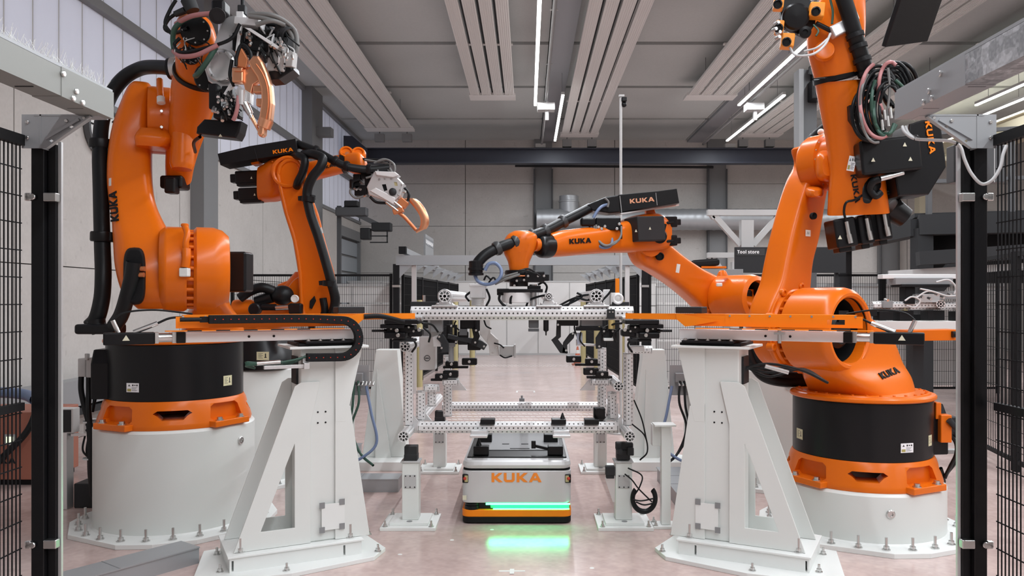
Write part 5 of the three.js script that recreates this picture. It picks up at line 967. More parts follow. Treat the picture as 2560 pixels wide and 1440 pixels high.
  stuff(t, 'valve_fitting', [[1496, 568], [1504, 572], [1512, 566], [1548, 560], [1542, 572], [1460, 556], [1468, 548]].map(([px, py]) => cap(P(px, py, 6.3), V(0, 0, 1), .012)), M.steel);

  const g = thing('gripper', 'dark handling gripper with round tool changer under the flat reaching wrist', 'gripper', P(1297, 720, 5.97));
  part(g, 'tool_changer', lathe(P(1297, 676, 5.97), V(0, -1, 0), [[0, 0], [.1, 0], [.105, .01], [.105, .03], [.085, .035], [.085, .06], [.11, .065], [.11, .085], [.07, .09], [.07, .12], [0, .12]], 36), M.black);
  part(g, 'gold_ring', lathe(P(1297, 689, 5.97), V(0, -1, 0), [[.108, 0], [.112, .004], [.108, .01]], 36), M.copperDull);
  part(g, 'gripper_plate', [rbox(.34, .025, .2, P(1300, 727, 5.97).x, P(1300, 727, 5.97).y, -5.97, .004), rbox(.09, .05, .12, P(1258, 730, 5.97).x, P(1258, 730, 5.97).y, -5.97, .006), rbox(.1, .045, .12, P(1335, 722, 5.97).x, P(1335, 722, 5.97).y, -5.97, .006)], M.black);
  part(g, 'side_module', [rbox(.15, .08, .12, P(1336, 692, 5.93).x, P(1336, 692, 5.93).y, -5.93, .01), rbox(.05, .05, .08, P(1364, 694, 5.93).x, P(1364, 694, 5.93).y, -5.93, .006)], M.black);
  stuff(g, 'module_screw', [[1282, 690], [1292, 702], [1310, 700], [1286, 714], [1320, 690], [1345, 690], [1360, 690]].map(([px, py]) => cap(P(px, py, 5.85), V(0, 0, 1), .009)), M.steel);
  part(g, 'gripper_body', [lathe(P(1290, 732, 5.97), V(0, -1, 0), [[0, 0], [.11, 0], [.11, .07], [.09, .075], [0, .075]], 32)], M.aluPale);
  parts(g, 'gripper_finger', [[[1250, 735, 5.9], [1248, 748, 5.9], [1256, 760, 5.9], [1264, 766, 5.9]], [[1290, 732, 5.88], [1278, 744, 5.87], [1276, 760, 5.87]]].map((q) => hz(q, .01)), M.rubber);
  stuff(g, 'cable', [[[1262, 690, 5.8], [1285, 684, 5.78], [1320, 672, 5.8], [1350, 690, 5.84]], [[1272, 700, 5.8], [1300, 676, 5.78], [1340, 684, 5.82]], [[1210, 700, 5.76], [1216, 690, 5.74], [1226, 698, 5.72]], [[1222, 706, 5.74], [1234, 694, 5.72], [1240, 702, 5.72]]].map((q) => hz(q, .007, 6)), M.rubber);
}
// ---------------------------------------------------------------- perforated profile frame
// eight-sided profile: two cross-section axes, holes on every side
function profile(parent, a, b, w, opt = {}) {
  const d = b.clone().sub(a), L = d.length(), dir = d.clone().normalize();
  const u = Math.abs(dir.y) > .9 ? V(1, 0, 0) : UP.clone(), v = dir.clone().cross(u).normalize(), gs = [];
  const R = w / 2 / Math.cos(Math.PI / 8), fw = 2 * R * Math.sin(Math.PI / 8), pitch = opt.pitch || w * .40, n = Math.max(1, Math.floor((L - pitch * .6) / pitch)), r = w * .075;
  for (let k = 0; k < 8; k++) {
    const q = k * Math.PI / 4, nn = u.clone().multiplyScalar(Math.cos(q)).addScaledVector(v, Math.sin(q));
    if (opt.skip && nn.dot(opt.skip) < -.3) continue;
    const holes = []; for (let i = 0; i < n; i++) holes.push([[1, 0], [.5, .87], [-.5, .87], [-1, 0], [-.5, -.87], [.5, -.87]].map(([x, y]) => [(L - (n - 1) * pitch) / 2 + i * pitch + (k % 2 ? 0 : pitch * .5 * (i < n - 1 ? 1 : 0)) + x * r, y * r]));
    const s = shape([[0, -fw / 2], [L, -fw / 2], [L, fw / 2], [0, fw / 2]], holes.slice(0, k % 2 ? n : n - 1));
    const g = new THREE.ShapeGeometry(s), y = nn.clone().cross(dir).normalize();
    gs.push(g.applyMatrix4(new THREE.Matrix4().makeBasis(dir, y, nn).setPosition(a.clone().addScaledVector(nn, w / 2))));
  }
  // inner hub and webs run the full length, as in the extrusion
  for (let k = 0; k < 8; k++) {
    const q = (k + .5) * Math.PI / 4, nn = u.clone().multiplyScalar(Math.cos(q)).addScaledVector(v, Math.sin(q)), g = new THREE.PlaneGeometry(L - .004, w / 2 * .74);
    gs.push(g.applyMatrix4(new THREE.Matrix4().makeBasis(dir, nn, dir.clone().cross(nn)).setPosition(a.clone().lerp(b, .5).addScaledVector(nn, w / 2 * .66))));
  }
  gs.push(cyl(a.clone().addScaledVector(dir, .002), b.clone().addScaledVector(dir, -.002), w * .15, w * .15, 8, true));
  const m = part(parent, opt.name || 'profile', gs, opt.mat || M.aluPale, 'perforated eight-sided aluminium profile');
  // end caps: ring, hub and spokes
  for (const [p, n2] of [[a, dir.clone().negate()], [b, dir.clone()]]) {
    const out = ring(8, (q) => [Math.cos(q + Math.PI / 8) * R, Math.sin(q + Math.PI / 8) * R]);
    const hs = ring(8, (q) => { const i = R * .42, o = R * .80, e = .30; return [[Math.cos(q - e) * i, Math.sin(q - e) * i], [Math.cos(q - e) * o, Math.sin(q - e) * o], [Math.cos(q) * o * 1.02, Math.sin(q) * o * 1.02], [Math.cos(q + e) * o, Math.sin(q + e) * o], [Math.cos(q + e) * i, Math.sin(q + e) * i]]; });
    hs.push(ring(8, (q) => [Math.cos(q) * R * .26, Math.sin(q) * R * .26]));
    part(m, 'end_cap', put(prism(out, .008, hs), new THREE.Matrix4().makeBasis(u, n2.clone().cross(u).normalize(), n2).setPosition(p)), M.aluPale, 'spoked profile end');
  }
  return m;
}
const FL = V(-.88, 0, -6.05), FR = V(.727, 0, -6.05), BL = V(-.87, 0, -7.95), BR = V(.727, 0, -7.95);
function leg(c, label, right) {
  const t = thing('fixture_leg', label, 'leg', c.clone(), 'white fixture legs'), { x, z } = c;
  part(t, 'floor_plate', rbox(.41, .025, .40, x, .0125, z, .003), M.whiteBright);
  part(t, 'upper_plate', rbox(.29, .02, .28, x, .035, z, .003), M.whiteBright);
  part(t, 'post', rbox(.125, .43, .125, x, .26, z, .006), M.white);
  part(t, 'head_plate', rbox(.145, .012, .145, x, .481, z, .003), M.lightGrey);
  part(t, 'cover_plate', rbox(.09, .1, .006, x, .335, z + .065, .002), M.lightGrey);
  stuff(t, 'cover_screw', [-1, 0, 1].flatMap((i) => [-1, 1].map((j) => cap(V(x + i * .034, .335 + j * .042, z + .068), V(0, 0, 1), .005))), M.charcoal);
  for (const [i, j] of [[-.17, .17], [.17, .17], [-.17, -.17], [.17, -.17]]) part(t, 'anchor_bolt', hexBolt(V(x + i, .025, z + j), UP, .012, .02, .025), M.steel);
  part(t, 'locating_block', right ? [rbox(.1, .08, .1, x, .53, z, .01), rbox(.13, .06, .08, x + .01, .59, z, .01), cyl(V(x - .03, .56, z + .05), V(x - .03, .56, z + .09), .025, .02, 14), rbox(.05, .06, .05, x + .05, .56, z + .05, .008)] : [rbox(.095, .1, .095, x, .545, z, .004), rbox(.1, .05, .1, x, .51, z, .006)], M.charcoal, 'dark locating block');
  part(t, 'plate_oval', lathe(V(x, .046, z + .1), UP, [[0, 0], [.022, 0], [.022, .001], [0, .001]], 16), M.midGrey);
  return t;
}
leg(FL, 'white fixture leg beside the long cable duct with a plain black block on top');
leg(BL, 'white fixture leg behind the plain block leg, beside the vehicle');
leg(FR, 'white fixture leg with black coupling and loose cables on top', true);
leg(BR, 'white fixture leg behind the cabled leg, beside the vehicle', true);
{
  const t = thing('profile_frame', 'open frame of perforated eight-sided aluminium profiles around the vehicle', 'fixture frame', V(-.08, .62, -7));
  const B = (x0, y0, z0, x1, y1, z1, w, o) => profile(t, V(x0, y0, z0), V(x1, y1, z1), w, o);
  B(-.905, .70, -5.83, -.905, .70, -8.15, .08); B(.752, .70, -5.83, .752, .70, -8.15, .08);
  B(-.83, .725, -6.1, .69, .725, -6.1, .085); B(-.8, .69, -7.55, .69, .69, -7.55, .085);
  B(-.915, .74, -6.12, -.915, 1.31, -6.12, .075); B(.775, .74, -6.12, .775, 1.29, -6.12, .075);
  B(-.92, 1.35, -6.0, -.92, 1.35, -7.4, .08); B(.69, 1.05, -6.0, .69, 1.05, -6.5, .075);
  B(-.66, .74, -6.6, -.66, 1.24, -6.6, .07); B(.62, .74, -6.6, .62, 1.3, -6.6, .07);
  B(-.83, .77, -6.2, -.83, .99, -6.2, .07); B(-.75, .87, -6.25, -.75, .99, -6.25, .065);
  B(-.80, 1.015, -6.2, -.69, 1.015, -6.2, .06); B(-.66, 1.06, -6.25, -.54, 1.06, -6.25, .06); B(.50, 1.06, -6.25, .64, 1.06, -6.25, .06);
  B(.66, .78, -6.2, .66, .98, -6.2, .07); B(.78, 1.32, -6.1, .95, 1.32, -6.1, .06);
  parts(t, 'corner_bracket', [[-.86, .78, -6.2], [.71, .78, -6.2], [-.6, 1.0, -6.35], [.54, 1.0, -6.35], [-.88, .70, -6.12], [.73, .70, -6.12]].map(([x, y, z], i) => prism([[0, 0], [.12, 0], [0, .14]], .014, [], .002).rotateY(i % 2 ? Math.PI : 0).translate(x, y - .02, z)), M.alu);
  parts(t, 'clamp_foot', [[-.27, .775, -6.08], [.27, .775, -6.08], [.52, .775, -6.08]].map(([x, y, z]) => rbox(.11, .04, .1, x - .03, y, z, .006)), M.black);
  part(t, 'rail_clip', [rbox(.13, .02, .2, -.36, .69, -5.98, .004), rbox(.12, .03, .03, -.36, .71, -5.95, .004)], M.alu); part(t, 'rail_clip', [rbox(.13, .02, .2, .255, .69, -5.98, .004), rbox(.12, .03, .03, .255, .71, -5.95, .004)], M.alu);
  part(t, 'pin_tip', [cyl(V(.27, .79, -6.08), V(.27, .84, -6.08), .022, .004, 10)], M.black); part(t, 'pin_block', [rbox(.09, .09, .08, .56, .82, -6.2, .012), cyl(V(.55, .84, -6.14), V(.55, .84, -6.1), .025, .03, 12)], M.black);
  part(t, 'pin_stand', [rbox(.05, .03, .04, -.05, .76, -7.5, .004), cyl(V(-.05, .77, -7.5), V(-.05, .8, -7.5), .01, .01, 8)], M.midGrey);
  // power clamps, each a black toggle body with an arm
  const clamp = (x, y, z, s, L = .16) => { const c = part(t, 'power_clamp', [rbox(.12, .055, .06, x, y, z, .01), rbox(.1, .045, .06, x + s * L * .7, y - .018, z + .02, .01), rbox(.2, .018, .05, x + s * L * .55, y - .045, z, .004)], M.black, 'black power clamp'); part(c, 'clamp_bolt', cap(V(x, y, z + .03), V(0, 0, 1), .012), M.steel); part(c, 'clamp_bolt', cap(V(x + s * L * .7, y - .018, z + .05), V(0, 0, 1), .012), M.steel); };
  clamp(-.46, 1.21, -6.35, -1, .2); clamp(.37, 1.23, -6.35, 1, .2); clamp(-.6, 1.12, -6.25, -1, .1); clamp(.5, 1.14, -6.25, 1, .12);
  part(t, 'control_box', [rbox(.13, .27, .12, -.79, 1.28, -6.35, .012)], M.panelWhite, 'white control box with round black emblem'); part(t, 'box_emblem', [lathe(V(-.79, 1.24, -6.288), V(0, 0, 1), [[.02, 0], [.024, .002], [.024, .004], [.02, .005]], 20), box(.028, .006, .003, -.79, 1.24, -6.286)], M.charcoal); part(t, 'box_top', rbox(.1, .08, .1, -.79, 1.43, -6.35, .008), M.midGrey);
}
// ---------------------------------------------------------------- upper clamping beam between the slides
{
  const t = thing('clamping_beam', 'thick bright perforated beam spanning between the two slides', 'beam', V(-.04, 1.55, -5.9));
  profile(t, V(-.854, 1.602, -5.9), V(.778, 1.602, -5.9), .102, { pitch: .032 });
  for (const [x, w, R] of [[-.608, .088, .24], [.16, .052, .2], [.51, .088, .24]]) {
    profile(t, V(x, 1.728, -5.86), V(x, 1.728, -7.6), w, { name: 'cross_profile' });
    part(t, 'saddle', [plateAt([[-27, 0], [27, 0], [24, -4], [15, -8], [11, -15], [-11, -15], [-15, -8], [-24, -4]].map(([i, j]) => [VPX + x * FOCAL / 5.9 + i, 766 + j]), 5.93, .09, .006), plateAt([[-14, -10], [14, -10], [13, -24], [-13, -24]].map(([i, j]) => [VPX + x * FOCAL / 5.97 + i, 768 + j]), 5.97, .03, .003), ...[-18, 18].map((i) => cap(P(VPX + x * FOCAL / 5.88 + i, 760, 5.87), UP, .012)), rbox(.19, .012, .11, x, 1.656, -5.9, .004)], M.alu, 'cast aluminium saddle');
    part(t, 'saddle_hub', lathe(V(x, 1.728, -5.93), V(0, 0, 1), [[w * .58, 0], [w * .6, .01], [w * .6, .07], [w * .56, .075]], 24), M.aluPale);
  }
  part(t, 'drive_unit', [rbox(.12, .09, .14, P(1196, 733, 6.1).x, 1.76, -6.1, .006), rbox(.13, .02, .15, P(1196, 720, 6.1).x, 1.812, -6.1, .004), lathe(V(P(1196, 750, 6.1).x, 1.655, -6.1), UP, Array.from({ length: 12 }, (_, i) => [.052 + (i % 2) * .004, i * .006]), 20)], M.aluPale, 'pale drive unit block');
  part(t, 'air_cylinder', [cyl(P(1333, 768, 6.0), P(1333, 715, 6.0), .027, .027, 20), lathe(P(1333, 716, 6.0), UP, [[.03, 0], [.03, .015], [0, .015]], 16)], M.alu);
  part(t, 'left_plate', [rbox(.22, .035, .2, P(1066, 762, 6.1).x, 1.67, -6.1, .004)], M.charcoal); part(t, 'guide_pin', cyl(P(1060, 755, 6.1), P(1060, 738, 6.1), .012, .012, 10), M.steel);
  part(t, 'right_plate', [rbox(.13, .03, .2, P(1548, 762, 6.1).x, 1.67, -6.1, .004)], M.charcoal); part(t, 'valve_box', rbox(.07, .09, .08, P(1537, 748, 6.05).x, 1.71, -6.05, .006), M.panelWhite);
  part(t, 'ring_handle', new THREE.TorusGeometry(.032, .011, 10, 24).translate(P(1545, 747, 5.95).x, P(1545, 747, 5.95).y, -5.95), M.aluPale); part(t, 'orange_post', rbox(.03, .16, .03, P(1543, 722, 6.2).x, P(1543, 722, 6.2).y, -6.2, .003), M.coverOrange);
  part(t, 'side_profile', rbox(.05, .12, .05, P(1516, 742, 6.1).x, 1.72, -6.1, .004), M.aluPale);
  stuff(t, 'cable', [[[1395, 766, 6.05], [1425, 750, 6.05], [1460, 738, 6.0], [1500, 735, 6.0]], [[1400, 768, 6.0], [1430, 756, 6.0], [1455, 740, 6.0], [1442, 732, 6.0]], [[1415, 768, 6.0], [1440, 745, 6.0], [1470, 750, 6.0], [1500, 730, 6.0]], [[1315, 768, 5.95], [1322, 752, 5.95], [1345, 742, 5.95], [1362, 738, 5.95]], [[1345, 712, 6.0], [1358, 706, 6.0], [1367, 716, 6.0], [1364, 732, 6.0]], [[1505, 752, 6.0], [1525, 730, 6.0], [1534, 710, 6.0]], [[1215, 766, 6.0], [1224, 745, 6.0], [1216, 722, 6.0]], [[1172, 752, 6.0], [1165, 740, 6.05], [1176, 730, 6.05]]].map((q) => hz(q, .009, 6)), M.rubber);
  // end brackets to the slides
  for (const s of [-1, 1]) { const cx = s < 0 ? 1043 : 1567; part(t, 'end_bracket', [rbox(.08, .035, .09, P(cx, 797, 5.85).x, P(cx, 797, 5.85).y, -5.85, .004)], M.alu); stuff(t, 'bracket_bolt', [-8, 0, 8].map((i) => cap(P(cx + i, 797, 5.8), V(0, 0, 1), .008)), M.steel); }
  const c2 = part(t, 'stop_bracket', [rbox(.055, .07, .05, P(1528, 785, 5.8).x, P(1528, 785, 5.8).y, -5.82, .004)], M.charcoal); stuff(c2, 'bracket_screw', [1524, 1532].map((px) => cap(P(px, 780, 5.79), V(0, 0, 1), .006)), M.steel);
  part(t, 'brass_sleeve', cyl(P(1529, 800, 5.82), P(1529, 822, 5.82), .025, .025, 14), M.brass);
  // things under the beam
  for (const px of [1193, 1365]) part(t, 'index_pin', lathe(P(px, 796, 5.9), V(0, -1, 0), [[0, 0], [.02, 0], [.02, .09], [.006, .1], [.005, .125], [0, .128]], 14), M.black);
  part(t, 'index_motor', [rbox(.075, .07, .07, P(1334, 808, 5.95).x, P(1334, 808, 5.95).y, -5.95, .008), rbox(.08, .02, .08, P(1334, 825, 5.95).x, P(1334, 825, 5.95).y, -5.95, .004)], M.darkGrey);
  part(t, 'swing_bracket', [plateAt([[1200, 798], [1225, 798], [1227, 832], [1246, 850], [1248, 888], [1225, 888], [1222, 862], [1200, 835]], 6.3, .08, .004)], M.panelWhite, 'white angled swing bracket');
  part(t, 'swing_motor', [rbox(.12, .08, .09, P(1268, 877, 6.25).x, P(1268, 877, 6.25).y, -6.25, .008), rbox(.015, .1, .11, P(1287, 877, 6.25).x, P(1287, 877, 6.25).y, -6.25, .003)], M.lightGrey);
  const arm = (pts, D) => part(t, 'clamp_arm', plateAt(pts, D, .045, .004), M.charcoal, 'dark angled clamp arm');
  arm([[1120, 835], [1150, 842], [1180, 845], [1205, 852], [1218, 862], [1210, 875], [1196, 868], [1175, 858], [1140, 850], [1118, 846]], 6.0);
  arm([[1392, 798], [1402, 798], [1402, 842], [1395, 848], [1420, 880], [1418, 884], [1400, 882], [1378, 850], [1390, 840]], 6.05);
  arm([[1404, 882], [1418, 882], [1418, 862], [1434, 845], [1438, 828], [1424, 834], [1408, 856]], 6.05);
  arm([[1098, 836], [1108, 836], [1122, 858], [1122, 880], [1104, 882], [1104, 858], [1092, 846]], 5.95);
  arm([[1489, 845], [1505, 820], [1520, 812], [1530, 818], [1508, 838], [1504, 870], [1490, 872]], 5.95);
  part(t, 'clamp_body', [rbox(.11, .07, .07, P(1170, 810, 6).x, P(1170, 810, 6).y, -6, .01), rbox(.08, .1, .07, P(1158, 845, 6.02).x, P(1158, 845, 6.02).y, -6.02, .01), rbox(.1, .08, .07, P(1186, 862, 6.05).x, P(1186, 862, 6.05).y, -6.05, .01)], M.black);
  part(t, 'clamp_body', [rbox(.15, .05, .08, P(1420, 806, 6).x, P(1420, 806, 6).y, -6, .008), rbox(.14, .02, .1, P(1470, 818, 6).x, P(1470, 818, 6).y, -6, .004)], M.black);
  part(t, 'clamp_plate', [plateAt([[1150, 822], [1168, 822], [1168, 838], [1148, 838]], 5.98, .05, .003)], M.darkGrey);
  part(t, 'cylinder_block', [rbox(.16, .08, .1, P(1478, 802, 6).x, P(1478, 802, 6).y, -6, .006), rbox(.09, .12, .08, P(1092, 810, 5.98).x, P(1092, 810, 5.98).y, -5.98, .006)], M.midGrey);
  part(t, 'sensor_bracket', [plateAt([[1440, 848], [1452, 848], [1452, 858], [1500, 860], [1500, 866], [1440, 864]], 6.05, .03, .003), plateAt([[1082, 842], [1098, 836], [1104, 866], [1084, 866]], 5.97, .04, .003)], M.alu);
  part(t, 'adapter_plate', [plateAt([[1070, 801], [1104, 801], [1104, 832], [1092, 850], [1072, 838]], 6.08, .03, .003)], M.lightGrey);
  part(t, 'clamp_frame', [plateAt([[1117, 812], [1143, 812], [1143, 860], [1117, 860]], 6.12, .05, .003, [[[1122, 818], [1137, 818], [1137, 838], [1122, 838]]])], M.black, 'black open clamp frame');
  part(t, 'clamp_cylinder', [cyl(P(1128, 862, 6.1), P(1128, 905, 6.1), .02, .02, 14), rbox(.06, .03, .05, P(1128, 862, 6.1).x, P(1128, 862, 6.1).y, -6.1, .004)], M.midGrey);
  part(t, 'rocker_arm', plateAt([[1180, 822], [1192, 818], [1200, 840], [1190, 866], [1178, 862], [1184, 842]], 5.96, .03, .003), M.black);
  part(t, 'gusset_plate', plateAt([[1150, 800], [1182, 800], [1182, 808], [1160, 822], [1150, 822]], 6.06, .02, .002), M.darkGrey);
  part(t, 'cylinder_body', [cyl(P(1446, 808, 6.02), P(1490, 808, 6.02), .024, .024, 16), rbox(.03, .06, .06, P(1446, 808, 6.02).x, P(1446, 808, 6.02).y, -6.02, .004), rbox(.03, .06, .06, P(1492, 808, 6.02).x, P(1492, 808, 6.02).y, -6.02, .004)], M.alu);
  part(t, 'black_rail', rbox(.22, .026, .06, P(1476, 822, 5.96).x, P(1476, 822, 5.96).y, -5.96, .003), M.black);
  part(t, 'pivot_block', [rbox(.05, .075, .06, P(1532, 836, 5.88).x, P(1532, 836, 5.88).y, -5.88, .004), rbox(.035, .05, .05, P(1510, 828, 5.9).x, P(1510, 828, 5.9).y, -5.9, .004)], M.black);
  stuff(t, 'pivot_bolt', [[1532, 828], [1532, 844], [1510, 828], [1128, 815], [1140, 855], [1190, 826], [1188, 856], [1210, 866], [1415, 876], [1432, 834], [1395, 812], [1104, 870], [1098, 842], [1498, 866], [1240, 870], [1232, 882]].map(([px, py]) => cap(P(px, py, 5.84), V(0, 0, 1), .008)), M.steel);
  stuff(t, 'air_line', [[[1210, 800, 5.98], [1216, 815, 5.96], [1228, 822, 5.98]], [[1250, 888, 6.2], [1262, 894, 6.18], [1280, 890, 6.2]], [[1236, 858, 6.24], [1250, 862, 6.2], [1260, 870, 6.2]], [[1440, 800, 6], [1436, 820, 5.98], [1442, 840, 6]], [[1452, 830, 5.98], [1450, 850, 5.98], [1462, 866, 6]], [[1140, 802, 6], [1136, 812, 6], [1148, 826, 6]]].map((q) => hz(q, .006, 6)), M.rubber);
  part(t, 'clear_bracket', plateAt([[1440, 832], [1456, 832], [1456, 858], [1444, 862]], 6.0, .02, .002), mat({ color: lin(.42, .46, .55), roughness: .3 }));
  part(t, 'nylon_block', [rbox(.06, .085, .07, P(1522, 856, 5.9).x, P(1522, 840, 5.9).y, -5.9, .004)], M.charcoal); part(t, 'white_pad', rbox(.07, .02, .07, P(1520, 848, 5.86).x, P(1520, 848, 5.86).y, -5.84, .004), M.whiteBright);
}
// carriages where the beam meets each slide
for (const s of [-1, 1]) {
  const X = (px) => s < 0 ? px : 2 * 1305 - px, t = thing('slide_carriage', s < 0 ? 'black slide carriage with clamps at the beam end by the cable chain' : 'black slide carriage with clamps at the beam end by the bare orange cover', 'carriage', P(X(1000), 850, 5.75), 'slide carriages at the beam ends');
  const pb = (px, py, w, h, D, dd = .09, r = .006) => rbox(w, h, dd, P(X(px), py, D).x, P(X(px), py, D).y, -D, r);
  part(t, 'carriage_plate', [pb(1010, 804, .24, .03, 5.75, .24), pb(985, 815, .17, .03, 5.72, .16)], M.black);
  part(t, 'carriage_body', [pb(1005, 822, .2, .055, 5.75, .14, .012), pb(1040, 832, .1, .05, 5.75, .12, .012), pb(990, 838, .15, .045, 5.7, .12, .012)], M.black);
  part(t, 'carriage_base', [pb(1012, 850, .16, .02, 5.75, .12)], M.charcoal);
  stuff(t, 'carriage_bolt', [[992, 826], [1048, 824], [995, 838], [1000, 812], [1022, 818], [1034, 828], [978, 822]].map(([px, py], i) => cap(P(X(px), py, i < 3 ? 5.63 : 5.66), V(0, 0, 1), i < 3 ? .014 : .008)), M.steel);
  if (s > 0) part(t, 'mount_profile', [pb(1018, 872, .1, .045, 5.8, .08)], M.aluPale);
  part(t, 'buffer', [cyl(P(X(960), 828, 5.7), P(X(985), 828, 5.7), .016, .016, 12)], M.black);
  stuff(t, 'carriage_hose', [[[X(1060), 820, 5.75], [X(1075), 835, 5.75], [X(1072), 855, 5.78]], [[X(1030), 845, 5.7], [X(1040), 862, 5.7], [X(1030), 880, 5.74]], [[X(1055), 808, 5.75], [X(1080), 812, 5.8], [X(1095), 830, 5.85]]].map((q) => hz(q, .008, 6)), M.rubber);
  part(t, 'guide_pin', cyl(P(X(930), 827, 5.7), P(X(962), 827, 5.7), .009, .009, 10), M.black);
}
// ---------------------------------------------------------------- near fence portals on both sides of the viewer
function nearGate(s) {                                             // s = -1 left, +1 right
  const px = s < 0 ? -1.905 : 1.765, bx = s < 0 ? -1.675 : 1.497, D = 3.12, tag = s < 0 ? 'left' : 'right';
  const fence = thing('mesh_fence', s < 0 ? 'black wire mesh fence panel before the red control cabinet' : 'black wire mesh fence panel behind the grey cable loop', 'fence', V(px, 0, -2.2));
  const fx = px + s * .045;
  parts(fence, 'fence_rail', [box(.03, .04, 1.9, fx, 2.315, -2.12), box(.025, .03, 1.9, fx, 1.29, -2.12), box(.03, .04, 1.9, fx, .12, -2.12)], M.blackMatt);
  const wireV = box(.004, 2.18, .004), wireH = box(.0042, .0042, 1.9), add = (nm, g0, x, y, z) => { const m = shade(new THREE.Mesh(g0, M.blackMatt)); m.name = nm; m.position.set(x - fence.position.x, y - fence.position.y, z - fence.position.z); fence.add(m); };
  join([wireV]); join([wireH]);
  for (let i = 0; i < 78; i++) add('vertical_wire', wireV, fx, 1.22, -3.06 + i * .0235);
  for (let i = 0; i < 21; i++) add('horizontal_wire', wireH, fx, .22 + i * .1045, -2.12);
  const post = thing('fence_post', s < 0 ? 'black square fence post with alloy edge near the clock wall' : 'black square fence post with alloy edge beside the grey control box', 'post', V(px, 0, -D));
  part(post, 'post_body', [rbox(.05, 2.33, .05, px, 1.165, -D, .004)], M.black); part(post, 'post_side', [rbox(.034, 2.31, .03, px - s * .044, 1.155, -D - .01, .004)], M.black);
  part(post, 'alloy_edge', box(.013, 2.32, .012, px - s * .07, 1.16, -D - .01), M.alu);
  part(post, 'foot', rbox(.14, .012, .12, px, .006, -D, .002), M.black);
  for (const y of [2.1, .75]) { parts(post, 'clamp_band', [rbox(.05, .034, .03, px - s * .05, y, -D + .016, .004), rbox(.025, .03, .02, px + s * .03, y, -D + .03, .004)], M.steel); part(post, 'clamp_bolt', cap(V(px + s * .012, y, -D + .032), V(0, 0, 1), .012), M.steel); }
  const beam = thing('portal_beam', s < 0 ? 'galvanized steel beam with clear bird spikes along its top' : 'galvanized steel beam with grey cable hanging from its end', 'beam', V(bx, 2.41, -2.2));
  part(beam, 'beam_body', box(.1, .1, 2.2, bx, 2.462, -2.02), s < 0 ? M.beamGrey : M.galv);
  part(beam, 'beam_lip', box(.004, .012, 2.2, bx - s * .048, 2.517, -2.02), M.zinc);
  part(beam, 'end_sleeve', box(.104, .104, s < 0 ? .35 : .5, bx, 2.462, s < 0 ? -2.95 : -2.88), s < 0 ? M.beamGrey : mat({ color: lin(.36, .37, .385), roughness: .5, metalness: .4 }));
  for (const [d, y] of [[2.78, 2.49], [2.86, 2.45], [2.84, 2.42], [2.9, 2.42]]) part(beam, 'rivet', cap(V(bx - s * .052, y, -d), V(-s, 0, 0), .011), M.steel);
  parts(beam, 'slot', [box(.06, .002, .006, bx, 2.4108, -2.65), box(.06, .002, .006, bx, 2.4108, -2.95)], M.charcoal);
  const br = thing('gusset_bracket', s < 0 ? 'galvanized gusset bracket under the spiked beam' : 'galvanized gusset bracket under the beam with the cable', 'bracket', V((px + bx) / 2, 2.3, -D));
  const gx = px - s * .03;
  part(br, 'gusset_plate', [prism([[0, 0], [0, .125], [-s * .2, .125], [-s * .2, .115], [-s * .03, 0]].map(([i, j]) => [i, j]), .006, [[[-s * .1, .088], [-s * .11, .094], [-s * .14, .075], [-s * .13, .069]], [[-s * .03, .03], [-s * .04, .035], [-s * .055, .025], [-s * .045, .02]]]).translate(gx, 2.285, -D + .05)], M.zinc);
  part(br, 'fold', [bar(V(gx - s * .03, 2.285, -D + .06), V(gx - s * .2, 2.405, -D + .06), .02, .006), bar(V(gx - s * .02, 2.32, -D + .056), V(gx - s * .15, 2.395, -D + .056), .008, .01)], M.zinc);
  part(br, 'angle', [box(.006, .13, .07, gx, 2.35, -D + .02), box(.07, .13, .006, gx + s * .038, 2.35, -D + .05), box(.25, .006, .07, gx - s * .1, 2.412, -D + .02)], M.zinc);
  stuff(br, 'bracket_bolt', [[.05, .1], [.05, .04], [-.1, .105], [-.17, .115]].map(([i, j]) => cap(V(gx + s * i, 2.285 + j, -D + .055), V(0, 0, 1), .007)), M.steel);
  if (s < 0) {
    const sp = []; for (let i = 0; i < 130; i++) { const z = -3.1 + i * .0085; for (const k of [0, 1]) sp.push(cyl(V(bx + .03, 2.514, z), V(bx + (rnd() - .3) * .09, 2.514 + .03 + rnd() * .035, z + (rnd() - .5) * .03), .0011, .0006, 4)); }
    const spike = stuff(beam, 'bird_spike', sp, M.whiteBright); spike.userData.label = 'row of clear bird spikes';
  } else {
    const c = thing('signal_cable', 'grey cable looping from the galvanized beam across the black fence post', 'cable', P(2420, 400, 3.02));
    part(c, 'cable_strand', hz([[2256, 316, 3.05], [2262, 330, 3.03], [2285, 346, 3.0], [2330, 350, 2.97], [2380, 354, 2.95], [2400, 366, 2.94], [2412, 400, 2.93], [2430, 436, 2.92], [2456, 460, 2.91], [2478, 452, 2.9], [2500, 420, 2.9], [2508, 385, 2.91], [2516, 364, 2.92]], .006, 8), M.cableGrey);
    part(c, 'cable_strand', hz([[2264, 316, 3.05], [2272, 334, 3.03], [2290, 346, 3.0]], .005, 8), M.cableGrey);
    parts(c, 'cable_tie', [[2287, 347, 3.0], [2391, 359, 2.945]].map(([a, b, e]) => lathe(P(a, b, e), V(1, -.2, 0), [[.0068, -.004], [.0075, -.004], [.0075, .004], [.0068, .004]], 10)), M.blackMatt);
    const cb = thing('control_box', 'flat grey control box fixed behind the black fence post', 'box', P(2440, 410, 3.2));
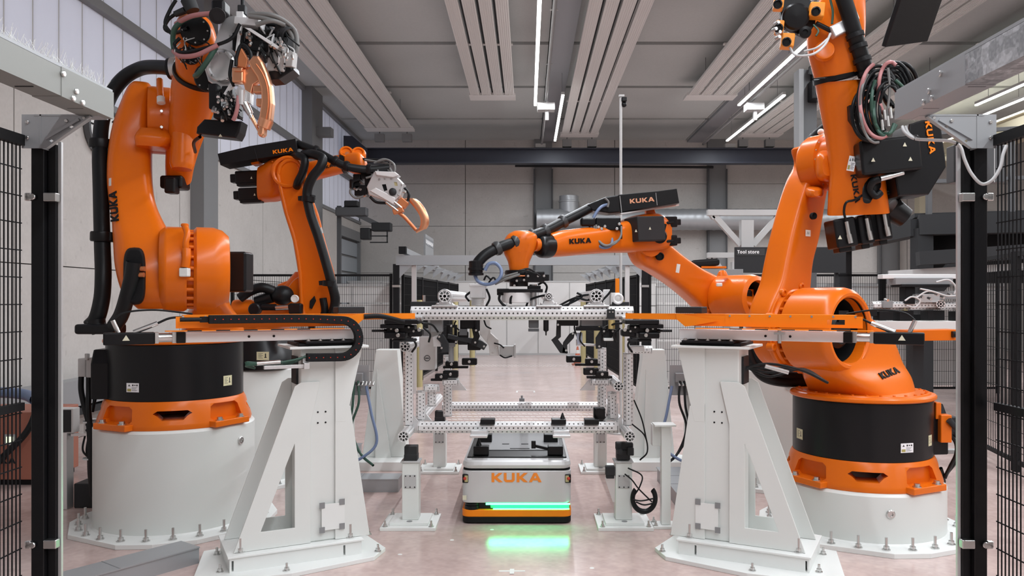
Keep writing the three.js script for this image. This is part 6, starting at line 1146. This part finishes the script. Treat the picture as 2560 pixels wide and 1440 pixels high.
    part(cb, 'box_body', rbox(.21, .15, .06, P(2440, 412, 3.22).x, P(2440, 412, 3.22).y, -3.22, .004), M.darkGrey); part(cb, 'lid_seam', box(.004, .15, .062, P(2475, 412, 3.22).x, P(2475, 412, 3.22).y, -3.22), M.lightGrey);
  }
}
nearGate(-1); nearGate(1);

// ---------------------------------------------------------------- back fence and far portal
function meshPanel(t, x0, z0, x1, z1, y0, y1, pitch, th = .005) {
  const a = V(x0, 0, z0), b = V(x1, 0, z1), L = a.distanceTo(b), n = Math.floor(L / pitch), gs = [];
  for (let i = 0; i <= n; i++) { const p = a.clone().lerp(b, i / n); gs.push(box(th, y1 - y0, th, p.x, (y0 + y1) / 2, p.z)); }
  for (let y = y0 + .1; y < y1; y += .2) gs.push(bar(V(x0, y, z0), V(x1, y, z1), th, th));
  const m = stuff(t, 'wire_mesh', gs, M.blackMatt); m.userData.label = 'black wire mesh';
  part(t, 'frame_rail', bar(V(x0, y1, z0), V(x1, y1, z1), .03, .04), M.blackMatt); part(t, 'frame_rail', bar(V(x0, y0, z0), V(x1, y0, z1), .03, .04), M.blackMatt);
  for (const [x, z] of [[x0, z0], [x1, z1]]) part(t, 'frame_post', box(.05, y1 + .03, .05, x, (y1 + .03) / 2, z), M.blackMatt);
}
const seg = (n, x0, z0, x1, z1, lb, pitch = .04) => { for (let i = 0; i < n; i++) { const A = V(x0, 0, z0).lerp(V(x1, 0, z1), i / n), B = V(x0, 0, z0).lerp(V(x1, 0, z1), (i + 1) / n), d = B.clone().sub(A).normalize().multiplyScalar(.03); A.add(d); B.sub(d); const t = thing('mesh_fence', lb[Math.min(i, lb.length - 1)], 'fence', A.clone().add(B).multiplyScalar(.5), lb.length < n ? lb[0] : undefined); meshPanel(t, A.x, A.z, B.x, B.z, .1, 2.15, pitch); } };
seg(2, -5.4, -14.5, -2.45, -14.5, ['black mesh fence panel behind the welding robots by the left wall', 'black mesh fence panel behind the welding robots by the far portal']);
seg(3, 2.2, -14.5, 8.6, -14.5, ['black mesh fence panel behind the flat reaching robot', 'black mesh fence panel behind the dark tool store board', 'black mesh fence panel behind the tool rack']);
seg(4, -2.3, -14.7, -2.05, -23.5, ['first', 'second', 'third', 'last'].map((k) => k + ' black mesh panel from the far portal, lining the lane on the glazed wall side'), .03);
seg(4, 2.05, -14.7, 1.75, -23.5, ['first', 'second', 'third', 'last'].map((k) => k + ' black mesh panel from the far portal, lining the lane on the tool store side'), .03);
seg(2, 4.5, -6.2, 5.2, -9.6, ['black mesh fence panel beside the cabled base of the sensor robot', 'black mesh fence panel before the white wall panels'], .05);
{
  const t = thing('far_portal', 'galvanized steel portal with alloy posts spanning the far lane', 'portal', V(-.1, 0, -14.5));
  part(t, 'cross_beam', box(4.5, .18, .1, -.12, 2.42, -14.45), M.zinc); part(t, 'beam_lip', box(4.5, .02, .12, -.12, 2.34, -14.42), M.zinc);
  for (const x of [-2.37, 2.13]) {
    part(t, 'black_post', box(.11, 2.35, .1, x, 1.175, -14.42), M.blackMatt); part(t, 'alloy_post', box(.08, 2.35, .08, x + (x < 0 ? .31 : -.31), 1.175, -14.5), M.alu);
    part(t, 'gusset', prism([[0, 0], [0, .25], [x < 0 ? .25 : -.25, .25]], .02).translate(x + (x < 0 ? .06 : -.06), 2.1, -14.4), M.zinc);
    const rt = thing('side_beam', x < 0 ? 'galvanized braced beam along the far lane on the glazed wall side' : 'galvanized braced beam along the far lane on the tool store side', 'beam', V(x, 2.4, -19));
    const rl = part(rt, 'beam_body', bar(V(x + (x < 0 ? .12 : -.12), 2.46, -14.62), V(x + (x < 0 ? .32 : -.38), 2.4, -23.5), .12, .1), M.zinc);
    for (let i = 0; i < 6; i++) part(rt, 'side_brace', prism([[0, 0], [0, .22], [x < 0 ? .3 : -.3, .22]], .03).translate(x + (x < 0 ? .14 + i * .03 : -.14 - i * .04), 2.2, -15.5 - i * 1.4), M.zinc);
    parts(t, 'clamp_band', [1.95, 1.0].map((y) => box(.13, .04, .12, x, y, -14.41)), M.steel);
  }
  part(t, 'end_block', box(.13, .13, .13, -2.25, 2.6, -14.4), M.blackMatt, 'black end block'); part(thing('long_beam', 'galvanized beam with black end block above the far portal', 'beam', V(-2.2, 2.5, -16.5)), 'beam_body', bar(V(-2.25, 2.6, -14.5), V(-2.1, 2.5, -18.5), .1, .1), M.zinc);
}
for (const [x, d, lb] of [[-2.12, 15.6, 'olive padded round post beside the far portal on the glazed wall side'], [-1.78, 19.7, 'olive padded round post halfway down the far lane on the glazed wall side'], [-1.42, 20.6, 'olive padded round post deepest in the far lane on the glazed wall side'], [1.9, 15.6, 'olive padded round post beside the far portal on the tool store side'], [1.63, 18.6, 'olive padded round post halfway down the far lane on the tool store side'], [1.45, 20.6, 'olive padded round post beside the striped cone']])
  solo('bollard', lathe(V(x, 0, -d), UP, [[0, 0], [.07, 0], [.07, 1.66], [.06, 1.7], [0, 1.7]], 20), M.olive, lb, 'bollard', 'olive padded posts');
{
  const c = P(1444, 912, 20.9); c.y = 0; const t = thing('traffic_cone', 'red and white striped traffic cone beside an olive post', 'cone', c.clone());
  part(t, 'foot', box(.3, .03, .3, c.x, .015, c.z), M.cabinet);
  for (let i = 0; i < 5; i++) part(t, i % 2 ? 'white_band' : 'red_band', cyl(V(c.x, .03 + i * .09, c.z), V(c.x, .12 + i * .09, c.z), .11 - i * .018, .092 - i * .018, 18, true), i % 2 ? M.whiteBright : mat({ color: lin(.62, .17, .10), roughness: .5 }));
}
// white guard walls just behind the back fence
for (const [x0, n, lb] of [[-5.3, 3, 'white panel guard wall behind the mesh fence by the glazed wall'], [2.5, 7, 'white panel guard wall behind the mesh fence and the tool rack']]) {
  const t = thing('guard_wall', lb, 'partition', V(x0 + n * .48, 0, -15.4));
  for (let i = 0; i < n; i++) for (const [a, b] of [[.05, .9], [.93, 1.62], [1.65, 1.96]]) part(t, 'panel', box(.93, b - a, .04, x0 + .48 + i * .96, (a + b) / 2, -15.4), M.panelWhite);
  parts(t, 'frame', [box(n * .96, .05, .08, x0 + n * .48, 1.99, -15.4), ...Array.from({ length: n + 1 }, (_, i) => box(.03, 1.97, .06, x0 + i * .96, .985, -15.4))], M.lightGrey);
}
// floor marks
{
  const gs = []; for (let r = 0; r < 7; r++) for (let i = 0; i < 26; i++) { const d = 10.3 + r * .26; gs.push(box(.075, .002, .035, -1.12 + i * .083 + (r % 2) * .04, .001, -d, -.35)); }
  const f = solo('floor_dashes', gs, mat({ color: lin(.78, .76, .74), roughness: .6 }), 'field of white painted dashes on the floor behind the fixture', 'floor marking'); f.userData.kind = 'stuff';
  const g2 = []; for (let r = 0; r < 3; r++) for (let i = 0; i < 30; i++) g2.push(box(.06, .002, .05, -1.5 + i * .1 + (r % 2) * .05, .001, -20.4 - r * .22, -.5));
  const f2 = solo('floor_dashes', g2, mat({ color: lin(.76, .73, .71), roughness: .6 }), 'thin row of white painted dashes across the far lane', 'floor marking'); f2.userData.kind = 'stuff';
  const c = P(1314, 980, 14.6); solo('floor_bracket_mark', [box(.34, .002, .03, c.x, .001, -14.9), box(.03, .002, .25, c.x - .16, .001, -14.75), box(.03, .002, .25, c.x + .16, .001, -14.75)], M.panelWhite, 'white bracket mark painted on the lane floor', 'floor marking');
  const p = P(1280, 1428, 4.99); solo('floor_tape', [box(.165, .0016, .022, p.x, .0008, p.z), box(.028, .0018, .09, p.x, .0026, p.z + .01)], M.panelWhite, 'white tape cross stuck on the floor before the vehicle', 'tape');
  for (const [x, y] of [[1230, 1324], [1000, 1386], [1690, 1400], [1130, 1350], [1480, 1420]]) { const q = P(x, y, FOCAL * EYE / (y - VPY)); solo('paint_speck', lathe(V(q.x, 0, q.z), UP, [[0, .001], [.014, .001], [.016, 0]], 8), M.panelWhite, 'tiny white paint speck on the floor near the vehicle', 'speck', 'paint specks on the lane floor'); }
}
// cable ducts on the floor
const duct = (a, b, w, h, lb) => { const t = thing('cable_duct', lb, 'cable duct', a.clone().add(b).multiplyScalar(.5)), d = b.clone().sub(a).normalize(), n = d.clone().cross(UP); part(t, 'duct_body', bar(a.clone().setY(h / 2), b.clone().setY(h / 2), w, h), M.zinc); part(t, 'duct_lid', bar(a.clone().setY(h + .004), b.clone().setY(h + .004), w + .02, .008), M.zinc); parts(t, 'lid_joint', [.3, .62].map((k) => bar(a.clone().lerp(b, k).setY(h + .0085), a.clone().lerp(b, k).setY(h + .0085).addScaledVector(d, .006), w + .02, .003)), M.midGrey); };
duct(V(-3.0, 0, -4.1), V(-2.2, 0, -5.2), .2, .1, 'galvanized floor cable duct running behind the stand with the cable chain');
duct(V(-2.05, 0, -7.15), V(-1.14, 0, -7.15), .22, .11, 'galvanized floor cable duct ending beside the plain block fixture leg');
duct(V(-1.89, 0, -8.75), V(-1.89, 0, -7.4), .14, .12, 'galvanized floor cable duct running back beside the tallest left pedestal');
duct(V(1.35, 0, -6.5), V(1.35, 0, -7.5), .25, .12, 'galvanized floor cable duct behind the white cable post');
{
  const t = thing('wall_tray', 'grey cable tray running low along the left wall', 'cable tray', V(-5.25, .3, -10)); part(t, 'tray', box(.2, .3, 7, -5.3, .62, -9.5), M.zinc); part(t, 'tray_base', box(.2, .08, 7, -5.3, .4, -9.5), M.charcoal); parts(t, 'bracket', [7, 9, 11].map((d) => box(.1, .36, .08, -5.35, .18, -d)), M.midGrey);
}
// red controller cabinet behind the left fence
{
  const t = thing('robot_controller', 'brownish red control cabinet with small lit display behind the mesh fence', 'cabinet', V(-4.85, 0, -7.6));
  part(t, 'cabinet_body', rbox(.8, .62, .6, -4.85, .36, -7.6, .01), M.cabinet); part(t, 'plinth', box(.74, .06, .55, -4.85, .03, -7.6), M.blackMatt); parts(t, 'vent_slot', [0, 1, 2, 3, 4].map((i) => box(.1, .008, .004, -5.05, .6 - i * .018, -7.298)), M.charcoal);
  part(t, 'display', [rbox(.12, .1, .01, -4.74, .42, -7.296, .004)], M.lightGrey); part(t, 'display_screen', box(.06, .055, .004, -4.74, .42, -7.289), mat({ color: lin(.8, .9, .7), emissive: lin(.75, .9, .6), emissiveIntensity: .6 }));
  part(t, 'lettering', logo(V(-4.96, .2, -7.299), V(1, 0, 0), UP, .05), M.charcoal, 'dark block letters'); part(t, 'feed_cable', tube([V(-5.2, .05, -7.2), V(-4.9, .1, -7.15), V(-4.7, .3, -7.15), V(-4.5, .55, -7.2), V(-4.45, .9, -7.3)], .03), M.rubber);
  part(t, 'top_hose', tube([V(-5.1, .8, -7.5), V(-4.9, .84, -7.4), V(-4.6, .83, -7.3), V(-4.45, .8, -7.2)], .05, 12), M.hoseBlue);
}
// terminal post beside the tall pedestal
{
  const t = thing('terminal_post', 'alloy post with white terminal boxes beside the tall round pedestal', 'terminal post', V(-3.75, 0, -6.5));
  part(t, 'post', rbox(.1, .66, .1, -3.78, .33, -6.5, .006), M.alu); part(t, 'terminal_box', rbox(.16, .2, .1, -3.76, .72, -6.5, .006), M.panelWhite); part(t, 'box_door', box(.09, .18, .004, -3.74, .72, -6.447), M.charcoal);
  part(t, 'junction_box', rbox(.15, .13, .06, -3.56, .66, -6.55, .006), M.panelWhite); stuff(t, 'socket', [0, 1, 2].flatMap((i) => [0, 1].map((j) => cyl(V(-3.6 + i * .04, .68 - j * .045, -6.52), V(-3.6 + i * .04, .68 - j * .045, -6.505), .012, .012, 8))), M.charcoal);
  part(t, 'lower_box', rbox(.17, .2, .2, -3.62, .1, -6.6, .01), M.charcoal); stuff(t, 'cable', [0, 1, 2, 3].map((i) => tube([V(-3.62 + i * .03, .6, -6.52), V(-3.6 + i * .03, .48 - i * .02, -6.45), V(-3.5, .4 - i * .05, -6.4), V(-3.45, .2, -6.4)], .008)), M.rubber);
  part(t, 'bracket', [bar(V(-3.72, .6, -6.5), V(-3.5, .6, -6.55), .04, .02), bar(V(-3.58, .02, -6.56), V(-3.58, .6, -6.56), .03, .03)], M.alu);
}
// valve stands beside the lane, behind each slide stand
for (const s of [-1, 1]) {
  const X = (v) => AXIS_X + s * (v + .09), t = thing('valve_stand', s < 0 ? 'white trapezoid stand with valve board and grey hoses behind the plain block leg' : 'white trapezoid stand with valve board and black hoses behind the white cable post', 'valve stand', V(X(1.35), 0, -8.1), 'valve stands behind the legs');
  part(t, 'floor_plate', [prism([[-.34, -.2], [.1, -.3], [.34, -.1], [.3, .25], [-.3, .25]], .09, [], .004).rotateX(Math.PI / 2).translate(X(1.3), .045, -8.15)], M.whiteBright);
  part(t, 'column', [put(prism([[-.24, 0], [.22, 0], [.12, 1.1], [-.1, 1.1]], .2, [], .006), basis(V(X(1.28), .09, -8.25), V(1, 0, 0), UP))], M.white);
  part(t, 'gusset', prism([[0, 0], [.16, 0], [.02, .9]], .014).translate(X(1.28) - .1, .09, -8.12), M.white);
  part(t, 'valve_board', box(.3, .3, .01, X(1.56), .9, -7.95), M.zinc); part(t, 'valve_block', [rbox(.2, .09, .07, X(1.56), .93, -7.9, .006), rbox(.1, .06, .05, X(1.56) + .04, .83, -7.9, .006)], M.midGrey);
  part(t, 'board_post', box(.06, .9, .06, X(1.6), .45, -8.0), M.white);
  stuff(t, 'hose', [0, 1, 2, 3].map((i) => tube([V(X(1.5 + i * .04), .9, -7.86), V(X(1.48 + i * .06), .7 - i * .03, -7.8), V(X(1.55 + i * .02), .45, -7.8), V(X(1.45), .2, -7.75), V(X(1.3), .12, -7.6)], .012)), s < 0 ? M.hoseGreen : M.rubber);
  stuff(t, 'blue_hose', [tube([V(X(1.42), .85, -7.86), V(X(1.36), .6, -7.8), V(X(1.3), .3, -7.75), V(X(1.42), .18, -7.7), V(X(1.6), .1, -7.7)], .014)], M.hoseBlue);
  stuff(t, 'fitting', [0, 1, 2, 3, 4].map((i) => cyl(V(X(1.49) + i * .035, .89, -7.88), V(X(1.49) + i * .035, .86, -7.83), .01, .01, 8)), M.steel);
}
// slim white cable post right of the fixture, with coiled cable
{
  const q = P(1660, 1312, 5.98), t = thing('cable_post', 'slim white square post with flat head and coiled black cable beside it', 'post', V(q.x, 0, q.z));
  part(t, 'floor_plate', rbox(.2, .02, .16, q.x + .01, .01, q.z, .003), M.whiteBright); part(t, 'post', rbox(.07, .74, .07, q.x + .01, .39, q.z, .006), M.whiteBright); part(t, 'head', [rbox(.16, .014, .14, q.x, .765, q.z, .003)], M.whiteBright); part(t, 'head_box', rbox(.07, .16, .09, q.x - .05, .68, q.z - .06, .004), M.whiteBright);
  for (const [i, j] of [[-.07, .05], [.08, .05], [-.07, -.05]]) part(t, 'anchor_bolt', hexBolt(V(q.x + i, .02, q.z + j), UP, .011, .018, .02), M.steel);
  const c = thing('cable_coil', 'coil of black cable hanging beside the slim white post', 'cable', P(1600, 1280, 6.0));
  part(c, 'coil', new THREE.TorusGeometry(.085, .018, 10, 28, 4.6).rotateZ(2.4).scale(1, 1.15, 1).translate(P(1610, 1246, 5.95).x, P(1610, 1246, 5.95).y, -5.95), M.rubber);
  stuff(c, 'cable', [[[1562, 1185, 5.93], [1580, 1200, 5.93], [1595, 1220, 5.93], [1630, 1255, 5.93]], [[1570, 1170, 5.95], [1605, 1190, 5.95], [1600, 1215, 5.93], [1585, 1240, 5.93]], [[1590, 1255, 5.93], [1610, 1262, 5.93], [1640, 1256, 5.95]], [[1580, 1060, 6.0], [1612, 1090, 6.0], [1618, 1130, 6.0], [1600, 1150, 6.05]], [[1585, 1000, 6.0], [1605, 1050, 6.0], [1616, 1100, 6.0]], [[1580, 1248, 5.92], [1600, 1252, 5.92], [1635, 1246, 5.94]]].map((p) => hz(p, .006, 6)), M.rubber);
  const b = thing('leg_bracket', 'perforated alloy bracket with dark sensor on the cabled fixture leg', 'bracket', P(1528, 1190, 6.0));
  part(b, 'plate', plateAt([[1512, 1196], [1524, 1180], [1540, 1190], [1540, 1255], [1532, 1255]], 6.02, .012, .001), M.alu); part(b, 'sensor', [rbox(.07, .07, .06, P(1525, 1176, 6.0).x, P(1525, 1176, 6.0).y, -6.0, .006), rbox(.06, .03, .05, P(1525, 1190, 6.0).x, P(1525, 1190, 6.0).y, -6.0, .004)], M.charcoal);
}
// ---------------------------------------------------------------- background on the right
{
  const t = thing('tool_store_board', 'dark hanging board reading Tool store behind the robots', 'sign', P(1975, 650, 10));
  const c = P(1975, 650, 10); part(t, 'board', box(1.39, .32, .04, c.x, c.y, c.z), M.charcoal);
  const tex = canvasMap(512, 128, (g, w, h) => { g.fillStyle = '#303132'; g.fillRect(0, 0, w, h); g.fillStyle = '#f0f0f0'; g.font = 'bold 84px sans-serif'; g.fillText('Tool store', 8, 92); });
  const m = mat({ map: tex, roughness: .55 }); m.userData.metric = false; const p = P(1877, 630, 9.975); part(t, 'lettering', new THREE.PlaneGeometry(.35, .0875).translate(p.x, p.y, p.z), m, 'white words Tool store', true);
  parts(t, 'post', [-.6, .6].map((x) => box(.04, c.y, .04, c.x + x, c.y / 2, c.z - .05)), M.charcoal);
}
function toolTree(px, py, D, w, lb, arms) {
  const t = thing('tool_tree', lb, 'tool stand', P(px, 1000, D).setY(0)), c = P(px, py, D), k = D / FOCAL;
  part(t, 'post', box(.16, c.y - .1, .12, c.x, (c.y - .1) / 2, c.z), M.lightGrey); part(t, 'cross_arm', box(w, .075, .1, c.x, c.y, c.z), M.lightGrey); part(t, 'foot', box(.5, .03, .4, c.x, .015, c.z), M.lightGrey);
  for (const s of [-1, 1]) { part(t, 'brace', bar(V(c.x + s * .08, c.y - .42, c.z), V(c.x + s * w * .42, c.y - .03, c.z), .08, .07), M.lightGrey); part(t, 'arm_end', bar(V(c.x + s * w * .48, c.y, c.z), V(c.x + s * w * .42, c.y - .08, c.z), .08, .04), M.lightGrey); }
}
toolTree(1866, 532, 10.4, 1.02, 'tall pale grey Y-shaped tool stand behind the sensor robot');
toolTree(1842, 638, 11.6, .86, 'lower pale grey Y-shaped tool stand partly hidden by the dark board');
{
  const t = thing('stored_tool', 'low black tool with orange plate resting on a grey beam behind the flat reaching robot', 'tool', P(1768, 668, 9.6));
  part(t, 'tool_body', [boxAt(P(1760, 658, 9.6), .34, .09, .2, V(1, .08, 0), UP, .03), rbox(.2, .05, .15, P(1738, 664, 9.6).x, P(1738, 664, 9.6).y, -9.6, .01)], M.black); part(t, 'orange_plate', rbox(.3, .025, .2, P(1780, 669, 9.6).x, P(1780, 669, 9.6).y, -9.6, .004), M.orange); part(t, 'shelf_beam', rbox(.7, .09, .2, P(1780, 683, 9.6).x, P(1780, 683, 9.6).y, -9.6, .004), M.midGrey); parts(t, 'shelf_post', [1745, 1815].map((px) => box(.07, 1.97, .07, P(px, 690, 9.6).x, .985, -9.6)), M.midGrey);
}
// gripper rack behind the sensor robot
{
  const D = 8.2, t = thing('gripper_rack', 'grey tool rack loaded with profile grippers behind the sensor robot', 'rack', P(2300, 1100, D).setY(0)), b = (px0, px1, py0, py1, dd, m, nm = 'beam', zz = D) => { const A = P(px0, py0, zz), B = P(px1, py1, zz); return part(t, nm, rbox(Math.abs(B.x - A.x), Math.abs(A.y - B.y), dd, (A.x + B.x) / 2, (A.y + B.y) / 2, -zz, .006), m); };
  b(2170, 2420, 802, 826, .3, M.panelWhite, 'shelf_beam'); b(2200, 2420, 686, 697, .12, M.aluPale, 'upper_beam'); b(2228, 2370, 695, 712, .2, M.midGrey, 'tool_housing'); b(2240, 2360, 711, 718, .24, M.blackMatt, 'tool_flange');
  profile(t, P(2180, 764, D), P(2420, 764, D), .085); profile(t, P(2352, 760, D + .1), P(2352, 760, D - .15), .08, { name: 'cross_profile' });
  b(2290, 2340, 735, 756, .16, M.alu, 'gripper_block'); b(2256, 2280, 718, 760, .14, M.blackMatt, 'gripper_arm'); b(2200, 2225, 752, 770, .14, M.midGrey, 'gripper_block'); b(2330, 2400, 728, 748, .14, M.midGrey, 'gripper_block');
  for (const [p0, p1, q0, q1] of [[2190, 2225, 778, 800], [2240, 2275, 776, 802], [2310, 2352, 776, 800], [2380, 2410, 778, 802], [2150, 2185, 775, 790]]) b(p0, p1, q0, q1, .16, M.blackMatt, 'clamp');
  b(2256, 2266, 775, 792, .08, M.brass, 'guide_sleeve'); stuff(t, 'cable', [[[2262, 752, 8.0], [2280, 742, 8.0], [2300, 752, 8.0], [2288, 768, 8.0], [2266, 764, 8.0]], [[2340, 705, 8.0], [2372, 700, 8.0], [2390, 720, 8.0], [2386, 735, 8.0]], [[2290, 745, 8.0], [2320, 728, 8.0], [2370, 740, 8.0], [2410, 736, 8.0]], [[2300, 722, 8.0], [2330, 728, 8.0], [2360, 738, 8.0]]].map((p) => hz(p, .009, 6)), M.cableGrey);
  stuff(t, 'fitting', [[2300, 740], [2320, 745], [2338, 735], [2352, 742], [2284, 738], [2370, 735], [2400, 742], [2212, 748]].map(([px, py]) => cyl(P(px, py, 8.05), P(px + 8, py + 3, 8.0), .014, .014, 8)), M.steel);
  parts(t, 'rack_post', [[2285, .12], [2430, .1]].map(([px, w]) => { const q = P(px, 800, D + .25); return box(w, 1.55, .1, q.x, .775, q.z); }), M.charcoal);
  const o = thing('side_slide', 'orange slide cover with black end stop below the gripper rack', 'slide', P(2330, 850, 7.6)); part(o, 'cover', [bar(P(2255, 838, 7.6), P(2385, 836, 7.6), .25, .1, UP, .004)], M.orange); part(o, 'cover_tip', bar(P(2385, 834, 7.6), P(2420, 830, 7.6), .2, .06), M.coverOrange); part(o, 'end_stop', cyl(P(2380, 836, 7.46), P(2388, 836, 7.46), .03, .03, 14), M.black); part(o, 'support', box(.1, 1.3, .1, P(2290, 860, 7.7).x, .65, -7.7), M.charcoal);
}
// mezzanine of dark steel
{
  const t = thing('mezzanine', 'dark steel mezzanine platform with grey railing at the right', 'platform', V(7.2, 0, -12)), B = (a, b, w, h, m, nm) => part(t, nm, bar(a, b, w, h), m);
  for (const [x, z] of [[5.55, -11.2], [5.8, -14.6], [9.5, -11.2]]) part(t, 'column', box(.22, 2.7, .22, x, 1.35, z), M.charcoal);
  B(V(5.5, 2.75, -11.2), V(10.5, 2.75, -9.5), .25, .28, M.charcoal, 'main_beam'); B(V(5.5, 2.72, -11.2), V(5.9, 2.72, -14.8), .2, .24, M.charcoal, 'main_beam'); part(t, 'deck', put(prism([[0, 0], [5.2, 0], [5.2, 4], [0, 4]], .06), basis(V(5.5, 2.9, -11.3), V(1, 0, .3), V(.1, 0, -1))), M.charcoal); B(V(5.55, 1.6, -11.2), V(6.3, 2.65, -11.05), .15, .18, M.charcoal, 'brace');
  for (let i = 0; i < 6; i++) { const p = V(5.6, 2.88, -11.1).lerp(V(10.4, 2.88, -9.5), i / 5); B(p, p.clone().add(V(0, 1.15, 0)), .06, .07, M.darkGrey, 'rail_post'); }
  for (const y of [3.35, 4.02]) B(V(5.6, y, -11.1), V(10.4, y, -9.5), .05, .05, M.darkGrey, 'hand_rail');
  part(t, 'wall_sheet', box(4.6, .75, .05, 8.1, 2.32, -11.6), M.black); B(V(4.9, 2.05, -10.8), V(10.4, 2.35, -9.0), .1, .09, M.lightGrey, 'cable_channel'); B(V(5.2, 2.25, -10.6), V(10.4, 2.55, -9.0), .3, .18, M.charcoal, 'cable_channel');
}
solo('crane_runway', [box(.3, .5, 22, 11.6, 5.75, -15), box(.5, .05, 22, 11.6, 5.5, -15), box(.5, .05, 22, 11.6, 6.02, -15), ...[6, 12, 18, 24].map((d) => box(.3, 5.5, .3, 11.9, 2.75, -d))], mat({ color: lin(.42, .38, .28), roughness: .6 }), 'cream coloured crane runway beam along the right hall bay', 'crane');
{
  const t = thing('portal_column', 'grey steel column with dark box behind the upright forearm', 'column', P(2020, 700, 12.2).setY(0)), c = P(2018, 300, 12.2);
  part(t, 'shaft', box(.22, 5.2, .2, c.x, 2.6, c.z), M.darkGrey); part(t, 'flange', box(.07, 5.2, .24, c.x - .14, 2.6, c.z + .03), M.midGrey); part(t, 'head_box', [rbox(.3, .3, .25, c.x + .12, 4.85, c.z + .2, .02), rbox(.18, .25, .2, c.x + .1, 5.15, c.z + .1, .02)], M.black); part(t, 'head_arm', bar(V(c.x, 5.1, c.z + .2), V(c.x + .1, 5.6, c.z + .4), .08, .08), M.black);
}
{
  const t = thing('hanging_monitor', 'black flat monitor hanging from the ceiling beside the coiled cables', 'monitor', P(2280, 60, 7.5)); const c = P(2285, 42, 7.5);
  part(t, 'screen', boxAt(c, .75, .5, .05, V(.8, .25, -.55), V(-.35, .6, .75), .01), M.black); part(t, 'mount', [boxAt(c.clone().add(V(.02, .07, -.03)), .3, .2, .06, V(.8, .25, -.55), V(-.35, .6, .75), .01)], M.charcoal); part(t, 'rod', cyl(c.clone().add(V(0, .1, 0)), V(c.x, 6.98, c.z), .025, .025, 10), M.charcoal);
}
{
  const t = thing('camera_pole', 'tall slim grey pole with a small black camera on top behind the flat robot', 'camera pole', P(1552, 900, 10.2).setY(0)), c = P(1552, 244, 10.2);
  part(t, 'pole', cyl(V(c.x, 0, c.z), V(c.x, c.y, c.z), .018, .018, 12), M.lightGrey); part(t, 'foot', lathe(V(c.x, 0, c.z), UP, [[.2, 0], [.2, .02], [.03, .04], [0, .04]], 20), M.lightGrey); part(t, 'camera', [rbox(.07, .06, .1, c.x + .04, c.y - .03, c.z, .015), new THREE.SphereGeometry(.035, 14, 10).translate(c.x + .04, c.y - .09, c.z)], M.black); part(t, 'bracket', rbox(.07, .03, .05, c.x + .01, c.y + .02, c.z, .006), M.lightGrey);
}
{
  const t = thing('hanging_sign', 'grey wall sign with a pale lettering strip above the far lane fence', 'sign', V(-2.25, 2.6, -18.2));
  part(t, 'sign_board', box(.04, .58, 1.5, -2.25, 2.86, -18.2), M.midGrey);
  const tex = canvasMap(256, 64, (g, w, h) => { g.fillStyle = '#75777a'; g.fillRect(0, 0, w, h); g.fillStyle = '#eeeeee'; for (let k = 0; k < 22; k++) { g.fillRect(6 + k * 11, 14 + (k * 7) % 3 * 5, 6, 34 - (k * 5) % 4 * 4); if (k % 3) g.fillRect(6 + k * 11, 40, 10, 6); } });
  const m = mat({ map: tex, roughness: .55 }); m.userData.metric = false; part(t, 'lettering', new THREE.PlaneGeometry(1.4, .17).rotateY(Math.PI / 2).translate(-2.2275, 3.0, -18.2), m, 'pale lettering strip', true); parts(t, 'sign_foot', [-17.7, -18.7].map((z) => box(.04, .12, .04, -2.23, 2.53, z)), M.midGrey);
}
{
  const t = thing('wall_bracket', 'dark swivel bracket with hoses on the left wall above the sectional door', 'bracket', P(900, 560, 21)); const b = (px, py, w, h, d) => rbox(w, h, .3, P(px, py, d).x, P(px, py, d).y, -d, .03);
  part(t, 'arm', [b(880, 530, .8, .22, 20.5), bar(P(860, 520, 20.5), P(972, 575, 20.5), .15, .12)], M.darkGrey); part(t, 'head', [b(880, 510, .35, .15, 20.5), b(955, 568, .5, .22, 20.5), b(915, 585, .25, .3, 20.5)], M.charcoal); part(t, 'wall_post', bar(P(848, 515, 20.6), P(848, 900, 20.6), .1, .1), M.darkGrey); part(t, 'cage', [bar(P(925, 590, 20.4), P(970, 590, 20.4), .03, .03), bar(P(925, 606, 20.4), P(970, 606, 20.4), .03, .03), bar(P(968, 575, 20.4), P(968, 606, 20.4), .03, .03)], M.charcoal);
}
renderer.render(scene, camera);
